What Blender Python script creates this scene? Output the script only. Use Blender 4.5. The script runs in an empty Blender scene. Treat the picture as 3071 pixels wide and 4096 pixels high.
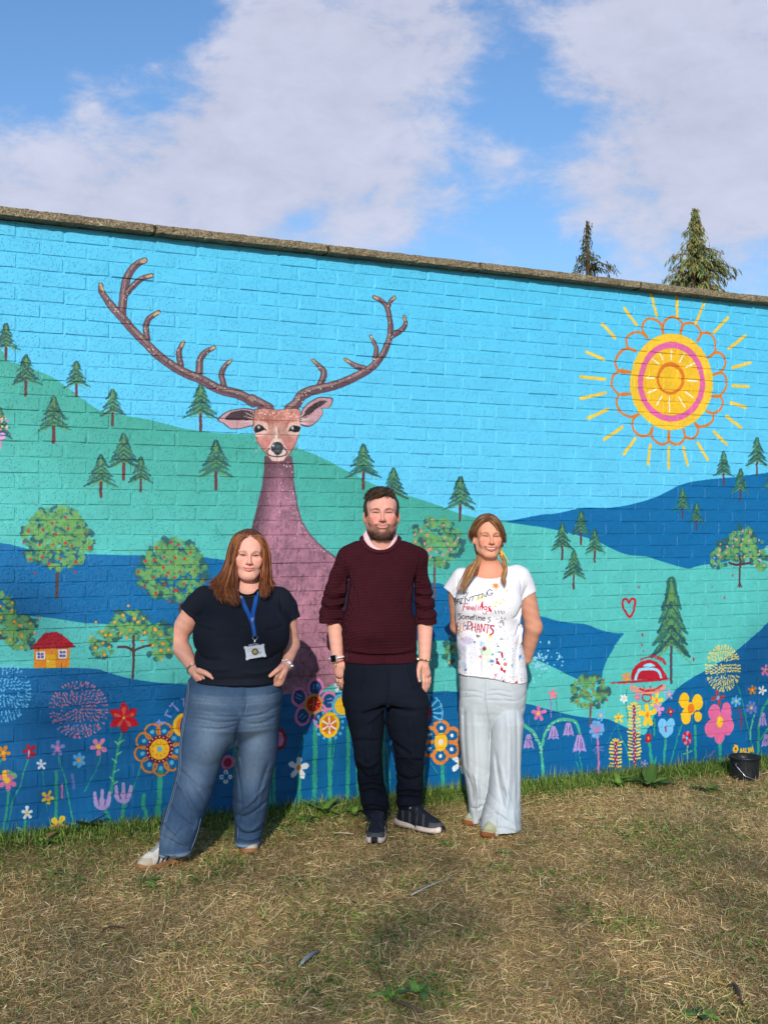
import bpy, bmesh, math, random
import numpy as np
from mathutils import Matrix, Vector

# ------------------------------------------------------------------ camera, sky, sun, exposure
scene = bpy.context.scene
COL = scene.collection
FPX, YAW, PIT = 5008.8, 0.48609, 0.012192          # focal length in photo pixels, heading, pitch
CAM = np.array([-1.2369, -6.0801, 1.46756])
CY, SY = math.cos(YAW), math.sin(YAW)
FW = np.array([SY*math.cos(PIT), CY*math.cos(PIT), math.sin(PIT)])
RT = np.array([CY, -SY, 0.0])
UP = np.cross(RT, FW)
FWH = np.array([SY, CY, 0.0])
cam_data = bpy.data.cameras.new('camera')
cam = bpy.data.objects.new('camera', cam_data)
COL.objects.link(cam)
m = Matrix(((RT[0], UP[0], -FW[0], CAM[0]), (RT[1], UP[1], -FW[1], CAM[1]), (RT[2], UP[2], -FW[2], CAM[2]), (0, 0, 0, 1)))
cam.matrix_world = m
cam_data.sensor_fit = 'VERTICAL'
cam_data.sensor_height = 36.0
cam_data.lens = FPX/4096*36.0
cam_data.clip_start = 0.05
cam_data.clip_end = 3000
scene.camera = cam

SUNV = np.array([-0.60, -1.0, 0.47])                 # towards the sun
SUNV = SUNV/np.linalg.norm(SUNV)
sun_el = math.asin(SUNV[2])
sun_az = math.atan2(SUNV[0], SUNV[1])
sd = bpy.data.lights.new('sun', 'SUN')
sd.energy = 4.5
sd.angle = math.radians(0.55)
sd.color = (1.0, 0.955, 0.88)
sun = bpy.data.objects.new('sun', sd)
COL.objects.link(sun)
sun.rotation_euler = Vector(SUNV.tolist()).to_track_quat('Z', 'Y').to_euler()
sun.location = (-8, -14, 9)

scene.view_settings.view_transform = 'Standard'
scene.view_settings.look = 'None'
scene.view_settings.exposure = 0.0
scene.view_settings.gamma = 1.0
scene.view_settings.use_curve_mapping = False

world = bpy.data.worlds.new('World')
scene.world = world
world.use_nodes = True


def ray_px(x, y):
    return FW + RT*((x-1535.5)/FPX) - UP*((y-2048)/FPX)


def build_world():
    nt = world.node_tree
    N, L = nt.nodes, nt.links
    N.clear()
    out = N.new('ShaderNodeOutputWorld')
    bg = N.new('ShaderNodeBackground')
    bg.inputs['Strength'].default_value = 0.13
    sky = N.new('ShaderNodeTexSky')
    sky.sky_type = 'NISHITA'
    sky.sun_disc = False
    sky.sun_elevation = sun_el
    sky.sun_rotation = sun_az
    sky.air_density = 1.0
    sky.dust_density = 0.5
    sky.ozone_density = 3.0
    tc = N.new('ShaderNodeTexCoord')
    def math_(op, a, b=None, c=None):
        n = N.new('ShaderNodeMath'); n.operation = op
        for i, v in enumerate((a, b, c)):
            if v is None: continue
            if isinstance(v, (int, float)): n.inputs[i].default_value = v
            else: L.new(v, n.inputs[i])
        return n.outputs[0]
    def vmath(op, a, b):
        n = N.new('ShaderNodeVectorMath'); n.operation = op
        for i, v in enumerate((a, b)):
            if isinstance(v, (tuple, list)): n.inputs[i].default_value = v
            else: L.new(v, n.inputs[i])
        return n
    d = tc.outputs['Generated']
    # fractal cloud noise over the dome, domain-warped so that edges fray
    def noise(vec, scale, detail, rough, dist=0.0):
        n = N.new('ShaderNodeTexNoise'); n.noise_dimensions = '3D'
        n.inputs['Scale'].default_value = scale; n.inputs['Detail'].default_value = detail
        n.inputs['Roughness'].default_value = rough; n.inputs['Distortion'].default_value = dist
        L.new(vec, n.inputs['Vector']); return n
    mp = N.new('ShaderNodeMapping'); mp.inputs['Scale'].default_value = (1.0, 1.0, 1.9)
    mp.inputs['Location'].default_value = (3.1, 1.7, 0.4)
    L.new(d, mp.inputs['Vector'])
    n1 = noise(mp.outputs[0], 6.5, 9.0, 0.60, 0.12)
    n2 = noise(mp.outputs[0], 19.0, 8.0, 0.64, 0.3)
    base = math_('ADD', math_('MULTIPLY', n1.outputs['Fac'], 0.85), math_('MULTIPLY', n2.outputs['Fac'], 0.70))
    # cloud masses: soft lobes on the dome (view direction, reach, weight)
    wv = vmath('SUBTRACT', n1.outputs['Color'], (0.5, 0.5, 0.5))
    wv2 = N.new('ShaderNodeVectorMath'); wv2.operation = 'SCALE'; wv2.inputs['Scale'].default_value = 0.05
    L.new(wv.outputs[0], wv2.inputs[0])
    dw = vmath('ADD', d, wv2.outputs[0]).outputs[0]
    cov = None
    LOBES = [(1185,111,426,0.26),(1000,407,481,0.27),(1444,277,555,0.30),(1778,74,444,0.30),(1296,611,555,0.27),(555,703,611,0.32),(111,740,592,0.30),(963,796,611,0.28),(1592,777,444,0.24),(2019,639,203,0.12),(351,351,185,0.10),(2685,481,777,0.27),(3000,296,703,0.26),(2556,111,481,0.18),(2889,796,629,0.26),(2352,796,314,0.16),(2315,222,370,0.13),(333,129,611,-0.26),(203,444,314,-0.16),(2056,370,314,-0.20),(2130,833,277,-0.14),(2185,1055,407,-0.10),(2204,537,185,-0.10),(1278,37,111,-0.10),(648,111,203,-0.10)]
    for (x, y, rx, w) in LOBES:
        r = ray_px(x, y); r = r/np.linalg.norm(r)
        dist = vmath('DISTANCE', dw, tuple(r.tolist())).outputs['Value']
        g = N.new('ShaderNodeMapRange'); g.interpolation_type = 'SMOOTHSTEP'
        g.inputs['From Min'].default_value = rx/FPX; g.inputs['From Max'].default_value = 0.0
        g.inputs['To Min'].default_value = 0.0; g.inputs['To Max'].default_value = w
        L.new(dist, g.inputs['Value'])
        cov = g.outputs[0] if cov is None else math_('ADD', cov, g.outputs[0])
    tot = math_('ADD', base, math_('MULTIPLY', cov, 0.72))
    den = N.new('ShaderNodeMapRange'); den.interpolation_type = 'SMOOTHSTEP'
    den.inputs['From Min'].default_value = 0.74; den.inputs['From Max'].default_value = 1.08
    den.inputs['To Max'].default_value = 0.90
    L.new(tot, den.inputs['Value'])
    shade = N.new('ShaderNodeMapRange')
    shade.inputs['From Min'].default_value = 0.55; shade.inputs['From Max'].default_value = 1.0
    shade.inputs['To Min'].default_value = 0.84; shade.inputs['To Max'].default_value = 1.08
    L.new(base, shade.inputs['Value'])
    cc = vmath('MULTIPLY', (4.85, 5.0, 6.1), (1, 1, 1))
    cs = N.new('ShaderNodeVectorMath'); cs.operation = 'SCALE'
    L.new(cc.outputs[0], cs.inputs[0]); L.new(shade.outputs[0], cs.inputs['Scale'])
    tint = vmath('MULTIPLY', sky.outputs[0], (0.82, 1.0, 1.16))
    mix = N.new('ShaderNodeMix'); mix.data_type = 'RGBA'
    L.new(den.outputs[0], mix.inputs['Factor'])
    L.new(tint.outputs[0], mix.inputs['A']); L.new(cs.outputs[0], mix.inputs['B'])
    L.new(mix.outputs['Result'], bg.inputs['Color'])
    L.new(bg.outputs[0], out.inputs[0])


build_world()

# ------------------------------------------------------------------ helpers
rng = np.random.default_rng(7)
random.seed(7)


def lin(c):
    c = np.asarray(c, dtype=np.float64)
    if c.max() > 1.001: c = c/255.0
    return np.where(c <= 0.04045, c/12.92, ((c+0.055)/1.055)**2.4)


def srgb(c):
    c = np.clip(c, 0, 1)
    return np.where(c <= 0.0031308, c*12.92, 1.055*c**(1/2.4)-0.055)


def L3(r, g, b):
    v = lin((r, g, b)); return (float(v[0]), float(v[1]), float(v[2]), 1.0)


def tag(o, label=None, cat=None, group=None, kind=None):
    if label: o['label'] = label
    if cat: o['category'] = cat
    if group: o['group'] = group
    if kind: o['kind'] = kind
    return o


def link(name, data, parent=None, loc=None):
    o = bpy.data.objects.new(name, data)
    COL.objects.link(o)
    if parent is not None: o.parent = parent
    if loc is not None: o.location = loc
    return o


def empty(name, loc, rz=0.0):
    o = link(name, None, None, loc)
    o.empty_display_size = 0.1
    o.rotation_euler = (0, 0, rz)
    return o


def np_mesh(name, verts, faces, mat=None, smooth=True, cols=None):
    """verts (n,3); faces: list of int arrays (m,3) / (m,4)"""
    if isinstance(faces, np.ndarray): faces = [faces]
    faces = [np.asarray(f, dtype=np.int32) for f in faces if len(f)]
    me = bpy.data.meshes.new(name)
    v = np.asarray(verts, dtype=np.float32)
    me.vertices.add(len(v)); me.vertices.foreach_set('co', v.ravel())
    nl = sum(f.size for f in faces); npoly = sum(len(f) for f in faces)
    me.loops.add(nl); me.polygons.add(npoly)
    me.loops.foreach_set('vertex_index', np.concatenate([f.ravel() for f in faces]))
    tot = np.concatenate([np.full(len(f), f.shape[1], dtype=np.int32) for f in faces])
    st = np.concatenate([[0], np.cumsum(tot)[:-1]]).astype(np.int32)
    me.polygons.foreach_set('loop_start', st)
    try: me.polygons.foreach_set('loop_total', tot)
    except Exception: pass
    me.polygons.foreach_set('use_smooth', np.full(npoly, smooth, dtype=bool))
    me.update(calc_edges=True)
    if cols is not None:
        ca = me.color_attributes.new('Col', 'FLOAT_COLOR', 'POINT')
        c = np.ones((len(v), 4), dtype=np.float32); c[:, :3] = cols
        ca.data.foreach_set('color', c.ravel())
    if mat is not None: me.materials.append(mat)
    return me


class MB:
    """collects shapes into one mesh"""
    def __init__(s): s.v = []; s.f = []; s.c = []; s.n = 0
    def add(s, v, f, col=(1, 1, 1)):
        v = np.asarray(v, float)
        s.v.append(v)
        for q in f: s.f.append(tuple(int(i)+s.n for i in q))
        c = np.asarray(col, float)
        s.c.append(np.broadcast_to(c, (len(v), 3)) if c.ndim == 1 else c)
        s.n += len(v)
    def box(s, lo, hi, col=(1, 1, 1), jit=0.0):
        x0, y0, z0 = lo; x1, y1, z1 = hi
        v = np.array([(x0, y0, z0), (x1, y0, z0), (x1, y1, z0), (x0, y1, z0), (x0, y0, z1), (x1, y0, z1), (x1, y1, z1), (x0, y1, z1)], float)
        if jit: v = v + rng.normal(0, jit, v.shape)
        s.add(v, [(0, 3, 2, 1), (4, 5, 6, 7), (0, 1, 5, 4), (1, 2, 6, 5), (2, 3, 7, 6), (3, 0, 4, 7)], col)
    def tube(s, pts, rad, n=8, col=(1, 1, 1), cap=True, flat=1.0):
        p = np.asarray(pts, float); k = len(p)
        r = np.full(k, rad, float) if np.isscalar(rad) else np.interp(np.linspace(0, 1, k), np.linspace(0, 1, len(rad)), rad)
        t = np.gradient(p, axis=0); t /= np.linalg.norm(t, axis=1)[:, None]+1e-9
        ref = np.array([0, 0, 1.0]) if abs(t[0][2]) < 0.9 else np.array([1.0, 0, 0])
        V = []
        a = np.cross(t[0], ref); a /= np.linalg.norm(a)
        for i in range(k):
            a = a - t[i]*np.dot(a, t[i]); a /= np.linalg.norm(a)+1e-9
            b = np.cross(t[i], a)
            for j in range(n):
                th = 2*math.pi*j/n
                V.append(p[i]+r[i]*(math.cos(th)*a+flat*math.sin(th)*b))
        F = [(i*n+j, i*n+(j+1) % n, (i+1)*n+(j+1) % n, (i+1)*n+j) for i in range(k-1) for j in range(n)]
        if cap: F += [tuple(range(n-1, -1, -1)), tuple(range((k-1)*n, k*n))]
        s.add(V, F, col)
    def lathe(s, prof, n=32, c=(0, 0, 0), col=(1, 1, 1)):
        V = []; k = len(prof)
        for (r, z) in prof:
            for j in range(n):
                th = 2*math.pi*j/n; V.append((c[0]+r*math.cos(th), c[1]+r*math.sin(th), c[2]+z))
        F = [(i*n+j, i*n+(j+1) % n, (i+1)*n+(j+1) % n, (i+1)*n+j) for i in range(k-1) for j in range(n)]
        s.add(V, F, col)
    def mesh(s, name, mat=None, smooth=True):
        me = bpy.data.meshes.new(name)
        v = np.concatenate(s.v)
        me.from_pydata(v.tolist(), [], s.f)
        me.polygons.foreach_set('use_smooth', np.full(len(me.polygons), smooth, dtype=bool))
        ca = me.color_attributes.new('Col', 'FLOAT_COLOR', 'POINT')
        c = np.ones((len(v), 4), dtype=np.float32); c[:, :3] = np.concatenate(s.c)
        ca.data.foreach_set('color', c.ravel())
        if mat is not None: me.materials.append(mat)
        me.update()
        return me


class Mat:
    """thin wrapper that builds a node material"""
    def __init__(s, name, col=(0.5, 0.5, 0.5), rough=0.7, spec=0.4, metal=0.0):
        s.m = bpy.data.materials.new(name); s.m.use_nodes = True
        s.nt = s.m.node_tree; s.N = s.nt.nodes; s.L = s.nt.links
        s.b = s.N['Principled BSDF']
        s.b.inputs['Base Color'].default_value = (*col[:3], 1)
        s.b.inputs['Roughness'].default_value = rough
        s.b.inputs['Specular IOR Level'].default_value = spec
        s.b.inputs['Metallic'].default_value = metal
    def node(s, t, **kw):
        n = s.N.new(t)
        for k, v in kw.items(): setattr(n, k, v)
        return n
    def setv(s, sock, v):
        if isinstance(v, bpy.types.NodeSocket): s.L.new(v, sock)
        else: sock.default_value = v
    def math(s, op, a, b=0.0, c=0.0):
        n = s.node('ShaderNodeMath', operation=op)
        for i, v in enumerate((a, b, c)): s.setv(n.inputs[i], v)
        return n.outputs[0]
    def coord(s, kind='Object'):
        if kind == 'World': return s.node('ShaderNodeNewGeometry').outputs['Position']
        return s.node('ShaderNodeTexCoord').outputs[kind]
    def mapping(s, vec, scale=(1, 1, 1), loc=(0, 0, 0), rot=(0, 0, 0)):
        n = s.node('ShaderNodeMapping'); s.L.new(vec, n.inputs['Vector'])
        n.inputs['Scale'].default_value = scale; n.inputs['Location'].default_value = loc; n.inputs['Rotation'].default_value = rot
        return n.outputs[0]
    def noise(s, vec, scale, detail=4, rough=0.55, dist=0.0, out='Fac'):
        n = s.node('ShaderNodeTexNoise'); s.L.new(vec, n.inputs['Vector'])
        n.inputs['Scale'].default_value = scale; n.inputs['Detail'].default_value = detail
        n.inputs['Roughness'].default_value = rough; n.inputs['Distortion'].default_value = dist
        return n.outputs[out]
    def vor(s, vec, scale, feature='F1', out='Distance', rnd=1.0):
        n = s.node('ShaderNodeTexVoronoi', feature=feature); s.L.new(vec, n.inputs['Vector'])
        n.inputs['Scale'].default_value = scale; n.inputs['Randomness'].default_value = rnd
        return n.outputs[out]
    def ramp(s, fac, stops):
        n = s.node('ShaderNodeValToRGB'); s.L.new(fac, n.inputs['Fac'])
        e = n.color_ramp.elements
        while len(e) < len(stops): e.new(0.5)
        for el, (p, c) in zip(e, stops): el.position = p; el.color = c if len(c) == 4 else (*c, 1)
        return n.outputs[0]
    def rng_(s, v, a, b, c=0.0, d=1.0, smooth=True):
        n = s.node('ShaderNodeMapRange', interpolation_type='SMOOTHSTEP' if smooth else 'LINEAR')
        s.L.new(v, n.inputs['Value'])
        for k, x in zip(('From Min', 'From Max', 'To Min', 'To Max'), (a, b, c, d)): n.inputs[k].default_value = x
        return n.outputs[0]
    def mix(s, fac, a, b, blend='MIX'):
        n = s.node('ShaderNodeMix', data_type='RGBA', blend_type=blend)
        s.setv(n.inputs['Factor'], fac); s.setv(n.inputs['A'], a); s.setv(n.inputs['B'], b)
        return n.outputs['Result']
    def scale(s, col, fac):
        n = s.node('ShaderNodeVectorMath', operation='SCALE'); s.setv(n.inputs[0], col); s.setv(n.inputs['Scale'], fac)
        return n.outputs[0]
    def attr(s, name='Col'):
        return s.node('ShaderNodeAttribute', attribute_name=name).outputs['Color']
    def color(s, c): s.setv(s.b.inputs['Base Color'], c); return s
    def bump(s, h, strength=0.5, dist=0.01, prev=None):
        n = s.node('ShaderNodeBump'); s.L.new(h, n.inputs['Height'])
        n.inputs['Strength'].default_value = strength; n.inputs['Distance'].default_value = dist
        if prev is not None: s.L.new(prev, n.inputs['Normal'])
        s.L.new(n.outputs[0], s.b.inputs['Normal']); return n.outputs[0]


# ---- raster painter: flat paint and print, computed here
def smooth_noise(h, w, cell, r):
    gh, gw = int(h/cell)+3, int(w/cell)+3
    g = r.random((gh, gw), dtype=np.float32)*2-1
    ys = np.linspace(0, gh-2.001, h); xs = np.linspace(0, gw-2.001, w)
    y0 = ys.astype(int); x0 = xs.astype(int)
    fy = (ys-y0).astype(np.float32)[:, None]; fx = (xs-x0).astype(np.float32)[None]
    fy = fy*fy*(3-2*fy); fx = fx*fx*(3-2*fx)
    a = g[y0]; b = g[y0+1]
    t = a[:, x0]*(1-fx)+a[:, x0+1]*fx; u = b[:, x0]*(1-fx)+b[:, x0+1]*fx
    return t*(1-fy)+u*fy


def catmull(p, n=6):
    p = np.asarray(p, float)
    if len(p) < 3: return p
    q = np.vstack([2*p[0]-p[1], p, 2*p[-1]-p[-2]])
    out = []
    for i in range(1, len(q)-2):
        for t in np.linspace(0, 1, n, endpoint=False):
            a, b, c, d = q[i-1], q[i], q[i+1], q[i+2]
            out.append(0.5*((2*b)+(-a+c)*t+(2*a-5*b+4*c-d)*t*t+(-a+3*b-3*c+d)*t**3))
    out.append(p[-1])
    return np.array(out)


class Paint:
    def __init__(s, w, h, bg, T, S, seed=3):
        s.w, s.h, s.T, s.S = w, h, T, S
        s.a = np.empty((h, w, 3), np.float32); s.a[:] = np.asarray(bg, np.float32)/255
        r = np.random.default_rng(seed); s.r = r
        s.n1 = 0.6*smooth_noise(h, w, 2.2, r)+0.4*smooth_noise(h, w, 6, r)
        s.n2 = 0.5*smooth_noise(h, w, 9, r)+0.5*smooth_noise(h, w, 40, r)
    def box(s, p, pad):
        x0 = max(0, int(p[:, 0].min()-pad)); x1 = min(s.w, int(p[:, 0].max()+pad)+2)
        y0 = max(0, int(p[:, 1].min()-pad)); y1 = min(s.h, int(p[:, 1].max()+pad)+2)
        if x1 <= x0 or y1 <= y0: return None
        return x0, x1, y0, y1
    def comp(s, b, m, col, var=0.05):
        x0, x1, y0, y1 = b
        c = np.asarray(col, np.float32)/255
        if var: c = np.clip(c*(1+var*s.n2[y0:y1, x0:x1, None]), 0, 1)
        s.a[y0:y1, x0:x1] += (c-s.a[y0:y1, x0:x1])*m[..., None].astype(np.float32)
    def _seg(s, p, rad, b):
        x0, x1, y0, y1 = b
        D = np.full((y1-y0, x1-x0), 1e3, np.float32)
        for i in range(len(p)-1):
            a, c = p[i], p[i+1]; ra, rc = rad[i], rad[i+1]; R = max(ra, rc)+4
            u0 = max(x0, int(min(a[0], c[0])-R)); u1 = min(x1, int(max(a[0], c[0])+R)+2)
            v0 = max(y0, int(min(a[1], c[1])-R)); v1 = min(y1, int(max(a[1], c[1])+R)+2)
            if u1 <= u0 or v1 <= v0: continue
            X = np.arange(u0, u1, dtype=np.float32)[None]+.5-a[0]; Y = np.arange(v0, v1, dtype=np.float32)[:, None]+.5-a[1]
            dx, dy = c[0]-a[0], c[1]-a[1]; l2 = dx*dx+dy*dy+1e-6
            t = np.clip((X*dx+Y*dy)/l2, 0, 1)
            d = np.sqrt((X-t*dx)**2+(Y-t*dy)**2)-(ra+(rc-ra)*t)
            sl = D[v0-y0:v1-y0, u0-x0:u1-x0]; np.minimum(sl, d, out=sl)
        return D
    def stroke(s, pts, w, col, rough=0.6, a=1.0, dry=0.0, curve=True, var=0.05):
        P = np.asarray(pts, float)
        k = s.S(P[:, 0].mean(), P[:, 1].mean())
        p = s.T(catmull(P) if curve else P)
        ws = [w] if np.isscalar(w) else list(w)
        rad = np.interp(np.linspace(0, 1, len(p)), np.linspace(0, 1, max(2, len(ws))), ws*2 if len(ws) == 1 else ws)*0.5*k
        rad = np.maximum(rad, 0.55)
        b = s.box(p, rad.max()+3)
        if b is None: return
        if len(p) == 1: p = np.vstack([p, p+.01]); rad = np.repeat(rad, 2)
        D = s._seg(p, rad, b)
        x0, x1, y0, y1 = b
        D = D+rough*s.n1[y0:y1, x0:x1]
        m = np.clip(0.5-D, 0, 1)*a
        if dry: m = m*np.clip((s.n1[y0:y1, x0:x1]+1-2*dry)*3+0.5, 0, 1)
        s.comp(b, m, col, var)
    def dot(s, x, y, r, col, rough=0.5, a=1.0, ry=None, var=0.05, dry=0.0):
        p = s.T(np.array([[x, y]], float)); k = s.S(x, y)
        rx = max(r*k, .6); ryy = max((ry or r)*k, .6)
        b = s.box(p, max(rx, ryy)+3)
        if b is None: return
        x0, x1, y0, y1 = b
        X = np.arange(x0, x1, dtype=np.float32)[None]+.5-p[0, 0]; Y = np.arange(y0, y1, dtype=np.float32)[:, None]+.5-p[0, 1]
        d = (np.sqrt((X/rx)**2+(Y/ryy)**2)-1)*min(rx, ryy)+rough*s.n1[y0:y1, x0:x1]
        m = np.clip(.5-d, 0, 1)*a
        if dry: m = m*np.clip((s.n1[y0:y1, x0:x1]+1-2*dry)*3+0.5, 0, 1)
        s.comp(b, m, col, var)
    def polymask(s, p, b):
        x0, x1, y0, y1 = b
        X = np.arange(x0, x1, dtype=np.float32)[None]+.5; Y = np.arange(y0, y1, dtype=np.float32)[:, None]+.5
        ins = np.zeros((y1-y0, x1-x0), bool); D = np.full(ins.shape, 1e4, np.float32)
        q = np.roll(p, -1, axis=0)
        for a, c in zip(p, q):
            dx, dy = c[0]-a[0], c[1]-a[1]
            if abs(dy) > 1e-6:
                cr = ((a[1] > Y) != (c[1] > Y)) & (X < (Y-a[1])*(dx/dy)+a[0]); ins ^= cr
            t = np.clip(((X-a[0])*dx+(Y-a[1])*dy)/(dx*dx+dy*dy+1e-6), 0, 1)
            np.minimum(D, np.sqrt((X-a[0]-t*dx)**2+(Y-a[1]-t*dy)**2), out=D)
        return np.where(ins, -D, D)
    def poly(s, pts, col, rough=0.5, a=1.0, curve=False, var=0.05, dry=0.0):
        P = np.asarray(pts, float)
        if curve: P = catmull(np.vstack([P, P[:1]]), 5)[:-1]
        p = s.T(P); b = s.box(p, 3)
        if b is None: return
        x0, x1, y0, y1 = b
        d = s.polymask(p, b)+rough*s.n1[y0:y1, x0:x1]
        m = np.clip(.5-d, 0, 1)*a
        if dry: m = m*np.clip((s.n1[y0:y1, x0:x1]+1-2*dry)*3+0.5, 0, 1)
        s.comp(b, m, col, var)
    def image(s, name, gain=1.0, alpha=None):
        im = bpy.data.images.new(name, s.w, s.h, alpha=True)
        px = np.ones((s.h, s.w, 4), np.float32)
        px[..., :3] = srgb(lin01(s.a)*gain) if gain != 1 else s.a
        if alpha is not None: px[..., 3] = alpha
        im.pixels.foreach_set(np.ascontiguousarray(px[::-1]).ravel())
        im.update(); im.pack()
        return im


def lin01(c):
    c = np.clip(c, 0, 1)
    return np.where(c <= 0.04045, c/12.92, ((c+0.055)/1.055)**2.4)

# ------------------------------------------------------------------ the mural (flat paint on the bricks)
WX0, WX1, WZ0, WZ1, PPM = -2.2, 7.2, -0.25, 3.0, 370.0


def wall_xz(x, y):
    x = np.asarray(x, float); y = np.asarray(y, float)
    d = FW[None]+((x.ravel()-1535.5)/FPX)[:, None]*RT[None]-((y.ravel()-2048)/FPX)[:, None]*UP[None]
    t = -CAM[1]/d[:, 1]
    P = CAM[None]+t[:, None]*d
    return P[:, 0], P[:, 2], t


CROPS = dict(A=(0, 800, .6176), B=(1000, 900, .6176), C=(2047, 800, .6176), D=(0, 1700, .4825), E=(0, 2600, .4825),
             F=(2047, 1800, .6176), G=(2000, 2500, .646), O=(1150, 2600, .4222), Q=(2250, 2600, .2714), R=(2650, 2600, .4422),
             V=(0, 0, 1.8523), H=(500, 2080, .642), I=(1200, 1900, .678), J=(1700, 2000, .633), K=(850, 2100, .2712),
             L=(1350, 1900, .2111), M=(1800, 2000, .2413), N=(1750, 2250, .2714), Z=(1000, 1550, .36765),
             W=(500, 3250, .3619), X=(1200, 3200, .4825), Y=(550, 2550, .7353))


def c(k, *p):
    x0, y0, s = CROPS[k]
    q = np.asarray(p[0] if len(p) == 1 and not np.isscalar(p[0]) else [p], float)
    if q.ndim == 1: q = q[None]
    return q*s+np.array([x0, y0])


def paint_mural():
    def T(p):
        x, z, _ = wall_xz(p[:, 0], p[:, 1])
        return np.stack([(x-WX0)*PPM, (WZ1-z)*PPM], 1)
    def S(x, y): return float(wall_xz([x], [y])[2][0])/FPX*PPM
    w, h = int((WX1-WX0)*PPM), int((WZ1-WZ0)*PPM)
    P = Paint(w, h, (86, 202, 244), T, S)
    r = np.random.default_rng(11)
    SKY = (86, 196, 246); BLUE = (0, 110, 170); TEAL = (90, 198, 192); HILL = (70, 172, 156)
    # sky lightens towards the hills, as painted
    g = np.linspace(0, 1, h, dtype=np.float32)[:, None, None]
    P.a = P.a*(1-g)+np.array((120, 214, 250), np.float32)/255*g
    cx = np.arange(w)+.5
    RY = np.arange(h)[:, None]
    def band(top, col, bot=None, colb=None):
        t = T(np.asarray(top, float)); t = t[np.argsort(t[:, 0])]
        yt = np.interp(cx, t[:, 0], t[:, 1])[None]
        m = np.clip(RY+.5-yt+.5*P.n1, 0, 1)
        if bot is not None:
            q = T(np.asarray(bot, float)); q = q[np.argsort(q[:, 0])]
            m = m*np.clip(np.interp(cx, q[:, 0], q[:, 1])[None]-RY+.5*P.n1, 0, 1)
        cc = np.asarray(col, np.float32)/255
        if colb is not None:
            f = np.clip((RY-yt)/260., 0, 1)[..., None].astype(np.float32)
            cc = cc*(1-f)+np.asarray(colb, np.float32)/255*f
        cc = cc*(1+.035*P.n2[..., None])
        P.a += (cc-P.a)*m[..., None].astype(np.float32)
    vv = lambda pts: c('V', pts)
    # far hill, falling to the right
    hill = catmull(vv([(-1500, 420), (-160, 700), (0, 770), (40, 785), (110, 812), (165, 850), (215, 885), (260, 895), (320, 905), (400, 925), (480, 935), (550, 938), (600, 948), (640, 965), (700, 990), (760, 1022), (830, 1055), (900, 1075), (950, 1092), (1010, 1113), (1100, 1126), (1300, 1150), (1760, 1150)]), 4)
    band(hill, HILL, None, TEAL)
    # right: blue hill
    rt = np.vstack([c('M', (880, 362)), c('F', [(0, 455), (180, 420), (290, 410), (400, 385), (470, 373), (600, 375), (700, 365), (800, 345), (930, 305), (1050, 245), (1150, 208), (1300, 187), (1450, 175), (1520, 165), (1580, 155), (1658, 148), (1760, 135), (3000, 40)])])
    low = np.vstack([c('M', (880, 362)), c('M', [(1240, 410), (1658, 475)]), c('F', [(150, 490), (300, 520), (400, 545), (520, 580), (600, 615), (680, 655), (760, 680), (870, 690), (960, 718), (1050, 745), (1140, 768), (1180, 757), (1250, 742), (1320, 735), (1420, 712), (1560, 660), (1658, 630), (1760, 590), (3000, 300)])])
    P.poly(np.vstack([catmull(rt, 3), catmull(low, 3)[::-1]]), BLUE, .4, var=.03)
    P.poly(np.vstack([catmull(low, 3), [(4300, 1500), (4300, 3700), (1960, 3700), (1960, 2300)]]), TEAL, .4, var=.03)
    # middle blue band
    top = catmull(np.vstack([vv([(-1500, 860), (-600, 1050), (-160, 1140)]), c('D', [(0, 975), (70, 985), (150, 1005), (250, 1030), (400, 1045), (600, 1062), (800, 1071), (1050, 1078), (1210, 1080), (1658, 1090)]), vv([(600, 1228), (700, 1236)]), c('I', [(770, 635), (870, 655)]), c('J', [(735, 735)]), c('F', [(190, 1070), (270, 1100), (370, 1118), (480, 1128), (560, 1160), (660, 1185), (728, 1185)])]), 3)
    bot = catmull(np.vstack([vv([(-1500, 1120), (-600, 1235), (-160, 1300)]), c('D', [(0, 1555), (170, 1575), (350, 1590), (480, 1605), (600, 1625), (700, 1640), (800, 1645), (900, 1650), (1050, 1670), (1300, 1690), (1658, 1700)]), vv([(600, 1370), (760, 1382)]), c('I', [(780, 975), (930, 985)]), c('J', [(640, 990)]), c('G', [(165, 190), (250, 225), (350, 270), (470, 330), (600, 352), (628, 345), (632, 310), (645, 250), (680, 180), (720, 110)])]), 3)
    P.poly(np.vstack([top, bot[::-1]]), BLUE, .4, var=.03)
    # foreground blue
    fg = catmull(np.vstack([vv([(-1500, 1330), (-600, 1405), (-160, 1440)]), c('E', [(0, 145), (280, 150), (560, 145), (790, 155), (870, 175), (960, 205), (1060, 230), (1200, 255), (1350, 272), (1530, 282)]), c('O', [(300, 400), (520, 400), (900, 398), (1320, 396), (1620, 396)]), c('G', [(155, 485), (250, 510), (350, 535), (450, 560), (560, 575), (650, 580), (700, 595), (760, 625), (830, 655), (890, 680), (920, 630), (950, 570), (1000, 490), (1060, 430), (1120, 370), (1200, 320), (1290, 270), (1380, 215), (1450, 170), (1530, 100), (1600, 40), (1640, 0), (1700, -70), (1800, -180), (2600, -500)])]), 3)
    P.poly(np.vstack([fg, [(4600, 4000), (-3400, 5200)]]), (0, 101, 160), .4, var=.03)

    # ---- trees
    DK, LG, MG, TR = (36, 84, 92), (104, 158, 90), (72, 142, 98), (104, 58, 58)
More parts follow.
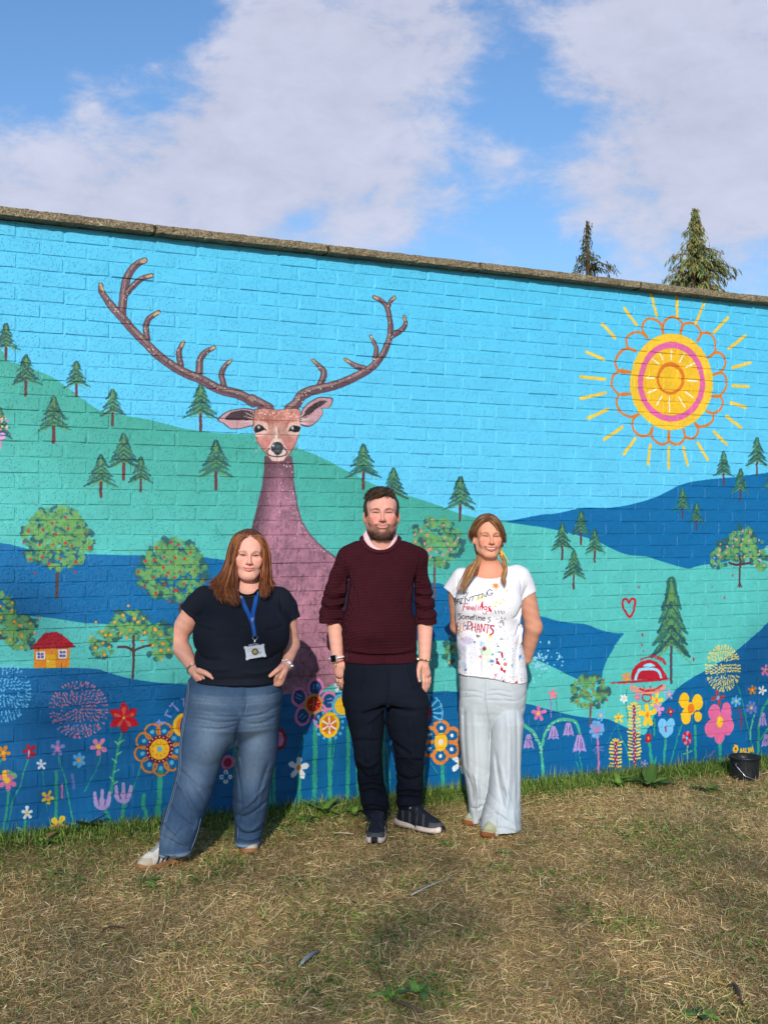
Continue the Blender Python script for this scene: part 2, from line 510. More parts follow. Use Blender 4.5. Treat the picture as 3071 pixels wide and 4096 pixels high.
    def fir(x, yt, yb, w=None, tr=TR):
        h_ = yb-yt; w = w or h_*.76; f = .74*h_; tw = min(h_*.075, 13)
        P.stroke([(x, yt+.5*f), (x-1, yb)], tw, tr, .7)
        for q in range(2):
            n = 6
            for i in range(n):
                u = (i+.6*q)/n
                for sgn in (-1, 1):
                    wi = w*.5*(.16+.84*(i+1)/n)*r.uniform(.85, 1.12)
                    y0 = yt+f*u*.86; y1 = y0+f*(.20+.1*u)+r.uniform(-4, 4)
                    cl = (DK, LG)[q] if q else (DK, DK, (48, 108, 100))[r.integers(3)]
                    P.stroke([(x, y0), (x+sgn*wi*.55, y0+.55*(y1-y0)), (x+sgn*wi, y1)], (h_*.12, h_*.075, h_*.03) if not q else (h_*.055, h_*.04, h_*.014), cl, 1.8, .92, .10 if not q else .44)
        P.stroke([(x, yt-.03*h_), (x, yt+.2*f)], (h_*.02, h_*.07), LG, 1., .9, .1)
    for (x, a, b) in [(14, 702, 776), (57, 770, 853), (166, 783, 855), (244, 843, 918), (117, 860, 955), (434, 833, 928), (467, 955, 1056), (268, 940, 1034), (219, 986, 1072), (305, 990, 1060), (785, 963, 1055), (850, 1014, 1100), (994, 1033, 1123), (1562, 978, 1047), (1634, 948, 1025), (1598, 1015, 1080), (1473, 1058, 1118), (1503, 1087, 1143), (1214, 1133, 1207), (1254, 1105, 1175), (1284, 1145, 1213), (1239, 1190, 1270), (1668, 1003, 1070)]:
        fir(x*1.8523, a*1.8523, b*1.8523, None if x < 1100 else (b-a)*1.8523*.62)
    fir(1449*1.8523, 1258*1.8523, 1474*1.8523, 162, (84, 72, 84))
    def blobtree(lobes, dots, dc, n, trunk=None, tcol=(92, 62, 62), dr=5, seed=1):
        rr = np.random.default_rng(seed)
        if trunk is not None:
            for t_, w_ in trunk: P.stroke(t_, w_, tcol, .8)
        for ph in range(3):
            for (x, y, rx, ry) in lobes:
                k = int(n*(2.2, 1.7, 1.7)[ph]*rx*ry/900)
                for _ in range(k):
                    a = rr.uniform(0, 2*math.pi); q = math.sqrt(rr.random())*(1.0, .97, .94)[ph]
                    X, Y = x+rx*q*math.cos(a), y+ry*q*math.sin(a)
                    R = rr.uniform(9, 17)*((1, .85, .75)[ph])
                    cl = ((46, 98, 100), (96, 156, 96), (116, 174, 100))[ph]
                    P.dot(X, Y, R, cl, 2.6, (.85, .8, .85)[ph], R*rr.uniform(.7, 1.1), dry=(.05, .12, .15)[ph])
        if trunk is not None and len(trunk) > 1:
            for t_, w_ in trunk: P.stroke(t_, w_, tcol, .8)
        for (X, Y) in dots: P.dot(X, Y, dr*rr.uniform(.85, 1.2), dc, .5)
    def scat(lobes, k, seed):
        rr = np.random.default_rng(seed); o = []
        while len(o) < k:
            x, y, rx, ry = lobes[rr.integers(len(lobes))]
            a = rr.uniform(0, 6.28); q = math.sqrt(rr.random())*.92
            pt = (x+rx*q*math.cos(a), y+ry*q*math.sin(a))
            if all((pt[0]-u)**2+(pt[1]-v)**2 > 500 for u, v in o) or rr.random() < .05: o.append(pt)
        return o
    RED, ORG, PNK = (212, 36, 46), (250, 160, 60), (240, 140, 160)
    lo = [(228, 2165, 148, 118), (228, 2110, 110, 90)]
    blobtree(lo, c('D', [(548, 765), (437, 814), (240, 880), (361, 868), (567, 857), (466, 905), (709, 897), (200, 972), (331, 992), (443, 992), (548, 978), (600, 998), (750, 1016), (254, 1112), (356, 1094), (502, 1106), (407, 1150), (632, 1135), (626, 1220), (292, 1227)]), RED, 3, [([(232, 2270), (228, 2390)], 12)], seed=3)
    lo = [(690, 2290, 145, 115), (690, 2230, 110, 80)]
    blobtree(lo, c('D', [(1417, 973), (1300, 1017), (1583, 1055), (1362, 1094), (1457, 1103), (1532, 1108), (1210, 1126), (1285, 1122), (1358, 1180), (1148, 1216), (1397, 1225), (1495, 1213), (1614, 1205), (1278, 1259), (1450, 1264), (1366, 1323), (1527, 1315), (1195, 1343), (1295, 1391), (1468, 1372), (1407, 1462)]).tolist()+scat(lo, 5, 5), RED, 3, [([(722, 2380), (722, 2450)], 13)], seed=4)
    lo = [(1747, 2168, 108, 100)]
    blobtree(lo, scat(lo, 24, 8), PNK, 3, [([(1738, 2240), (1737, 2390)], 11)], (110, 84, 84), 5, 5)
    lo = [(2355, 2765, 80, 66)]
    blobtree(lo, c('Q', [(330, 405), (500, 416), (240, 452), (192, 530), (460, 500), (566, 558), (128, 620), (278, 596), (448, 597), (356, 620), (552, 643), (605, 636), (669, 619), (250, 672), (430, 692), (655, 736), (117, 764), (209, 757), (329, 806), (446, 820), (538, 785), (595, 440)]), (200, 52, 48), 3, [([(2362, 2800), (2360, 2900)], 8)], (104, 72, 76), 3.6, 6)
    lo = c('D', [(1085, 1620), (860, 1770), (850, 1860), (1340, 1750), (1330, 1870), (1150, 1700), (980, 1700)])
    lo = [(x, y, a, b) for (x, y), (a, b) in zip(lo, [(70, 50), (55, 38), (45, 30), (50, 60), (50, 38), (70, 40), (50, 30)])]
    blobtree(lo, c('D', [(1065, 1497), (1022, 1577), (1118, 1602), (1192, 1604), (955, 1634), (1147, 1634), (1080, 1700), (1002, 1725), (850, 1708), (920, 1740), (878, 1740), (757, 1756), (1202, 1718), (1052, 1762), (1182, 1790), (858, 1805), (792, 1845), (908, 1841), (867, 1903), (1332, 1735), (1293, 1695), (1268, 1826), (1352, 1812), (1335, 1868), (1400, 1862), (1343, 1940), (798, 1633)]), ORG, 2.6, [(c('D', [(1110, 1750), (1110, 1950), (1103, 2095)]), 9), (c('D', [(1108, 1870), (1050, 1840), (980, 1838)]), 9), (c('D', [(1112, 1870), (1180, 1840), (1255, 1822)]), 8)], (84, 58, 58), 6, 7)
    lo = c('D', [(30, 1500), (80, 1560), (40, 1650), (180, 1680), (180, 1780), (100, 1720)])
    lo = [(x, y, a, b) for (x, y), (a, b) in zip(lo, [(40, 60), (30, 50), (60, 40), (65, 48), (60, 42), (60, 40)])]
    blobtree(lo, c('D', [(8, 1500), (105, 1472), (102, 1538), (8, 1595), (120, 1630), (172, 1660), (253, 1645), (323, 1604), (182, 1745), (293, 1725), (85, 1780), (180, 1842), (6, 1722)]), ORG, 2.6, [(c('D', [(-60, 1780), (0, 1768), (40, 1765)]), 11)], (84, 58, 58), 6, 8)
    lo = [(x, y, a, b) for (x, y), (a, b) in zip(c('F', [(1490, 560), (1390, 640), (1560, 640), (1340, 700), (1600, 710), (1480, 640)]), [(48, 40), (48, 40), (56, 44), (34, 42), (36, 46), (60, 50)])]
    blobtree(lo, scat(lo, 30, 9), (244, 156, 172), 2.8, [(c('F', [(1476, 690), (1472, 885)]), 9), (c('F', [(1405, 728), (1440, 742), (1475, 740), (1540, 730)]), 9), (c('F', [(1460, 886), (1472, 860), (1486, 886)]), 5)], (96, 50, 56), 4, 9)
    lo = [(1800, 2600, 22, 60)]
    blobtree(lo, [(1800, 2545), (1812, 2600), (1796, 2650), (1815, 2575)], ORG, 2, None, seed=10)
    # small decorated tree at the left edge
    fir(2, 1640, 1790, 96, (236, 150, 190))
    for _ in range(16): P.dot(r.uniform(-8, 34), r.uniform(1660, 1720), 4.2, ((230, 150, 190), (250, 210, 100), (240, 120, 120), (160, 210, 240))[r.integers(4)], .3)
    P.dot(10, 1744, 14, (240, 170, 215), .5); P.stroke([(-4, 1740), (24, 1742)], 5, (30, 100, 190))

    # ---- deer
    PL, PK, BR = (110, 76, 92), (176, 122, 146), (92, 66, 72)
    body = vv([(571, 985), (571, 1010), (566, 1050), (557, 1090), (545, 1135), (538, 1165), (532, 1250), (540, 1350), (560, 1440), (575, 1510), (600, 1502), (640, 1495), (690, 1492), (735, 1470), (775, 1440), (772, 1330), (757, 1240), (722, 1202), (700, 1185), (670, 1155), (650, 1120), (640, 1080), (634, 1040), (631, 985)])
    P.poly(body, (138, 98, 116), .5, curve=False, var=.16)
    q = T(body); bb = P.box(q, 2); x0, x1, y0, y1 = bb
    inside = np.clip(.5-P.polymask(q, bb), 0, 1)
    lf = T(vv([(560, 990), (556, 1090), (530, 1180), (520, 1500)]))
    el = np.interp(np.arange(y0, y1), lf[:, 1], lf[:, 0])
    ul = np.clip((np.arange(x0, x1)[None]-el[:, None])/58., 0, 1)
    nz = P.n2[y0:y1, x0:x1]*.5+P.n1[y0:y1, x0:x1]*.28
    mk = inside*np.clip(1.05-ul*1.1+nz*1.3, 0, 1)*.9
    P.comp(bb, mk, (86, 62, 74), .05)
    uc = np.clip(1-np.abs(ul-.75-.1*nz)*1.6+nz*.7, 0, 1)
    P.comp(bb, inside*uc*.85, (206, 142, 164), .06)
    for _ in range(900):
        i = r.integers(len(body)); pt = np.array([r.uniform(985, 1430), r.uniform(1830, 2780)]); qq = T(pt[None])[0]
        ix, iy = int(qq[0])-x0, int(qq[1])-y0
        if 4 < ix < inside.shape[1]-5 and 6 < iy < inside.shape[0]-12 and inside[iy-4:iy+10, ix-4:ix+5].min() > .9:
            P.stroke([pt, pt+[r.normal(0, 4), r.uniform(10, 30)]], (6, 2), ((170, 118, 138), (112, 78, 94), (196, 140, 158), (90, 64, 78))[r.integers(4)], 1.4, .4, .2)
    # throat shadow under the chin
    P.comp(bb, inside*np.clip(1.25-(np.arange(y0, y1)[:, None]-y0)/70.+nz, 0, 1)*.75, (92, 62, 72), .05)
    rt_ = vv([(633, 1000), (634, 1040), (640, 1080), (650, 1120), (670, 1155), (700, 1185), (722, 1202), (757, 1240)])
    P.stroke(rt_, 6, (104, 62, 80), 1., .7)
    for _ in range(70):
        i = r.integers(len(rt_)-1); t = r.random(); pt = rt_[i]*(1-t)+rt_[i+1]*t
        P.dot(pt[0]-abs(r.normal(0, 26))-4, pt[1]+r.normal(0, 12), r.uniform(1.2, 2.9), (236, 214, 218), .2, .85)
    for _ in range(90): P.dot(r.uniform(1000, 1330), r.uniform(2000, 2700), r.uniform(1.2, 2.6), (226, 190, 200), .2, .5)
    # antlers
    def antler(pts, w):
        P.stroke(pts, [a+5 for a in w], (66, 46, 54), .6)
        P.stroke(pts, w, (118, 88, 98), .7, var=.16)
        o = np.asarray(pts, float)
        P.stroke(o+np.array([w[0]*.18, w[0]*.12]), [a*.5 for a in w], (88, 62, 74), 1.2, .6, .2)
        P.stroke(o-np.array([w[0]*.05, w[0]*.2]), [a*.34 for a in w], (176, 146, 128), 1.2, .75, .35)
    def tip(pts, w):
        o = np.asarray(pts, float)[-2:]; o = np.vstack([o[0]*.45+o[1]*.55, o[1]])
        P.stroke(o, (w*.5, w*.62), (218, 186, 124), 1.0, .85, .25)
    A = lambda *p: c('A', list(p)); B = lambda *p: c('B', list(p)); Zc = lambda *p: c('Z', list(p))
    tines = [(A((790, 750), (800, 640), (815, 540), (840, 470), (890, 415), (940, 390)), (30, 27, 17)), (A((825, 600), (870, 550), (920, 510), (980, 490)), (20, 14)), (A((955, 905), (947, 830), (965, 770), (1030, 725)), (22, 20, 12)), (A((1172, 1065), (1162, 980), (1190, 922)), (22, 18, 10)), (A((1292, 1125), (1300, 1030), (1340, 980), (1390, 955)), (24, 20, 11)), (A((1452, 1215), (1437, 1130), (1455, 1080), (1495, 1040)), (22, 18, 9)),
             (B((895, 525), (915, 490), (935, 470)), (15, 11)), (B((915, 720), (980, 680), (1005, 640), (1000, 595)), (18, 16, 10)), (B((810, 860), (815, 790), (780, 720)), (18, 15, 9)), (B((740, 930), (680, 910), (615, 870)), (20, 17, 9)), (B((450, 1050), (480, 960), (455, 920), (408, 875)), (24, 22, 9))]
    for t_, w_ in tines: antler(t_, w_)
    antler(np.vstack([Zc((215, 225), (120, 175), (20, 125)), A((1640, 1310), (1560, 1262), (1450, 1235), (1380, 1205), (1290, 1155), (1200, 1120), (1100, 1060), (1020, 1000), (940, 920), (870, 850), (800, 770), (740, 705), (690, 640), (660, 590), (655, 550))]), (36, 36, 34, 32, 30, 28, 14))
    antler(np.vstack([Zc((430, 235), (500, 180), (560, 90), (640, 45)), B((430, 1065), (560, 1035), (690, 980), (790, 920), (850, 850), (890, 770), (910, 690), (905, 600), (885, 530), (850, 490), (805, 468))]), (38, 36, 32, 28, 24, 21, 17, 13))
    for t_, w_ in tines: tip(t_, w_[-1]+6)
    tip(A((690, 640), (655, 550)), 18); tip(B((850, 490), (805, 468)), 15)
    for t_, w_ in tines:
        for _ in range(4):
            i = r.integers(len(t_)); P.dot(t_[i][0]+r.normal(0, 4), t_[i][1]+r.normal(0, 4), 2.2, (240, 225, 220), .2)
    for _ in range(46):
        pa = A((1640, 1310), (1290, 1155), (1020, 1000), (800, 770), (690, 640)); pb = Zc((500, 180), (640, 45)); pb = np.vstack([pb, B((560, 1035), (790, 920), (890, 770), (905, 600))])
        p_ = pa if r.random() < .5 else pb
        i = r.integers(len(p_)-1); t = r.random(); pt = p_[i]*(1-t)+p_[i+1]*t
        P.dot(pt[0]+r.normal(0, 8), pt[1]+r.normal(0, 8), r.uniform(1.5, 2.6), (244, 230, 226), .2)
    # ears
    def ear(outl, inner, hl):
        P.poly(outl, (72, 48, 54), .5, curve=True)
        ce = outl.mean(0); P.poly(ce+(outl-ce)*.93, (198, 154, 160), .8, curve=True, var=.1)
        P.poly(inner, (70, 52, 58), 1.5, curve=True, dry=.1)
        for l in hl: P.stroke(l, (5, 1.5), (238, 206, 200), .6, .8, .2)
    ear(Zc((550, 400), (560, 265), (620, 180), (700, 125), (760, 102), (830, 103), (902, 118), (885, 190), (850, 225), (795, 225), (795, 290), (750, 350), (700, 400), (640, 425), (580, 420)), Zc((560, 330), (600, 260), (680, 190), (760, 145), (840, 150), (790, 190), (720, 235), (660, 290), (600, 330)), [Zc((545, 345), (640, 300)), Zc((550, 360), (650, 335)), Zc((555, 375), (640, 365)), Zc((545, 320), (600, 280)), Zc((556, 388), (620, 392))])
    ear(A((1655, 1360), (1600, 1348), (1540, 1352), (1470, 1370), (1410, 1420), (1450, 1450), (1490, 1480), (1540, 1483), (1600, 1472), (1650, 1450)), A((1640, 1370), (1570, 1360), (1490, 1380), (1460, 1420), (1540, 1425), (1640, 1420)), [A((1655, 1410), (1590, 1375)), A((1655, 1420), (1580, 1400)), A((1650, 1430), (1560, 1440)), A((1650, 1440), (1580, 1455)), A((1655, 1400), (1620, 1365))])
    # head
    head = Zc((50, 232), (130, 222), (215, 226), (270, 240), (345, 240), (420, 225), (500, 222), (548, 235), (550, 330), (548, 450), (530, 530), (500, 610), (470, 670), (440, 715), (400, 765), (360, 806), (300, 808), (238, 806), (195, 760), (150, 690), (100, 620), (60, 530), (35, 440), (38, 330))
    P.poly(head, (70, 46, 50), .4); ce = head.mean(0)
    P.poly(ce+(head-ce)*.975, (196, 144, 132), .5, var=.14)
    P.poly(Zc((55, 238), (130, 230), (215, 234), (300, 250), (420, 234), (540, 240), (540, 330), (470, 360), (400, 400), (300, 380), (200, 400), (130, 365), (60, 340)), (190, 116, 102), 4, .45, True, .25)
    for q_ in range(170):
        x_, y_ = r.uniform(60, 540), r.uniform(235, 400); P.stroke(Zc((x_, y_), (x_+r.normal(0, 6), y_+r.uniform(10, 34))), (3.4, 1.2), ((196, 112, 94), (182, 90, 76), (214, 150, 132), (150, 84, 76))[r.integers(4)], .8, .5, .1)
    for q_ in range(220):
        x_, y_ = r.uniform(60, 530), r.uniform(400, 690); P.stroke(Zc((x_, y_), (x_+(x_-295)*.05, y_+r.uniform(10, 30))), (2.6, 1.), ((214, 158, 142), (190, 112, 100), (228, 188, 174), (170, 100, 92))[r.integers(4)], .8, .35, .1)
    P.poly(Zc((60, 370), (130, 365), (190, 400), (200, 470), (150, 520), (70, 530), (42, 450)), (232, 192, 178), 1.5, .8, True, .1)
    P.poly(Zc((545, 360), (480, 370), (420, 400), (400, 470), (440, 520), (520, 530), (545, 460)), (232, 192, 178), 1.5, .8, True, .1)
    P.poly(Zc((85, 550), (200, 540), (235, 600), (190, 680), (150, 680), (100, 615)), (206, 122, 118), 3, .55, True, .2)
    P.poly(Zc((515, 550), (390, 540), (350, 590), (390, 670), (440, 690), (490, 620)), (206, 122, 118), 3, .55, True, .2)
    for q_ in range(16):
        x = 285+r.normal(0, 9); P.stroke(Zc((x, 410+r.uniform(-30, 60)), (x+r.uniform(-4, 4), 590)), 1.8, (240, 214, 196), .5, .7)
    for q_ in range(26):
        a = r.uniform(-1, 1); P.stroke(Zc((295+a*40, 560), (295+a*110, 690+r.uniform(-20, 20))), 2, (242, 220, 206), .5, .7)
    P.poly(Zc((195, 700), (230, 650), (370, 650), (395, 700), (375, 770), (340, 800), (250, 800), (215, 760)), (232, 206, 200), 1.2, .85, True, .1)
    P.stroke(Zc((215, 660), (190, 690), (195, 720), (225, 742), (300, 752), (365, 742), (396, 720), (398, 685), (370, 655)), 4, (44, 34, 36), .4)
    P.stroke(Zc((240, 800), (300, 806), (360, 800)), 3, (170, 86, 80), .5)
    P.poly(Zc((228, 650), (250, 610), (295, 590), (340, 605), (364, 645), (355, 690), (325, 725), (290, 735), (258, 705), (236, 680)), (52, 56, 60), .6, 1, True, .3)
    for q_ in range(20): P.stroke(Zc((r.uniform(250, 345), r.uniform(610, 700)), (r.uniform(250, 345), r.uniform(610, 700))), 1.2, (100, 110, 116), .5, .5)
    P.dot(*Zc((253, 632))[0], 5, (200, 206, 210), .8)
    for pts in (((48, 445), (60, 420), (100, 400), (140, 420), (192, 475), (160, 458), (120, 478), (60, 495), (48, 470)), ((548, 430), (510, 415), (470, 410), (440, 430), (412, 482), (440, 472), (490, 488), (530, 482), (545, 455))):
        P.poly(Zc(*pts), (30, 26, 28), .4, curve=False)
    for (ex, ey) in ((102, 430), (468, 440)):
        for a in (-.4, .6, 1.5, 2.5): P.stroke(Zc((ex, ey), (ex+20*math.cos(a+2), ey+18*math.sin(a+2))), 3, (226, 228, 230), .3)
    for _ in range(46): P.dot(*Zc((r.uniform(70, 530), r.uniform(245, 350)))[0], r.uniform(1.4, 2.8), (248, 214, 206), .2)
    P.stroke(Zc((200, 370), (240, 380), (250, 440)), 3, (140, 70, 62), 1.2, .6); P.stroke(Zc((440, 360), (410, 390), (400, 430)), 3, (140, 70, 62), 1.2, .6)

    # ---- sun
    YE, OR, PI_ = (250, 204, 52), (226, 126, 38), (230, 108, 166)
    Cc = lambda *p: c('C', list(p))
    import itertools
    pet = [(820, 960, 700, 1080, 800), ]
    cx0, cy0 = 1032, 1177
    cusps = [(768, 1115), (805, 980), (878, 895), (980, 862), (1092, 870), (1200, 915), (1272, 1020), (1300, 1132), (1290, 1270), (1258, 1370), (1185, 1445), (1110, 1485), (1015, 1495), (912, 1470), (822, 1385), (768, 1255)]
    tips_ = [(672, 1030), (752, 880), (880, 770), (1045, 757), (1175, 800), (1300, 885), (1378, 1030), (1388, 1190), (1362, 1330), (1288, 1440), (1175, 1540), (1068, 1582), (960, 1580), (805, 1510), (682, 1340), (645, 1180)]
    for i in range(16):
        a = np.array(cusps[i], float); b = np.array(cusps[(i+1) % 16], float); t = np.array(tips_[i], float)
        mid = (a+b)/2; o = t-mid; s1 = (b-a)
        P.stroke(c('C', [a, a+.55*o-.06*s1, mid+.9*o-.3*s1, t, mid+.9*o+.3*s1, b+.55*o+.06*s1, b]), 10, OR, .9)
    def oval(rx, ry, col, ox=0, oy=0):
        th = np.linspace(0, 2*math.pi, 40, endpoint=False)
        P.poly(c('C', np.stack([cx0+ox+rx*np.cos(th)*(1+.012*np.sin(3*th)), cy0+oy+ry*np.sin(th)], 1)), col, .6)
    oval(268, 313, YE); oval(218, 259, PI_); oval(184, 218, (248, 196, 40)); oval(91, 106, OR, -6, -22); oval(72, 82, (248, 196, 40), -8, -18)
    for a in [((958, 993), (978, 1033)), ((1031, 975), (1031, 1033)), ((1115, 995), (1086, 1048)), ((908, 1030), (950, 1062)), ((1128, 1083), (1180, 1056)), ((872, 1150), (922, 1154)), ((1138, 1168), (1200, 1173)), ((878, 1250), (936, 1225)), ((936, 1328), (970, 1270)), ((1018, 1278), (1018, 1372)), ((1080, 1275), (1118, 1340)), ((1122, 1243), (1172, 1278))]:
        P.stroke(Cc(*a), 6, (250, 246, 232), .4)
    for a in [((900, 610), (937, 750)), ((1069, 610), (1067, 752)), ((1242, 668), (1190, 798)), ((725, 700), (806, 808)), ((586, 802), (668, 895)), ((1398, 760), (1308, 858)), ((1508, 880), (1404, 962)), ((482, 985), (594, 1033)), ((1540, 1054), (1426, 1086)), ((444, 1145), (602, 1160)), ((1428, 1202), (1528, 1208)), ((446, 1286), (604, 1248)), ((1414, 1312), (1514, 1342)), ((490, 1414), (620, 1356)), ((1388, 1400), (1482, 1474)), ((596, 1552), (714, 1470)), ((1304, 1500), (1388, 1580)), ((724, 1646), (798, 1546)), ((1202, 1574), (1264, 1680)), ((896, 1586), (880, 1712)), ((1108, 1600), (1136, 1714)), ((1015, 1600), (1013, 1736))]:
        P.stroke(Cc(*a), 13, (248, 206, 70), .8)

    # ---- house
    D = lambda *p: c('D', list(p))
    P.poly(D((285, 1850), (583, 1850), (580, 2008), (285, 2014)), (226, 138, 32), .6)
    P.poly(D((250, 1860), (290, 1820), (370, 1725), (470, 1712), (530, 1745), (600, 1805), (630, 1838), (560, 1850), (400, 1852)), (180, 24, 44), .7)
    P.stroke(D((255, 1855), (420, 1846), (625, 1836)), 6, (140, 16, 34), .8)
    P.poly(D((388, 1902), (465, 1900), (464, 2012), (386, 2012)), (236, 180, 34), .6)
    P.dot(*D((403, 1957))[0], 3.4, (240, 236, 226), .2)
    for (a, b, x, y) in ((300, 1878, 378, 1942), (484, 1862, 556, 1936)):
        P.poly(D((a, b), (x, b-4), (x, y), (a+4, y)), (232, 226, 236), .7)
        for i in (0, 1):
            for j in (0, 1):
                u, v = a+14+i*(x-a-26)*.56, b+10+j*(y-b-20)*.56
                P.poly(D((u, v), (u+22, v), (u+22, v+19), (u, v+19)), (86, 92, 140), .5)

    # ---- stencilled roundels
    def roundel(x, y, rx, ry, col, seed, rows):
        rr = np.random.default_rng(seed)
        for ring in np.arange(.1, 1.02, .1):
            n = max(6, int(ring*46))
            for i in range(n):
                a = 2*math.pi*i/n+rr.uniform(-.05, .05)
                X, Y = x+rx*ring*math.cos(a), y+ry*ring*math.sin(a)
                if any(abs(Y-q-(X-x)*(-.06)) < 5 for q in rows): continue
                kind = int(ring*9) % 3
                L_ = 7 if kind != 1 else 4
                da = a+(0 if kind == 0 else math.pi/2 if kind == 1 else .7)
                P.stroke([(X-L_*.6*math.cos(da)*rx/ry, Y-L_*.6*math.sin(da)), (X+L_*.6*math.cos(da)*rx/ry, Y+L_*.6*math.sin(da))], (4, 7) if kind == 0 else 4.2, col, .9, .95)
    roundel(12, 2770, 108, 112, (110, 186, 232), 1, (2703, 2770, 2838))
    roundel(316, 2838, 112, 108, (226, 124, 152), 2, (2758, 2832, 2892))
    roundel(2890, 2672, 66, 88, (248, 214, 104), 3, (2650, 2700))

    # ---- flowers and stems
    GR, GR2 = (52, 166, 132), (110, 196, 140)
    def flower(x, y, R_, n, pc, cc_, a0=-1.57, wd=.42, cr=.26, rough=1.2, seed=0):
        for i in range(n):
            a = a0+2*math.pi*i/n+r.uniform(-.12, .12); k = R_*r.uniform(.86, 1.08)
            P.stroke([(x+.2*k*math.cos(a)*.9, y+.2*k*math.sin(a)), (x+k*.8*math.cos(a)*.9, y+k*.8*math.sin(a))], (R_*wd*.85, R_*wd*1.22), pc, rough, .96, var=.12)
        if cc_ is not None: P.dot(x, y, R_*cr, cc_, .6)
    def stem(pts, w, col=GR, dry=.18): P.stroke(pts, w, col, 1.6, .95, dry, var=.12)
    E_ = lambda *p: c('E', list(p)); G_ = lambda *p: c('G', list(p)); O_ = lambda *p: c('O', list(p)); Q_ = lambda *p: c('Q', list(p)); R_ = lambda *p: c('R', list(p))
    for pts, w in [(E_((240, 895), (200, 1010), (170, 1130), (130, 1200), (90, 1300)), 6), (E_((75, 1150), (60, 1320), (30, 1480), (8, 1590)), 10), (E_((125, 1200), (80, 1400), (45, 1590)), 4), (E_((485, 880), (510, 960), (545, 1080), (580, 1270), (630, 1520)), 7), (E_((468, 1010), (470, 1200), (465, 1400)), 13), (E_((495, 1480), (465, 1580)), 10), (E_((838, 885), (800, 990), (740, 1100), (700, 1180)), 5), (E_((1010, 690), (985, 800), (960, 930), (940, 1050), (925, 1190)), 11), (E_((880, 1320), (905, 1400), (930, 1480)), 14), (E_((1025, 1280), (1020, 1400), (1022, 1500)), 13), (E_((1195, 1200), (1190, 1290), (1215, 1360), (1185, 1420), (1185, 1500)), 15), (E_((1330, 1000), (1325, 1200), (1312, 1350), (1310, 1500)), 22), (E_((1170, 960), (1130, 1080), (1050, 1280), (960, 1470)), 4), (E_((210, 1390), (208, 1580)), 12), (E_((355, 1000), (370, 1150), (395, 1330)), 2.4), (E_((0, 940), (20, 900)), 5),
                   (O_((265, 720), (262, 900), (258, 1200), (255, 1530)), 20), (O_((402, 840), (398, 1000), (402, 1200), (405, 1480)), 18), (O_((575, 740), (575, 1000), (570, 1300), (568, 1500)), 17), (O_((665, 1000), (668, 1480)), 14), (O_((112, 1180), (115, 1400), (112, 1540)), 17), (O_((910, 700), (912, 900), (915, 1200), (960, 1480)), 16), (O_((1468, 1060), (1470, 1250), (1470, 1420)), 17), (O_((1640, 1140), (1645, 1390)), 12), (O_((1295, 1100), (1290, 1420)), 10), (O_((165, 760), (130, 900), (100, 1000)), 4), (O_((450, 850), (430, 1000), (420, 1130), (360, 1420)), 5), (O_((940, 900), (965, 1150), (990, 1450)), 5), (O_((1350, 1060), (1430, 1180)), 3)]:
        stem(pts, w)
    # behind the left figure
    for x, yb in ((940, 3260), (1020, 3270), (820, 3300), (1075, 3260)): stem([(x, 2950), (x+4, yb)], 16)
    for a in (((985, 770), (1030, 745)), ((985, 780), (950, 750)), ((970, 870), (1010, 845)), ((965, 930), (935, 900)), ((950, 1010), (985, 990)), ((940, 1080), (910, 1045)), ((945, 1110), (975, 1090)), ((150, 1470), (200, 1500)), ((160, 1500), (200, 1540))):
        P.stroke(E_(*a), (9, 12, 5), GR2, 1.2)
    flower(*E_((30, 850))[0], 30, 5, (232, 136, 34), (250, 186, 40), .2)
    flower(*E_((250, 843))[0], 32, 5, (186, 24, 44), None, .6); P.stroke(E_((243, 835), (240, 880)), (8, 5), (196, 170, 214))
    flower(*E_((345, 945))[0], 22, 5, (236, 234, 244), (226, 222, 236))
    flower(*E_((480, 815))[0], 32, 5, (150, 138, 204), (240, 130, 170))
    flower(*E_((660, 913))[0], 30, 6, (98, 184, 232), (250, 160, 60))
    flower(*E_((820, 800))[0], 36, 5, (234, 136, 176), (250, 206, 60), -.9)
    flower(*E_((65, 1080))[0], 42, 6, (226, 116, 158), (250, 200, 50)); P.stroke(E_((40, 1010), (45, 1070)), 17, (250, 200, 50)); P.stroke(E_((80, 1010), (130, 1040)), 15, (110, 180, 130), 1.5)
    flower(*E_((398, 1218))[0], 28, 5, (244, 202, 54), (230, 120, 150), -1.2)
    flower(*E_((228, 1350))[0], 27, 5, (238, 236, 244), (244, 196, 50))
    flower(*E_((492, 1455))[0], 38, 5, (246, 206, 54), (230, 120, 150), -1.0, .5)
    P.stroke(E_((600, 1030), (615, 1140)), 13, (130, 122, 196), 1.6, .8, .25); P.stroke(E_((518, 1110), (516, 1222)), 8, (236, 130, 176))
    x, y = E_((1030, 560))[0]
    for i in range(6):
        a = -1.6+i*math.pi/3; P.poly([(x+10*math.cos(a-1.2), y+10*math.sin(a-1.2)), (x+46*math.cos(a-.42), y+46*math.sin(a-.42)), (x+66*math.cos(a), y+66*math.sin(a)), (x+46*math.cos(a+.42), y+46*math.sin(a+.42)), (x+10*math.cos(a+1.2), y+10*math.sin(a+1.2))], (192, 20, 40), 1.2)
    for i in range(5):
        a = -1.6+i*2*math.pi/5; P.stroke([(x+8*math.cos(a), y+8*math.sin(a)), (x+34*math.cos(a), y+34*math.sin(a))], (6, 17), (226, 96, 80), 1.6, .85, .2)
    P.dot(x, y, 5.5, (250, 206, 60))
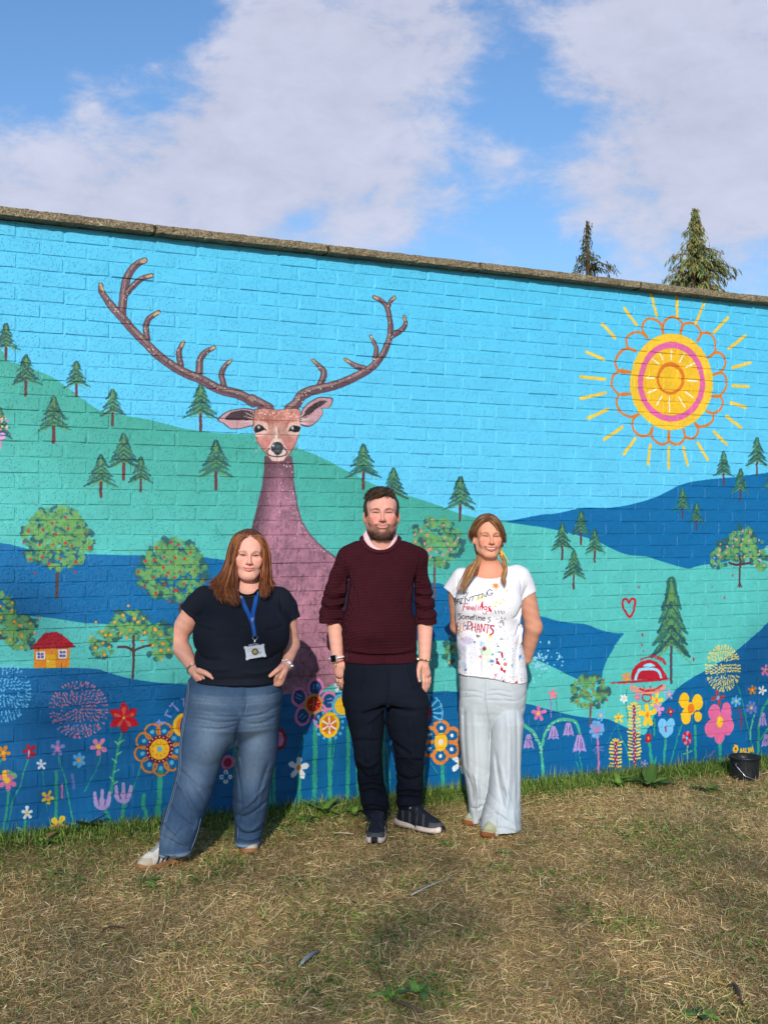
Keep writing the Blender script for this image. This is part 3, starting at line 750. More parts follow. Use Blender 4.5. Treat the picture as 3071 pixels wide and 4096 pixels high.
    for (tx, ty) in ((850, 1250), (1025, 1195)):
        x, y = E_((tx, ty))[0]
        P.poly([(x-38, y-2), (x-28, y+24), (x, y+38), (x+28, y+22), (x+36, y-24), (x+18, y-10)], (168, 150, 206), 1.2, 1, True)
        for dx in (-26, 0, 26): P.stroke([(x+dx*.9, y+10), (x+dx*1.15, y-42+abs(dx)*.4)], (18, 13), (178, 160, 212), 1.2)
        for dx in (-12, 10): P.stroke([(x+dx, y+16), (x+dx*1.5, y-12)], 5, (96, 76, 140), 1.)
    # looped mandala flower, left
    def looped(x, y, R0, n, loopc, w_, dotc, dr, a0=0., lw=.34):
        for i in range(n):
            a = a0+2*math.pi*i/n
            th = np.linspace(a-2.4, a+2.4, 12)
            X = x+R0*math.cos(a)*.92; Y = y+R0*math.sin(a)
            P.stroke(np.stack([X+R0*lw*np.cos(th), Y+R0*lw*np.sin(th)], 1), w_, loopc, 1.)
            if dotc is not None: P.dot(X, Y, dr, dotc, .7)
    x, y = E_((1325, 820))[0]
    looped(x, y, 76, 9, (222, 130, 44), 8, (92, 184, 226), 9, .1, .40)
    P.dot(x, y, 56, (126, 16, 36), 1., ry=56); P.dot(x, y, 41, (246, 190, 36), 1., ry=42); P.dot(x, y, 10.5, (92, 180, 216))
    for i in range(20): P.dot(x+49*math.cos(i*.314), y+49*math.sin(i*.314), 3, (240, 226, 226), .3)
    for i in range(9): P.dot(x+26*math.cos(i*.7), y+26*math.sin(i*.7), 3, (214, 110, 80), .3)
    x, y = E_((1530, 620))[0]
    P.dot(x, y, 48, (248, 196, 44), .8); P.dot(x, y, 34, (232, 140, 40), .8); P.dot(x+6, y, 22, (190, 30, 44), .8)
    for a in (((1300, 600), (1370, 598)), ((1320, 580), (1318, 625)), ((1370, 530), (1420, 555)), ((1390, 500), (1372, 540)), ((1430, 445), (1480, 500)), ((1410, 465), (1440, 435)), ((1525, 400), (1527, 460)), ((1505, 402), (1545, 400))): P.stroke(E_(*a), 7, (142, 148, 216), .8)
    # between the figures
    x, y = O_((248, 510))[0]
    for i in range(5):
        a = -1.45+2*math.pi*i/5
        X, Y = x+63*math.cos(a), y+66*math.sin(a)
        P.dot(X, Y, 36, (236, 134, 182), 1.2, ry=40); P.dot(X, Y, 25, (14, 78, 134), 1., ry=28)
        for dq in (-7, 7): P.stroke([(X+dq*-math.sin(a)-6*math.cos(a), Y+dq*math.cos(a)-6*math.sin(a)), (X+dq*-math.sin(a)+12*math.cos(a), Y+dq*math.cos(a)+12*math.sin(a))], 6, (130, 150, 214), 1.)
    P.dot(x, y, 42, (232, 146, 44), .8); P.dot(x, y, 30, (190, 26, 44), .8)
    for i in range(12): P.dot(x+36*math.cos(i*.52), y+36*math.sin(i*.52), 3.6, (110, 180, 200), .5)
    for a in (-1.5, -.4, .8, 1.7, 2.9): P.stroke([(x, y), (x+24*math.cos(a), y+24*math.sin(a))], 4, (240, 150, 40), .6)
    x, y = O_((525, 525))[0]
    P.dot(x, y, 50, (92, 182, 226), .9); P.dot(x, y, 36, (244, 196, 44), .9); flower(*O_((495, 345))[0], 26, 5, (238, 238, 246), None)
    x, y = O_((398, 710))[0]
    for i in range(14): P.dot(x+54*math.cos(i*.449+.2), y+56*math.sin(i*.449+.2), 6.5, (88, 182, 222), .6)
    P.dot(x, y, 45, (246, 198, 40), .9, ry=51); P.dot(x, y, 33, (216, 124, 36), .9, ry=36)
    for i in range(6):
        a = -1.6+i*math.pi/3; P.stroke([(x, y), (x+29*math.cos(a), y+32*math.sin(a))], (5, 8), (244, 238, 238), .6)
    P.dot(x, y, 6, (232, 130, 160))
    flower(*O_((108, 1115))[0], 44, 5, (240, 238, 244), (236, 150, 44), -1.5, .46, .24)
    flower(*O_((1640, 1070))[0], 42, 5, (240, 238, 244), (246, 190, 44), -1.3, .46, .24)
    x, y = O_((1452, 870))[0]
    looped(x, y, 56, 6, (232, 134, 58), 15, (238, 236, 240), 8, -.5, .50)
    P.dot(x, y, 31, (248, 194, 44), .9, ry=37); P.dot(x, y, 13, (244, 232, 214))
    x, y = O_((1310, 590))[0]
    P.dot(x, y, 26, (170, 30, 60), 1., ry=32)
    for a in (-1.35, -.8, -.35, .05, .45):
        p0, p1 = np.array([x+28*math.cos(a), y+30*math.sin(a)]), np.array([x+66*math.cos(a), y+72*math.sin(a)])
        P.stroke([p0, p1], 7, (104, 190, 230), .9); pr = np.array([-math.sin(a), math.cos(a)])*10; P.stroke([p1-pr, p1+pr], 7, (104, 190, 230), .9)
    # between the left figure's legs
    x, y = c('H', (640, 1510))[0]; P.dot(x, y, 30, (214, 110, 150)); P.dot(x, y, 17, (150, 26, 60))
    x, y = c('H', (630, 1600))[0]; looped(x, y, 18, 4, (236, 236, 242), 7, None, 4)
    x, y = c('H', (960, 1365))[0]; P.dot(x, y, 33, (150, 30, 56), 1., ry=46); P.dot(x, y, 21, (220, 140, 180), 1., ry=30)
    stem(c('H', [(930, 1450), (928, 1650), (932, 1840)]), 14)

    # right-hand flowers
    stem(G_((150, 620), (200, 660), (240, 730), (258, 800), (268, 980)), 14, (84, 190, 150), .05); stem(G_((262, 740), (275, 680), (310, 620), (360, 590), (420, 585), (470, 605), (492, 670)), 13, (84, 190, 150), .05)
    for _ in range(26):
        p_ = [G_((200, 660), (240, 730), (258, 800)), G_((275, 680), (310, 620), (360, 590), (420, 585), (470, 605))][r.integers(2)]; i = r.integers(len(p_)-1); t = r.random(); q_ = p_[i]*(1-t)+p_[i+1]*t; P.dot(q_[0]+r.normal(0, 3), q_[1]+r.normal(0, 3), 2, (240, 246, 240), .2)
    LV = (176, 152, 212)
    def bell(x, y, w, h_):
        P.poly([(x-.16*w, y), (x+.16*w, y), (x+.34*w, y+.45*h_), (x+.52*w, y+.98*h_), (x+.3*w, y+.9*h_), (x+.12*w, y+h_*.85), (x, y+h_), (x-.12*w, y+.85*h_), (x-.3*w, y+.92*h_), (x-.52*w, y+.98*h_), (x-.34*w, y+.45*h_)], LV, 1.)
        for dx in (-.18, .1, .24): P.stroke([(x+dx*w*.5, y+.25*h_), (x+dx*w, y+.78*h_)], w*.06, (100, 78, 146), .8)
        P.dot(x, y+.3*h_, 2.4, (240, 240, 240), .2)
    bell(*Q_((85, 1062))[0], 46, 58); bell(*Q_((250, 1240))[0], 54, 74); bell(*G_((330, 625))[0], 46, 56); bell(*G_((175, 675))[0], 42, 60)
    for pts, w, cl in [(Q_((410, 790), (415, 900), (400, 1100)), 8, (126, 84, 90)), (Q_((500, 1200), (515, 1400), (530, 1620), (520, 1760), (550, 1930)), 9, (238, 120, 164)), (Q_((805, 1090), (840, 1250), (930, 1430), (980, 1640), (1020, 1820)), 4.5, GR), (Q_((800, 1100), (740, 1200), (650, 1380)), 3, GR), (Q_((945, 580), (935, 720), (940, 880), (970, 1040)), 4, (40, 110, 110)), (Q_((1350, 1020), (1345, 1260)), 8, GR), (Q_((1275, 1360), (1300, 1550), (1330, 1760)), 14, GR), (Q_((1375, 1580), (1340, 1750)), 9, GR), (Q_((1520, 1280), (1500, 1500), (1495, 1760)), 11, GR), (R_((175, 670), (130, 800), (90, 950), (45, 1110)), 6, GR), (R_((292, 690), (295, 880), (298, 1100)), 13, GR), (R_((520, 850), (518, 950), (530, 1090)), 16, GR), (R_((222, 850), (222, 1110)), 7, (150, 190, 150)), (R_((665, 300), (700, 400), (740, 560), (770, 720), (800, 830), (835, 990)), 5, GR), (R_((825, 590), (795, 700), (788, 800)), 8, GR2), (R_((960, 440), (900, 540), (870, 700), (862, 900), (866, 1020)), 13, GR), (R_((960, 700), (900, 780), (868, 830)), 10, GR), (G_((240, 590), (225, 650)), 3.5, GR), (G_((345, 430), (350, 570)), 4, (60, 130, 120)), (G_((310, 460), (315, 570)), 7, (150, 130, 190)), (Q_((240, 1520), (260, 1640), (290, 1820)), 5, GR), (Q_((200, 1640), (240, 1780)), 4, GR), (Q_((1215, 1740), (1218, 1870)), 7, (120, 180, 226))]:
        stem(pts, w, cl, .12 if w > 6 else .28)
    for cr, x, y, R0, n, pc, cc_ in [('G', 238, 545, 30, 5, (236, 120, 176), (250, 190, 60)), ('G', 325, 428, 20, 5, (246, 120, 160), (250, 150, 60)), ('Q', 560, 962, 22, 6, (116, 194, 240), (250, 200, 60)), ('Q', 825, 998, 21, 5, (250, 206, 50), (240, 110, 120)), ('Q', 902, 715, 17, 6, (240, 240, 246), (250, 196, 70)), ('Q', 1100, 692, 16, 5, (240, 120, 170), (250, 190, 60)), ('Q', 1380, 740, 30, 5, (250, 206, 50), (240, 140, 70)), ('Q', 1410, 868, 25, 5, (238, 140, 196), (150, 190, 240)), ('Q', 1562, 650, 20, 5, (176, 150, 214), (250, 210, 90)), ('Q', 1585, 908, 18, 4, (196, 28, 52), (250, 196, 60)), ('R', 500, 432, 30, 4, (186, 62, 62), (110, 180, 230)), ('R', 662, 460, 22, 6, (98, 186, 236), (250, 200, 70)), ('R', 802, 520, 26, 7, (110, 124, 194), (250, 206, 50)), ('R', 808, 362, 20, 5, (210, 124, 36), (250, 180, 50)), ('R', 897, 366, 19, 5, (236, 236, 244), (240, 180, 60)), ('R', 925, 182, 22, 5, (238, 124, 172), (240, 190, 60)), ('Q', 940, 395, 20, 6, (248, 160, 54), (220, 130, 170)), ('Q', 1205, 1680, 17, 5, (140, 140, 214), (190, 200, 240)), ('Q', 505, 1160, 34, 9, (120, 176, 232), None)]:
        flower(*c(cr, x, y)[0], R0, n, pc, cc_, r.uniform(-1.9, -1.2), .48)
    for dx in (-18, -8, 2, 12): P.stroke(Q_((500, 1230), (500+dx*5, 1130-abs(dx))), 6, (240, 120, 170), 1.2, .8, .3)
    P.stroke(Q_((450, 1480), (500, 1440), (600, 1430)), 6, (150, 130, 206), 1.2, .8, .3); P.stroke(Q_((480, 1520), (520, 1470), (600, 1480)), 5, (150, 130, 206), 1.2, .8, .3)
    # yellow daffodil
    x, y = Q_((1250, 955))[0]
    for a in (-1.7, -2.9, -.45, 1.15, 1.95): P.stroke([(x, y), (x+30*math.cos(a), y+36*math.sin(a))], (18, 22), (250, 202, 48), .9)
    P.dot(x, y, 8, (244, 140, 60), ry=12)
    # spiky tall flowers
    for (x0_, y0_, x1_, y1_, w) in ((1050, 830, 1062, 1800, 13), (782, 1365, 778, 1870, 13)):
        a, b = Q_((x0_, y0_), (x1_, y1_)); n = int((b[1]-a[1])/13)
        for i in range(n-3 if n > 14 else n-2):
            yy = a[1]+(b[1]-a[1])*i/n; xx = a[0]+(b[0]-a[0])*i/n
            for sg in (-1, 1): P.stroke([(xx+sg*8, yy+r.uniform(-2, 2)), (xx+sg*r.uniform(20, 26), yy+r.uniform(-5, 0))], (6, 7.5), (250, 206, 84), .9)
        for sg in (-1, -.3, .4, 1): P.stroke([a, a+np.array([sg*12, -17+abs(sg)*5])], (5, 7), (250, 206, 84), .8)
        P.stroke([a, b], w, (164, 18, 46), 1.1)
        for i in range(int(n*1.1)):
            yy = a[1]+(b[1]-a[1])*i/(n*1.1); P.dot(a[0]+(b[0]-a[0])*i/(n*1.1)+(3 if i % 2 else -2), yy+5, 3, (214, 204, 226), .3, ry=3.8)
    x, y = Q_((1262, 1300))[0]; P.poly([(x-11, y-18), (x+11, y-17), (x+9, y+17), (x-12, y+16)], (180, 30, 54), 1.2); P.dot(x, y, 5.5, (246, 150, 60), .7, ry=8)
    for (dx, dy, R0) in ((-18, -24, 22), (20, -26, 22), (0, 6, 24), (-12, -4, 22), (14, -2, 22)):
        X, Y = Q_((1520, 1180))[0]; P.dot(X+dx*.9, Y+dy, R0, (120, 196, 240), 1.6)
    X, Y = Q_((1518, 1165))[0]; P.stroke([(X, Y-8), (X, Y+8)], 8, (176, 32, 60))
    # big yellow and pink flowers
    def bigf(x, y, lob, col): 
        for (dx, dy, rx, ry) in lob: P.dot(x+dx, y+dy, rx, col, .8, ry=ry)
    x, y = R_((250, 528))[0]
    bigf(x, y, [(-26, -32, 27, 32), (28, -26, 27, 32), (-18, 30, 27, 34), (30, 32, 20, 21), (0, 0, 26, 26)], (250, 198, 36)); P.dot(x, y, 17.5, (234, 124, 30), .8, ry=20)
    x, y = R_((515, 650))[0]
    bigf(x, y, [(-22, -38, 32, 34), (26, -42, 26, 38), (-34, 26, 32, 36), (32, 16, 30, 38), (-2, 54, 28, 33), (0, 0, 36, 40)], (232, 110, 160)); P.dot(x, y, 16, (248, 198, 36), .8, ry=22)
    x, y = R_((218, 795))[0]
    for i in range(9):
        a = i*.7; P.dot(x+13*math.cos(a), y+20*math.sin(a), 9, ((188, 26, 58), (236, 120, 160))[i % 2], 1.)
    P.dot(x, y, 6, (130, 196, 230)); P.stroke(R_((222, 930), (185, 940)), (6, 13, 6), (84, 180, 140)); P.stroke(R_((222, 930), (262, 910)), (6, 13, 6), (84, 180, 140))
    bell(*R_((905, 565))[0], 34, 56); bell(*R_((930, 760))[0], 36, 52)
    P.stroke(R_((690, 520), (712, 620), (705, 715)), (7, 9, 8), (190, 34, 46), 1.5, .85, .3); P.stroke(R_((675, 540), (672, 620), (690, 650)), 4, (190, 34, 46), 1.5, .7, .35); P.stroke(R_((640, 545), (730, 520)), 3, (190, 34, 46), 1., .6, .3)
    P.stroke(R_((400, 970), (440, 940), (465, 910)), (4, 10, 6), (210, 110, 180), 1.6, .7, .35)
    # the yellow flower that says MUM
    YM = (250, 196, 48)
    x, y = R_((656, 893))[0]; P.dot(x, y, 14.5, YM, 1.4, ry=17); P.dot(x, y, 5, (120, 30, 20), .6); P.dot(x-1, y+1, 2.4, (240, 140, 60), .4); P.stroke(R_((660, 930), (658, 1000)), 10, YM, .8)
    for l in [((698, 932), (706, 892), (718, 925), (730, 890), (738, 932)), ((748, 890), (750, 925), (762, 935), (772, 925), (772, 888)), ((780, 925), (788, 880), (800, 915), (808, 875), (818, 918))]: P.stroke(R_(*l), 6.5, YM, 1., curve=False)
    # red heart, drips, red hat
    RD = (196, 24, 44)
    P.stroke(c('F', [(758, 990), (742, 965), (722, 970), (716, 1000), (730, 1040), (762, 1080), (790, 1030), (798, 980), (785, 962), (768, 970), (758, 990)]), 9.5, RD, .9)
    for x, y, R0 in ((820, 888, 4.5), (843, 1196, 5.5), (841, 1262, 4.5), (850, 1303, 3.6), (1428, 812, 4.5), (1375, 955, 5), (1295, 884, 2.5), (1270, 1012, 2.5), (1250, 968, 2), (1174, 1355, 6)): P.dot(*c('F', x, y)[0], R0*.8, RD, .5, ry=R0*1.2)
    dome = [(1005, 440), (1010, 340), (1060, 240), (1150, 170), (1280, 140), (1390, 180), (1470, 270), (1530, 380), (1545, 425)]
    P.poly(Q_(*dome), RD, 1.4, curve=False); P.stroke(Q_((1075, 430), (1100, 340), (1150, 285), (1280, 275), (1380, 290), (1430, 350), (1448, 415)), 12, (150, 222, 244), .8)
    P.poly(Q_((1170, 240), (1210, 205), (1290, 190), (1350, 215), (1370, 235), (1290, 250)), (150, 222, 244), .8)
    P.poly(Q_((1115, 435), (1130, 370), (1200, 320), (1290, 308), (1370, 340), (1410, 420)), (190, 22, 50), .8)
    P.stroke(Q_((700, 488), (860, 480), (1100, 462), (1350, 445), (1550, 425)), (3, 9, 9, 8), RD, 1.2)
    P.stroke(Q_((1310, 85), (1400, 110), (1470, 150), (1510, 200)), (10, 17, 11), (190, 40, 60), 2.4, .9, .3); P.stroke(Q_((1120, 150), (1200, 120), (1300, 90)), 8, RD, 2.2, .8, .4)
    P.stroke(Q_((1020, 560), (1150, 600), (1300, 605), (1430, 580), (1480, 540)), 24, (248, 150, 134), 1.5, .85, .15); P.stroke(Q_((1130, 570), (1230, 600), (1350, 580), (1460, 520)), 8, (184, 30, 44), 2., .9, .3)
    for q_ in ((1190, 520), (1290, 530), (1410, 540)): P.stroke(Q_(q_, (q_[0]+5, q_[1]+40)), 6, (184, 30, 44), 1.6, .8, .3)
    P.stroke(Q_((1300, 660), (1190, 660), (1175, 720), (1240, 760), (1300, 720), (1290, 660)), 7, (184, 40, 50), 1.6, .85, .25)
    # pale blue dabs behind the right figure
    for _ in range(70):
        P.dot(2118+abs(r.normal(0, 60)), r.normal(2650, 32), r.uniform(2, 5), (150, 216, 244), .8)
    for x, y in ((215, 205), (300, 107), (365, 195), (240, 190)): P.dot(*G_((x, y))[0], 5.5, (150, 216, 244), .8, ry=8)
    # wear along the foot of the wall
    for _ in range(420):
        x = r.uniform(-100, 3300); yb = 3358-.1*x; P.dot(x, yb-abs(r.normal(0, 10))+8, r.uniform(.8, 3), ((214, 216, 214), (150, 92, 70), (120, 170, 190))[r.integers(3)], .8, .8)
    return P.image('mural_paint', 0.80)


MURAL = paint_mural()

# ------------------------------------------------------------------ ground, wall, coping
def ground_z(x, y):
    x = np.asarray(x, float); y = np.asarray(y, float)
    xc = np.clip(x, -1, 6)
    t = np.clip(-y/0.5, 0, 1); t = t*t*(3-2*t)
    z = -0.0145*xc-0.045*t*np.clip(1-xc/4.8, 0, 1)
    return z+0.008*np.sin(3.1*x+1.3*y)*np.sin(2.3*y-.7*x)*t


def build_ground():
    far = np.geomspace(.3, 900, 26)
    xs = np.concatenate([-3-far[::-1], np.arange(-3, 8.01, .07), 8+far]); ys = np.concatenate([-6-far[::-1], np.arange(-6, .31, .05), .3+far])
    X, Y = np.meshgrid(xs, ys, indexing='ij')
    Z = ground_z(X, np.minimum(Y, 0))
    v = np.stack([X, Y, Z], -1).reshape(-1, 3)
    i = np.arange(X.size).reshape(X.shape)
    f = np.stack([i[:-1, :-1], i[1:, :-1], i[1:, 1:], i[:-1, 1:]], -1).reshape(-1, 4)
    M = Mat('dry_soil', rough=.95, spec=.1)
    p = M.coord('World')
    n1 = M.noise(p, 2.2, 6, .6); n2 = M.noise(p, 60, 4, .7); n3 = M.noise(p, 9, 5, .6)
    base = M.ramp(n2, [(.3, L3(118, 94, 62)), (.5, L3(158, 128, 86)), (.72, L3(190, 160, 110))])
    grn = M.ramp(n2, [(.3, L3(66, 76, 38)), (.7, L3(112, 122, 64))])
    M.color(M.mix(M.rng_(n1, .5, .68, 0, .85), base, grn))
    M.bump(M.math('ADD', n2, n3), .6, .02)
    o = link('ground', np_mesh('ground', v, f, M.m))
    tag(o, kind='structure')


build_ground()


def wall_material():
    M = Mat('painted_brick', rough=.42, spec=.35)
    p = M.coord('World')
    uv = M.mapping(p, (1/(WX1-WX0), 1, 1/(WZ1-WZ0)), (-WX0/(WX1-WX0), 0, -WZ0/(WZ1-WZ0)))
    sep = M.node('ShaderNodeSeparateXYZ'); M.L.new(uv, sep.inputs[0])
    cmb = M.node('ShaderNodeCombineXYZ'); M.L.new(sep.outputs['X'], cmb.inputs['X']); M.L.new(sep.outputs['Z'], cmb.inputs['Y'])
    im = M.node('ShaderNodeTexImage', extension='EXTEND', interpolation='Linear'); im.image = MURAL
    M.L.new(cmb.outputs[0], im.inputs['Vector'])
    grime = M.noise(p, 5, 5, .6)
    col = M.mix(1.0, im.outputs['Color'], M.ramp(grime, [(.3, (.90, .90, .90)), (.7, (1.0, 1.0, 1.0))]), 'MULTIPLY')
    M.color(col)
    # dimples of the rustic face above, combed wavy face in the lowest courses
    flat = M.mapping(p, (1, .25, 1))
    v1 = M.vor(flat, 84.0, 'F1'); pit = M.rng_(v1, .16, .30, 0, 1)
    keep = M.rng_(M.noise(p, 9, 2), .34, .46)
    pits = M.math('SUBTRACT', 1.0, M.math('MULTIPLY', M.math('SUBTRACT', 1.0, pit), keep))
    fine = M.noise(p, 160, 5, .65); lump = M.noise(p, 40, 3, .6)
    rough_face = M.math('ADD', M.math('MULTIPLY', pits, .75), M.math('ADD', M.math('MULTIPLY', fine, .55), M.math('MULTIPLY', lump, .6)))
    sp = M.node('ShaderNodeSeparateXYZ'); M.L.new(p, sp.inputs[0])
    zig = M.math('PINGPONG', sp.outputs['X'], .018)
    comb = M.math('SINE', M.math('MULTIPLY', M.math('ADD', sp.outputs['Z'], M.math('MULTIPLY', zig, .8)), 760.0))
    combed = M.math('ADD', M.math('MULTIPLY', comb, .045), M.math('MULTIPLY', fine, .45))
    low = M.rng_(M.math('ADD', sp.outputs['Z'], M.math('MULTIPLY', sp.outputs['X'], .03)), .50, .62, 1, 0)
    h = M.math('ADD', M.math('MULTIPLY', rough_face, M.math('SUBTRACT', 1.0, low)), M.math('MULTIPLY', combed, low))
    M.bump(h, .75, .006)
    return M.m


PERSON_COVER = [(720, 2150, 1150, 3300), (1340, 2000, 1720, 3280), (1850, 2080, 2120, 3300)]     # image boxes (photo pixels) hidden by the figures


def px_of(P):
    d = np.asarray(P, float)-CAM; z = d@FW
    return 1535.5+FPX*(d@RT)/z, 2048-FPX*(d@UP)/z


def build_wall():
    root = empty('mural_wall', (2.4, 0, 0))
    tag(root, 'long brick wall painted with a stag, green hills, flowers and a big yellow sun', 'wall', kind='thing')
    PM = wall_material()
    ZT, N, ox = 2.925, 42, np.array([2.4, 0, 0])
    rr = np.random.default_rng(21)
    # bed of mortar, painted over, set back from the brick faces
    xs = np.arange(WX0, WX1+.001, .025); zs = np.arange(-.225, ZT+.001, .0125)
    X, Z = np.meshgrid(xs, zs, indexing='ij')
    Y = .0046+.0014*np.sin(37*X+11*Z)*np.sin(51*Z)+rr.normal(0, .0007, X.shape)
    v = np.stack([X, Y, Z], -1).reshape(-1, 3)-ox
    i = np.arange(X.size).reshape(X.shape)
    f = np.stack([i[:-1, :-1], i[1:, :-1], i[1:, 1:], i[:-1, 1:]], -1).reshape(-1, 4)
    link('mortar', np_mesh('mortar', v, f, PM), root)
    b = MB(); b.box((WX0, .02, -.3), (WX1, .215, ZT)); 
    me = b.mesh('core', Mat('grey_block', L3(150, 140, 128), .9).m, False)
    for q in me.vertices: q.co.x -= ox[0]
    link('core', me, root)
    # brick shapes: arris knocked off, corners a little uneven
    def brick_geo(L_, seed):
        q = np.random.default_rng(seed)
        hx, hz, e = L_/2, .0325, .0042
        fr = np.array([(-hx+e, -hz+e), (0, -hz+e*.9), (hx-e, -hz+e), (hx-e, hz-e), (0, hz-e*.9), (-hx+e, hz-e)])
        mid = np.array([(-hx+.001, -hz+.001), (0, -hz), (hx-.001, -hz+.001), (hx-.001, hz-.001), (0, hz), (-hx+.001, hz-.001)])
        V = [(x+q.normal(0, .0007), q.normal(0, .0007), z+q.normal(0, .0008)) for x, z in fr]
        V += [(x+q.normal(0, .0011), .0035, z+q.normal(0, .0013)) for x, z in mid]
        V += [(x, .022, z) for x, z in mid]
        F4 = [(0, 1, 4, 5), (1, 2, 3, 4)]
        for a in (0, 6):
            for k in range(6):
                k2 = (k+1) % 6; F4.append((a+k, a+6+k, a+6+k2, a+k2))
        return np.array(V), np.array([t[::-1] for t in F4])
    geo = [brick_geo(.215, s) for s in range(10)]
    half = [brick_geo(.1025, 50+s) for s in range(4)]
    cells = []
    for k in range(N):
        zc = ZT-.005-.0325-.075*k+.0 if False else ZT-.04-.075*k
        sh = .1125 if k % 2 else 0.0
        x = math.floor((WX0-.3)/.225)*.225+sh
        while x < WX1:
            x0, x1 = x+.005, x+.22
            x += .225
            if x0 < WX0+.001:
                continue
            if x1 > WX1: continue
            xc = (x0+x1)/2+rr.normal(0, .0012)
            g = geo[rr.integers(len(geo))]
            cells.append((xc, zc+rr.normal(0, .0009)+.0012*math.sin(3*xc+k), rr.normal(0, .0011), rr.normal(0, .0035), rr.normal(0, .004), int(rr.integers(len(geo)))))
    size = []
    for (xc, zc, dy, ry, rz, gi) in cells:
        px, py = px_of((xc, 0, zc)); dep = float((np.array([xc, 0, zc])-CAM)@FW)
        vis = 20 < px < 3051 and py < 3371-.1*px
        hid = any(a < px < b_ and c_ < py < d_ for a, c_, b_, d_ in PERSON_COVER)
        size.append((1/dep if vis and not hid else 0.0))
    order = np.argsort(size)[::-1]
    single = set(order[:298].tolist())
    meshes = [np_mesh('brick', g[0], g[1], PM, False) for g in geo]
    SV, SF, nv = [], [], 0
    for idx, (xc, zc, dy, ry, rz, gi) in enumerate(cells):
        if idx in single:
            o = link('brick', meshes[gi], root, (xc-ox[0], dy, zc)); o.rotation_euler = (rr.normal(0, .006), ry, rz)
        else:
            R = Matrix.Rotation(ry, 3, 'Y') @ Matrix.Rotation(rz, 3, 'Z')
            V = geo[gi][0]@np.array(R).T+np.array([xc-ox[0], dy, zc])
            SV.append(V); SF.append(geo[gi][1]+nv); nv += len(V)
    o = link('brickwork', np_mesh('brickwork', np.concatenate(SV), np.concatenate(SF), PM, False), root); tag(o, kind='stuff')
    # coping
    CM = Mat('weathered_concrete', rough=.95, spec=.15)
    p = CM.coord('World')
    sp = CM.vor(p, 95, out='Color'); n1 = CM.noise(p, 70, 5, .7); n2 = CM.noise(p, 11, 5, .65)
    base = CM.ramp(n1, [(.28, L3(62, 56, 44)), (.45, L3(120, 108, 86)), (.6, L3(158, 142, 114)), (.78, L3(190, 176, 148))])
    base = CM.mix(CM.rng_(n2, .46, .66, 0, .38), base, L3(72, 62, 46))
    lich = CM.rng_(CM.noise(p, 30, 4, .6), .62, .67)
    base = CM.mix(CM.math('MULTIPLY', lich, CM.rng_(CM.noise(p, 5, 2), .45, .6)), base, L3(206, 196, 172))
    orl = CM.rng_(CM.noise(CM.mapping(p, loc=(5, 2, 1)), 26, 3, .5), .69, .72)
    base = CM.mix(orl, base, L3(176, 130, 60))
    gv = CM.vor(p, 120, out='Distance')
    CM.color(base); CM.bump(CM.math('ADD', CM.math('MULTIPLY', n1, .8), CM.math('MULTIPLY', gv, .6)), 1.0, .012)
    jx = []
    for sx, sy in ((-430, 0), (604, 1010), (1293, 1100), (1895, 1160), (2533, 1220), (2993, 1262), (3490, 1310)):
        sy = 868+.1085*sx; jx.append(float(wall_xz([sx], [sy])[0][0]))
    while jx[0] > WX0: jx.insert(0, jx[0]-1.08)
    while jx[-1] < WX1: jx.append(jx[-1]+1.08)
    jx[0], jx[-1] = WX0-.02, WX1+.02
    DM = Mat('mossy_mortar', L3(112, 108, 66), .95, .1)
    pm = DM.coord('World'); DM.color(DM.ramp(DM.noise(pm, 60, 4, .7), [(.35, L3(22, 24, 14)), (.6, L3(70, 66, 40)), (.8, L3(176, 164, 124))])); DM.bump(DM.noise(pm, 90, 4), .9, .01)
    for a, e in zip(jx[:-1], jx[1:]):
        n = max(8, int((e-a)/.03)); XX = np.linspace(a+.008, e-.008, n)
        prof = [(-.056, 2.9275), (-.070, 2.934), (-.072, 2.950), (-.071, 2.972), (-.065, 2.986), (-.054, 2.990), (.08, 2.998), (.26, 2.988), (.268, 2.98), (.268, 2.932), (.26, 2.9275)]
        prof = [(y, 2.9275+(z-2.9275)*.74) for y, z in prof]
        V = np.array([[(x, y+rr.normal(0, .0014), z+rr.normal(0, .0012)) for (y, z) in prof] for x in XX])
        dz = rr.normal(0, .0022); V[..., 2] += dz+np.linspace(0, rr.normal(0, .002), n)[:, None]
        V[0, :, 0] += rr.uniform(0, .003, len(prof)); V[-1, :, 0] -= rr.uniform(0, .003, len(prof))
        k = len(prof); idx = np.arange(n*k).reshape(n, k)
        F = np.stack([idx[:-1, :], idx[1:, :], np.roll(idx, -1, 1)[1:, :], np.roll(idx, -1, 1)[:-1, :]], -1).reshape(-1, 4)
        vv = V.reshape(-1, 3)-ox
        me = bpy.data.meshes.new('coping_stone'); me.from_pydata(vv.tolist(), [], [tuple(q) for q in F]+[tuple(range(k-1, -1, -1)), tuple(range((n-1)*k, n*k))]); me.materials.append(CM.m); me.update()
        link('coping_stone', me, root)
        if e < jx[-1]-.01:
            b = MB(); b.box((e-.0075, -.057, 2.929), (e+.0075, .25, 2.9690), jit=.0020)
            me = b.mesh('coping_joint', DM.m, False)
            for q in me.vertices: q.co.x -= ox[0]
            link('coping_joint', me, root)



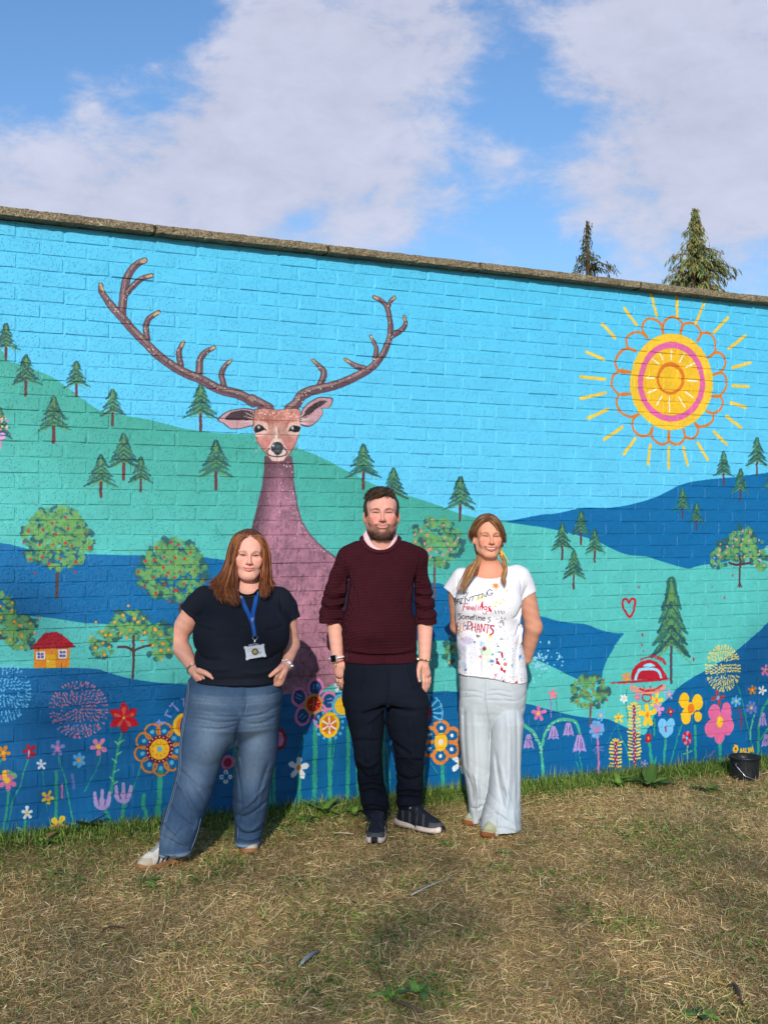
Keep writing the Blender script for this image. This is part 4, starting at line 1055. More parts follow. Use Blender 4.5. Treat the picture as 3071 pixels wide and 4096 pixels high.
# ------------------------------------------------------------------ solid modelling on a grid (one continuous surface per body or garment)
class Sdf:
    def __init__(s, lo, hi, res, fine=()):
        """fine: (axis, from, to, step) ranges with a closer grid"""
        s.ax = []
        for i in range(3):
            cuts = [(lo[i], hi[i], res)]
            for (ax, u, v, st) in fine:
                if ax == i: cuts = [(lo[i], u, res), (u, v, st), (v, hi[i], res)]
            pts = []
            for u, v, st in cuts:
                u, v = max(u, lo[i]), min(v, hi[i])
                if v-u > 1e-6: pts.append(np.linspace(u, v, max(2, int(math.ceil((v-u)/st))+1))[:-1])
            s.ax.append(np.append(np.concatenate(pts), hi[i]).astype(np.float32))
        s.F = np.full([len(q) for q in s.ax], 0.5, np.float32)
    def sub(s, lo, hi):
        sl = []
        for i in range(3):
            a = int(np.searchsorted(s.ax[i], lo[i])); b = int(np.searchsorted(s.ax[i], hi[i], 'right'))
            if b <= a: return None
            sl.append(slice(max(0, a-1), min(len(s.ax[i]), b+1)))
        return tuple(sl)
    def g(s, sl): return s.ax[0][sl[0]][:, None, None], s.ax[1][sl[1]][None, :, None], s.ax[2][sl[2]][None, None, :]
    def put(s, sl, d, k, op):
        f = s.F[sl]
        if op == 'add':
            if k > 0:
                h = np.maximum(k-np.abs(f-d), 0); s.F[sl] = np.minimum(f, d)-h*h*(.25/k)
            else: s.F[sl] = np.minimum(f, d)
        else:
            if k > 0:
                h = np.maximum(k-np.abs(f+d), 0); s.F[sl] = np.maximum(f, -d)+h*h*(.25/k)
            else: s.F[sl] = np.maximum(f, -d)
    def chain(s, pts, rad, k=.01, op='add', sc=(1, 1, 1), cut=None):
        P = np.asarray(pts, float); r = np.broadcast_to(np.asarray(rad, float), (len(P),))
        sc = np.asarray(sc, float); m = r.max()/sc.min()+k+.02
        sl = s.sub(P.min(0)-m, P.max(0)+m)
        if sl is None: return
        X, Y, Z = s.g(sl)
        D = None
        for i in range(len(P)-1):
            a, b = P[i]*sc, P[i+1]*sc; ba = b-a; L_ = float(ba@ba)+1e-12
            px, py, pz = X*np.float32(sc[0])-np.float32(a[0]), Y*np.float32(sc[1])-np.float32(a[1]), Z*np.float32(sc[2])-np.float32(a[2])
            t = np.clip((px*np.float32(ba[0])+py*np.float32(ba[1])+pz*np.float32(ba[2]))/np.float32(L_), 0, 1)
            d = np.sqrt((px-t*np.float32(ba[0]))**2+(py-t*np.float32(ba[1]))**2+(pz-t*np.float32(ba[2]))**2)-(np.float32(r[i])+t*np.float32(r[i+1]-r[i]))
            D = d if D is None else np.minimum(D, d)
        if cut is not None:
            for (c0, n0) in cut:
                n0 = np.asarray(n0, float); n0 = n0/np.linalg.norm(n0)
                D = np.maximum(D, ((X-np.float32(c0[0]))*np.float32(n0[0])+(Y-np.float32(c0[1]))*np.float32(n0[1])+(Z-np.float32(c0[2]))*np.float32(n0[2])))
        s.put(sl, D, k, op)
    def ell(s, c0, r, k=.01, op='add', R=None):
        c0 = np.asarray(c0, float); r = np.asarray(r, float); m = r.max()+k+.01
        sl = s.sub(c0-m, c0+m)
        if sl is None: return
        X, Y, Z = s.g(sl); q = [X-np.float32(c0[0]), Y-np.float32(c0[1]), Z-np.float32(c0[2])]
        if R is not None:
            R = np.asarray(R, np.float32); q = [q[0]*R[0, j]+q[1]*R[1, j]+q[2]*R[2, j] for j in range(3)]
        k0 = np.sqrt(sum((q[j]/np.float32(r[j]))**2 for j in range(3)))
        k1 = np.sqrt(sum((q[j]/np.float32(r[j]**2))**2 for j in range(3)))+1e-6
        s.put(sl, k0*(k0-1)/k1, k, op)
    def stack(s, z, cx, a, cy, b, k=.02, op='add', e=2.2, ztop=None, zbot=None, back=1.0, soft=0.0):
        """rings at heights z: centre cx, cy; half widths a (sideways), b (depth)"""
        z = np.asarray(z, float); o = np.argsort(z); z = z[o]
        cx, a, cy, b = [np.broadcast_to(np.asarray(q, float), z.shape)[o] for q in (cx, a, cy, b)]
        ztop = z[-1] if ztop is None else ztop; zbot = z[0] if zbot is None else zbot
        m = k+.02
        sl = s.sub(((cx-a).min()-m, (cy-b).min()-m, zbot-m), ((cx+a).max()+m, (cy+b).max()+m, ztop+m))
        if sl is None: return
        X, Y, Z = s.g(sl); zz = Z.ravel()
        def it(v):
            w = np.interp(zz, z, v)
            return w.astype(np.float32)[None, None, :]
        A, B, CX, CYY = it(a), it(b), it(cx), it(cy)
        u = np.abs(X-CX)/A; v = np.abs(Y-CYY)/B
        rr_ = (u**np.float32(e)+v**np.float32(e))**np.float32(1/e)
        D = (rr_-1)*np.minimum(A, B)
        D = np.maximum(D, np.maximum(Z-np.float32(ztop), np.float32(zbot)-Z))
        s.put(sl, D, k, op)
    def warp2(s, fn, front=None):
        """raise (+) or sink (-) the surface by fn(U, Z), a relief seen from the front"""
        U, Z = np.meshgrid(s.ax[0], s.ax[2], indexing='ij')
        h = fn(U, Z).astype(np.float32)
        if front is None: s.F -= h[:, None, :]
        else:
            w = np.clip((front-s.ax[1])/.06+.5, 0, 1).astype(np.float32)
            s.F -= h[:, None, :]*w[None, :, None]
    def mesh(s):
        F = s.F; ins = F < 0
        n0, n1, n2 = F.shape
        cnt = np.zeros((n0-1, n1-1, n2-1), np.uint8)
        for i in (0, 1):
            for j in (0, 1):
                for k in (0, 1): cnt += ins[i:n0-1+i, j:n1-1+j, k:n2-1+k]
        I, J, K = np.nonzero((cnt > 0) & (cnt < 8))
        idx = np.full(cnt.shape, -1, np.int32); idx[I, J, K] = np.arange(len(I), dtype=np.int32)
        cor = {}
        for i in (0, 1):
            for j in (0, 1):
                for k in (0, 1): cor[(i, j, k)] = F[I+i, J+j, K+k]
        acc = np.zeros((len(I), 3)); w = np.zeros(len(I))
        for a in cor:
            for ax in range(3):
                if a[ax]: continue
                b = list(a); b[ax] = 1; b = tuple(b)
                fa, fb = cor[a], cor[b]; x = (fa < 0) != (fb < 0)
                t = np.where(x, fa/np.where(x, fa-fb, 1), 0)
                p = np.tile(np.array(a, float), (len(I), 1)); p[:, ax] = t
                acc += p*x[:, None]; w += x
        V = acc/w[:, None]+np.stack([I, J, K], 1)
        V = np.stack([np.interp(V[:, i], np.arange(len(s.ax[i])), s.ax[i]) for i in range(3)], 1)
        Q = []
        for ax in range(3):
            a = [slice(None)]*3; b = [slice(None)]*3
            a[ax] = slice(0, -1); b[ax] = slice(1, None)
            A, B = ins[tuple(a)], ins[tuple(b)]
            P = np.array(np.nonzero(A != B)).T
            o1, o2 = [(1, 2), (2, 0), (0, 1)][ax]
            ok = (P[:, o1] > 0) & (P[:, o2] > 0) & (P[:, o1] < F.shape[o1]-1) & (P[:, o2] < F.shape[o2]-1)
            P = P[ok]; fl = A[tuple(P.T)]
            def at(d1, d2):
                q = P.copy(); q[:, o1] += d1; q[:, o2] += d2; return idx[q[:, 0], q[:, 1], q[:, 2]]
            q = np.stack([at(-1, -1), at(0, -1), at(0, 0), at(-1, 0)], 1)
            q[~fl] = q[~fl][:, ::-1]
            Q.append(q)
        Q = np.concatenate(Q)
        return V, Q[(Q >= 0).all(1)]


class Fig:
    """a standing figure: frame with x to the picture's right, y away from the camera, z up"""
    def __init__(s, px0, d0, zg):
        s.d0 = d0
        P = CAM+d0*ray_px(px0, 2109.0)
        s.O = np.array([P[0], P[1], zg])
    def p(s, x, y, V=0.0):
        q = CAM+(s.d0+V)*ray_px(x, y)-s.O
        return np.array([q@RT, q@FWH, q[2]])
    def k(s, K, x, y, V=0.0):
        a = CROPS[K]; return s.p(a[0]+x*a[2], a[1]+y*a[2], V)
    def m(s, K): return CROPS[K][2]*s.d0/FPX
    def ks(s, K, pts):
        return np.array([s.k(K, *q) for q in pts])
    def rows(s, K, rows, V=0.0):
        """rows (y, xl, xr) -> z, centre, half width"""
        z, cx, a = [], [], []
        for i, (y, l, r) in enumerate(rows):
            v = V if np.isscalar(V) else V[i]
            A, B = s.k(K, l, y, v), s.k(K, r, y, v); z.append(A[2]); cx.append((A[0]+B[0])/2); a.append((B[0]-A[0])/2)
        return np.array(z), np.array(cx), np.array(a)
    def relief(s, K, strokes):
        """strokes ([(x,y)...], height mm, half width px): folds and creases of cloth"""
        m_ = s.m(K)
        out = []
        for pts, h, w in strokes:
            q = s.ks(K, [(x, y) for x, y in pts])[:, [0, 2]]
            out.append((catmull(q, 4), h*.001, w*m_))
        def fn(U, Z):
            H = np.zeros(U.shape)
            for q, h, w in out:
                u0, u1 = q[:, 0].min()-3*w, q[:, 0].max()+3*w; z0, z1 = q[:, 1].min()-3*w, q[:, 1].max()+3*w
                ui = np.nonzero((U[:, 0] >= u0) & (U[:, 0] <= u1))[0]; zi = np.nonzero((Z[0] >= z0) & (Z[0] <= z1))[0]
                if not len(ui) or not len(zi): continue
                us, zs = slice(ui[0], ui[-1]+1), slice(zi[0], zi[-1]+1)
                x, y = U[us, zs], Z[us, zs]; D = np.full(x.shape, 9.); TT = np.zeros(x.shape)
                n = len(q)-1
                for i in range(n):
                    a, b = q[i], q[i+1]; d = b-a; L_ = d@d+1e-12
                    t = np.clip(((x-a[0])*d[0]+(y-a[1])*d[1])/L_, 0, 1); e = np.hypot(x-a[0]-t*d[0], y-a[1]-t*d[1])
                    TT = np.where(e < D, (i+t)/n, TT); D = np.minimum(D, e)
                H[us, zs] += h*np.exp(-(D/w)**2*1.6)*np.clip(np.minimum(TT, 1-TT)*6+.25, 0, 1)
            return H
        return fn
    def obj(s, name, V, F, mat, root, cols=None, parent=None):
        return link(name, np_mesh(name, V, F, mat, True, cols), parent or root)
    def root(s, label, group=None):
        o = empty('person', s.O.tolist(), -YAW); tag(o, label, 'person', group); return o


def wrinkle(seed, amp, sx, sz, ang=0.0):
    q = np.random.default_rng(seed); ph = q.uniform(0, 6.28, 8); f = q.uniform(.7, 1.5, 8)
    ca, sa = math.cos(ang), math.sin(ang)
    def fn(U, Z):
        a, b = U*ca+Z*sa, Z*ca-U*sa
        w = .6*np.sin(a*sx*.6*f[0]+ph[0])+.5*np.sin(b*sz*.4*f[1]+ph[1])
        return amp*(.5*np.sin(b*sz*f[2]+a*sx*f[3]*.5+ph[2]+1.3*w)+.35*np.sin(b*sz*1.9*f[4]-a*sx*f[5]+ph[3]+1.1*w)+.25*np.sin(a*sx*2.2*f[6]+b*sz*.8+ph[4]+w))
    return fn


def creases(seed, amp, f, z0, z1, soft=.08):
    """sharp irregular creases between two heights"""
    q = np.random.default_rng(seed); ph = q.uniform(0, 6.28, 9)
    def fn(U, Z):
        m_ = np.clip((Z-z0)/soft, 0, 1)*np.clip((z1-Z)/soft, 0, 1)
        w = np.sin(U*13+ph[0]+2*np.sin(Z*9+ph[1]))+.6*np.sin(U*29+Z*11+ph[2])
        a = Z*f+1.5*w+ph[3]; b = Z*f*.63-U*f*.45+1.7*np.sin(Z*f*.21+U*17+ph[4])+ph[5]; c_ = Z*f*1.4+U*f*.5+1.3*np.sin(U*23+ph[6])
        r = lambda x: (1-np.abs(np.sin(x)))**2
        g = .5+.5*np.sin(U*9+Z*14+ph[7])
        return -amp*m_*(r(a)*g+r(b)*(1-g)+.45*r(c_)*np.abs(np.sin(Z*7+U*5+ph[8])))
    return fn


# ---- head: one mould, posed and proportioned per person (metres, eye level, face towards -y)
class Head:
    def __init__(s, f, c0, scale, yaw=0., pitch=0., roll=0., wide=1.0):
        R = Matrix.Rotation(yaw, 3, 'Z') @ Matrix.Rotation(roll, 3, 'Y') @ Matrix.Rotation(pitch, 3, 'X')
        s.R = np.array(R); s.c = np.asarray(c0, float); s.k = scale; s.w = wide
    def P(s, x, y, z): return s.c+s.R@(np.array([x*s.w, y, z])*s.k)
    def inv(s, V):
        q = (np.asarray(V)-s.c)@s.R/s.k; q[:, 0] /= s.w; return q
    def build(s, g, o):
        E = lambda c_, r, k=.012, op='add': g.ell(s.P(*c_), np.array([r[0]*s.w, r[1], r[2]])*s.k, k*s.k, op, s.R)
        C = lambda pts, r, k=.01, op='add': g.chain([s.P(*q) for q in pts], np.atleast_1d(np.asarray(r, float))*s.k if not np.isscalar(r) else r*s.k, k*s.k, op)
        jw, ch = o.get('jaw', 1.0), o.get('chin', 1.0)
        E((0, .012, .034), (.073, .092, .086), 0)
        E((0, -.036, .040), (.061, .052, .056), .03)
        E((0, -.034, -.040), (.057*jw, .052, .066), .03)
        for q in (-1, 1):
            C([(q*.056*jw, .004, -.030), (q*.049*jw, -.012, -.070), (q*.020, -.066, -.101*ch)], [.018, .018, .017], .024)
            E((q*.040*jw, -.064, -.034), (.021, .018, .022), .022)
            E((q*.043, -.071, -.018), (.017, .014, .013), .018)
        E((0, -.074, -.102*ch), (.021, .018, .016), .02)
        E((0, -.080, -.058), (.027, .018, .024), .02)
        # brow, sockets, lids
        C([(-.044, -.074, .018), (-.022, -.088, .0175), (0, -.089, .014), (.022, -.088, .0175), (.044, -.074, .018)], [.005, .009, .008, .009, .005], .018)
        for q in (-1, 1):
            E((q*.0295, -.105, .002), (.0175, .021, .0130), .010, 'sub')
            E((q*.031, -.0725, -.0015), (.0165, .0125, .0105), .010)
            C([(q*.048, -.0795, -.001), (q*.031, -.0935, .0008), (q*.016, -.0865, -.002)], .0011, .003, 'sub')
            C([(q*.047, -.081, -.010), (q*.031, -.091, -.0125), (q*.018, -.088, -.010)], .0012, .005, 'sub')
        # nose
        C([(0, -.092, .010), (0, -.104, -.014), (0, -.117, -.034)], [.0068, .0085, .0112], .012)
        for q in (-1, 1):
            E((q*.0122, -.1035, -.0385), (.0074, .0095, .0070), .007)
            E((q*.0075, -.1135, -.0455), (.0038, .006, .0030), .003, 'sub')
        C([(0, -.101, -.047), (0, -.098, -.056)], .0026, .006, 'sub')
        # mouth
        sm = o.get('smile', .3); mw = o.get('mw', .024); zc = -.0655; op = o.get('open', 0.)
        xs = np.linspace(-1, 1, 7)
        up = [(x*mw, -.1005+.016*x*x, zc+.0045-.003*x*x+sm*.009*x*x+op*.3) for x in xs]
        lo = [(x*mw*.9, -.0995+.016*x*x, zc-.0062-op+sm*.0135*x*x+op*x*x) for x in xs]
        C(up, np.array([.002, .0042, .0048, .0044, .0048, .0042, .002])*o.get('lipr', 1), .005); C(lo, np.array([.002, .0045, .0060, .0064, .0060, .0045, .002])*o.get('lipr', 1), .005)
        line = [(x*mw*1.06, -.1055+.017*x*x, zc+sm*.010*x*x-op*.35*(1-x*x)) for x in xs]
        C(line, [.0012, .0014+op*.2, .0014+op*.42, .0014+op*.46, .0014+op*.42, .0014+op*.2, .0012] if op else .0013, .003, 'sub')
        if sm > .2:
            for q in (-1, 1):
                C([(q*.019, -.101, -.040), (q*.030, -.092, -.052), (q*(mw+.011), -.080, -.070)], [.0014, .0016, .001], .007, 'sub')
        C([(-.012, -.094, -.081), (0, -.097, -.082), (.012, -.094, -.081)], .003, .008, 'sub')
        for q in (-1, 1):
            if o.get('ears', True):
                Re = np.array(Matrix(s.R.tolist()) @ Matrix.Rotation(q*.42, 3, 'Z') @ Matrix.Rotation(-.18, 3, 'X'))
                e = o.get('ear', 1.0)
                g.ell(s.P(q*.0765, .010, -.012), np.array([.0065, .019, .031])*s.k*e, .006*s.k, 'add', Re)
                g.ell(s.P(q*.0835, .006, -.010), np.array([.004, .011, .019])*s.k*e, .004*s.k, 'sub', Re)


def skin_cols(h, V, o):
    """albedo of skin, lips, brows, lashes, teeth, plus painted brow shade on the lids, in head coordinates"""
    q = h.inv(V); x, y, z = q.T
    n = len(V); r = np.random.default_rng(5)
    base = lin(o['skin']); C = np.tile(base, (n, 1))
    front = (y < -.035) & (z > -.13)
    mot = .5+.5*np.sin(x*420+np.sin(z*310)*2)*np.sin(z*380+1.7*np.sin(x*260))
    C *= (1+.05*(mot-.5))[:, None]
    def blend(w, col):
        C[:] = C*(1-w[:, None])+lin(col)*w[:, None]
    sm = lambda d, w: np.clip(.5-d/w, 0, 1)
    ax = np.abs(x)
    # flush of cheeks, nose
    blend(front*np.exp(-(((ax-.043)/.020)**2+((z+.030)/.020)**2))*o.get('flush', .4), o.get('flushc', (224, 130, 118)))
    blend(front*np.exp(-((x/.014)**2+((z+.030)/.016)**2))*o.get('flush', .4)*.8, o.get('flushc', (224, 130, 118)))
    smile, mw, zc, op = o.get('smile', .3), o.get('mw', .024), -.0655, o.get('open', 0.)
    xx = np.clip(x/mw, -1.1, 1.1); c0 = zc+smile*.010*xx*xx
    upz = c0+.0075*(1-.8*xx*xx)-.0012*np.exp(-(x/.004)**2)+op*.3*(1-xx*xx); loz = c0-(.0115+op*1.25)*(1-xx*xx)-.0005
    inm = (y < -.07)*sm(np.maximum(z-upz, loz-z), .002)*sm(ax-mw*1.04, .002)
    blend(inm*o.get('lipk', .8), o.get('lip', (190, 100, 96)))
    ml = c0-op*.35*(1-xx*xx)
    if op:
        gap = (y < -.07)*sm(np.abs(z-ml)-(.0012+op*.62*np.clip(1-xx**2, 0, 1)), .0014)*sm(ax-mw*.97, .002)
        blend(gap, (96, 34, 34))
        tee = (y < -.07)*sm(np.abs(z-(ml+op*.12))-(.0006+op*.46*np.clip(1-xx**2*1.1, 0, 1)), .0014)*sm(ax-mw*.74, .004)
        blend(tee*o.get('teek', 1.), (206, 192, 174))
    else:
        blend((y < -.07)*sm(np.abs(z-ml)-.0011, .0014)*sm(ax-mw, .003)*.9, (92, 44, 44))
    # brows, lash line, eyes screwed up against the sun
    tt = (ax-.032)/.0195
    bz = .0175+.004*(1-tt*tt)-.0025*np.clip(tt, 0, 2)+o.get('browz', 0)
    bro = (y < -.05)*sm(np.abs(z-bz)-o.get('browt', .0028)*np.clip(1.05-.55*np.clip(tt, 0, 1)**1.5-.3*np.clip(-tt, 0, 1)**3, .1, 1), .0026)*sm(np.abs(ax-.032)-.0195, .004)
    hairs = .72+.28*np.sin(ax*2600+z*1500)
    blend(bro*o.get('browk', .8)*hairs, o['brow'])
    te = (ax-.031)/.0150; ez = -.0008+.0010*te; eo = o.get('eyeo', .0018)*np.clip(1-te*te, 0, 1)
    F_ = (y < -.05)*1.0
    blend(F_*sm(np.abs(z-ez-.0062)-.0036, .004)*sm(np.abs(ax-.031)-.0160, .004)*o.get('lidk', .5), o.get('lid', (168, 104, 92)))  # upper lid darkened, the brow's shade put into the skin colour
    blend(F_*sm(np.abs(z-ez+.0052)-.0020, .003)*sm(np.abs(ax-.031)-.0130, .005)*.35, (176, 104, 92))
    blend(F_*sm(np.abs(z-ez)-eo, .0010)*sm(np.abs(te)-.95, .1)*.95, (128, 110, 102))
    blend(F_*sm(np.abs(z-ez)-eo, .0010)*sm(np.abs(ax-.031)-.0054, .0012), o.get('iris', (30, 26, 24)))
    blend(F_*sm(np.abs(z-ez-eo-.0010)-.0021, .0014)*sm(np.abs(te)-1.08, .12)*.97, o.get('lash', (30, 18, 15)))
    blend(F_*sm(np.abs(z-ez+eo+.0005)-.0005, .0012)*sm(np.abs(te)-.95, .12)*.75, (96, 56, 48))
    if o.get('crow'):
        for dz in (-.006, .0, .006):
            cl_ = sm(np.abs(z-(dz*1.2+(ax-.048)*dz*60))-.0005, .0012)*sm(np.abs(ax-.055)-.007, .003)*(y < -.02); blend(cl_*o['crow'], (150, 92, 74))
    if o.get('freckle'):
        fr = (np.sin(x*1300+2*np.sin(z*900))*np.sin(z*1180+2*np.sin(x*770)) > .82)*front
        blend(fr*o['freckle'], (176, 112, 84))
    if 'beard' in o:
        jaw = sm(z-(-.042+.35*np.clip(.062-ax, 0, 1)*-1+.0), .016)
        lim = -.060+np.clip((ax-.030)/.030, 0, 1)**1.2*.060
        be = (y < .035)*sm(z-lim, .016)*sm(-.128-z, .012)
        be = be*np.clip(1-(inm > .3)*1.0, 0, 1)
        chinp = np.exp(-((x/.012)**2+((z+.081)/.009)**2)); be = be*(1-.75*chinp)
        mou = (y < -.08)*sm(np.abs(z-(-.0515-.20*ax))-.0042, .003)*sm(ax-.034, .006)*(.70-.35*np.exp(-(x/.005)**2))
        stub = .62+.38*r.random(n)
        cheek = np.clip((lim-z)/.018, 0, 1); dn = np.clip((-z-.055)/.05, 0, 1)
        amt = np.clip(np.maximum(be*(.26+.36*cheek+.45*dn), mou)*stub, 0, .95)
        colr = lin((128, 84, 62))[None]*(1-dn[:, None])+lin(o['beard'])[None]*dn[:, None]
        C[:] = C*(1-amt[:, None])+colr*amt[:, None]
    return C


def skin_mat(name, rough=.56):
    M = Mat(name, rough=rough, spec=.16)
    p = M.coord('Object')
    M.color(M.mix(1.0, M.attr(), M.ramp(M.noise(p, 90, 5, .7), [(.3, (.93, .91, .90)), (.7, (1.04, 1.03, 1.02))]), 'MULTIPLY'))
    M.bump(M.noise(p, 420, 3, .6), .12, .004)
    M.b.inputs['Subsurface Weight'].default_value = .05
    M.b.inputs['Subsurface Radius'].default_value = (.010, .0035, .0018)
    M.b.inputs['Subsurface Scale'].default_value = .2
    return M.m


def cloth_mat(name, col, rough=.9, weave=900, var=.10, vcol=False):
    M = Mat(name, rough=rough, spec=.15)
    p = M.coord('Object')
    base = M.attr() if vcol else None
    n1 = M.noise(p, 14, 4, .6); n2 = M.noise(p, weave*.35, 3, .7)
    k = M.math('ADD', M.math('MULTIPLY', M.math('SUBTRACT', n1, .5), var*1.6), M.math('ADD', M.math('MULTIPLY', M.math('SUBTRACT', n2, .5), var*2.2), 1.0))
    M.color(M.scale(base if vcol else tuple(col[:3]), k))
    M.bump(n2, .25, .003)
    M.b.inputs['Sheen Weight'].default_value = .0
    return M.m


def strands(name, guides, n, rad, root, mat, spread=.006, seed=1, cols=((.1, .05, .02),), seg=12, wave=.0, clump=.5, side=4):
    """hair: tapered tubes that follow blends of guide curves"""
    q = np.random.default_rng(seed)
    G = np.array([np.stack([np.interp(np.linspace(0, 1, seg), np.linspace(0, 1, len(g_)), np.asarray(g_)[:, i]) for i in range(3)], 1) for g_ in [catmull(np.asarray(w_, float), 5) for w_ in guides]])
    V = []; F = []; C = []; nv = 0
    t = np.linspace(0, 1, seg)
    ring = np.arange(side)
    for i in range(n):
        u = q.uniform(0, len(G)-1.001); a = int(u); fr = u-a
        cl = fr*fr*(3-2*fr); fr = fr*(1-clump)+cl*clump
        c_ = G[a]*(1-fr)+G[a+1]*fr
        off = q.normal(0, spread, 3)
        c_ = c_+off[None]*(.55+.75*t[:, None])
        if wave:
            ph = q.uniform(0, 6.28, 3); c_ = c_+wave*np.stack([np.sin(7*t+ph[0]), np.sin(6*t+ph[1]), np.sin(5*t+ph[2])*.4], 1)*t[:, None]
        L_ = 1.0-.42*q.random()**2; m_ = max(4, int(seg*L_)); c_ = c_[:m_]
        tn = np.gradient(c_, axis=0); tn /= np.linalg.norm(tn, axis=1)[:, None]+1e-9
        r_ = rad*q.uniform(.6, 1.25)*np.clip(np.minimum(.45+2.5*np.linspace(0, 1, m_), 1.02-np.linspace(0, 1, m_)**3*.85), .1, 1)
        ref = np.array([.3, -.9, .25]); A = np.cross(tn, ref); A /= np.linalg.norm(A, axis=1)[:, None]+1e-9; B = np.cross(tn, A)
        th = 2*math.pi*ring/side
        P = c_[:, None]+r_[:, None, None]*(np.cos(th)[None, :, None]*A[:, None]+np.sin(th)[None, :, None]*B[:, None])
        V.append(P.reshape(-1, 3))
        id_ = nv+np.arange(m_*side).reshape(m_, side); nx = np.roll(id_, -1, 1)
        F.append(np.stack([id_[:-1], nx[:-1], nx[1:], id_[1:]], -1).reshape(-1, 4)); nv += m_*side
        cc = np.asarray(cols[q.integers(len(cols))])*q.uniform(.75, 1.25)
        C.append(np.tile(cc, (m_*side, 1)))
    return np.concatenate(V), np.concatenate(F), np.concatenate(C)


def fuzz(name, V, F, mask, n, dirf, ln, w, cols, mat, par, seed=1, jit=.22):
    """short hairs standing on a surface"""
    rr = np.random.default_rng(seed)
    ii = np.nonzero(mask)[0]
    if not len(ii): return
    ii = rr.choice(ii, min(n, len(ii)), replace=False)
    nrm = np.zeros_like(V); N_ = np.cross(V[F[:, 1]]-V[F[:, 0]], V[F[:, 3]]-V[F[:, 0]])
    for j in range(4): np.add.at(nrm, F[:, j], N_)
    nrm /= np.linalg.norm(nrm, axis=1)[:, None]+1e-9
    P0 = V[ii]; d = dirf(P0, nrm[ii])+rr.normal(0, jit, (len(ii), 3)); d /= np.linalg.norm(d, axis=1)[:, None]
    L_ = rr.uniform(ln[0], ln[1], len(ii))[:, None]; sd_ = np.cross(d, nrm[ii]+rr.normal(0, .3, (len(ii), 3))); sd_ /= np.linalg.norm(sd_, axis=1)[:, None]+1e-9
    mid = P0+d*L_*.5+nrm[ii]*L_*.08
    Vb = np.stack([P0-sd_*w, P0+sd_*w, mid+sd_*w*.8, mid-sd_*w*.8, P0+d*L_], 1).reshape(-1, 3)
    k = np.arange(len(ii))[:, None]*5
    c_ = np.asarray(cols)[rr.integers(len(cols), size=len(ii))]*rr.uniform(.6, 1.4, (len(ii), 1))
    return tag(link(name, np_mesh(name, Vb, [k+np.array([[0, 1, 2, 3]]), k+np.array([[3, 2, 4]])], mat, True, np.repeat(c_, 5, 0)), par), kind='stuff')


def hair_mat(name):
    M = Mat(name, rough=.5, spec=.3)
    M.color(M.attr())
    return M.m


def catxyz(*a): return [tuple(q) for q in a]

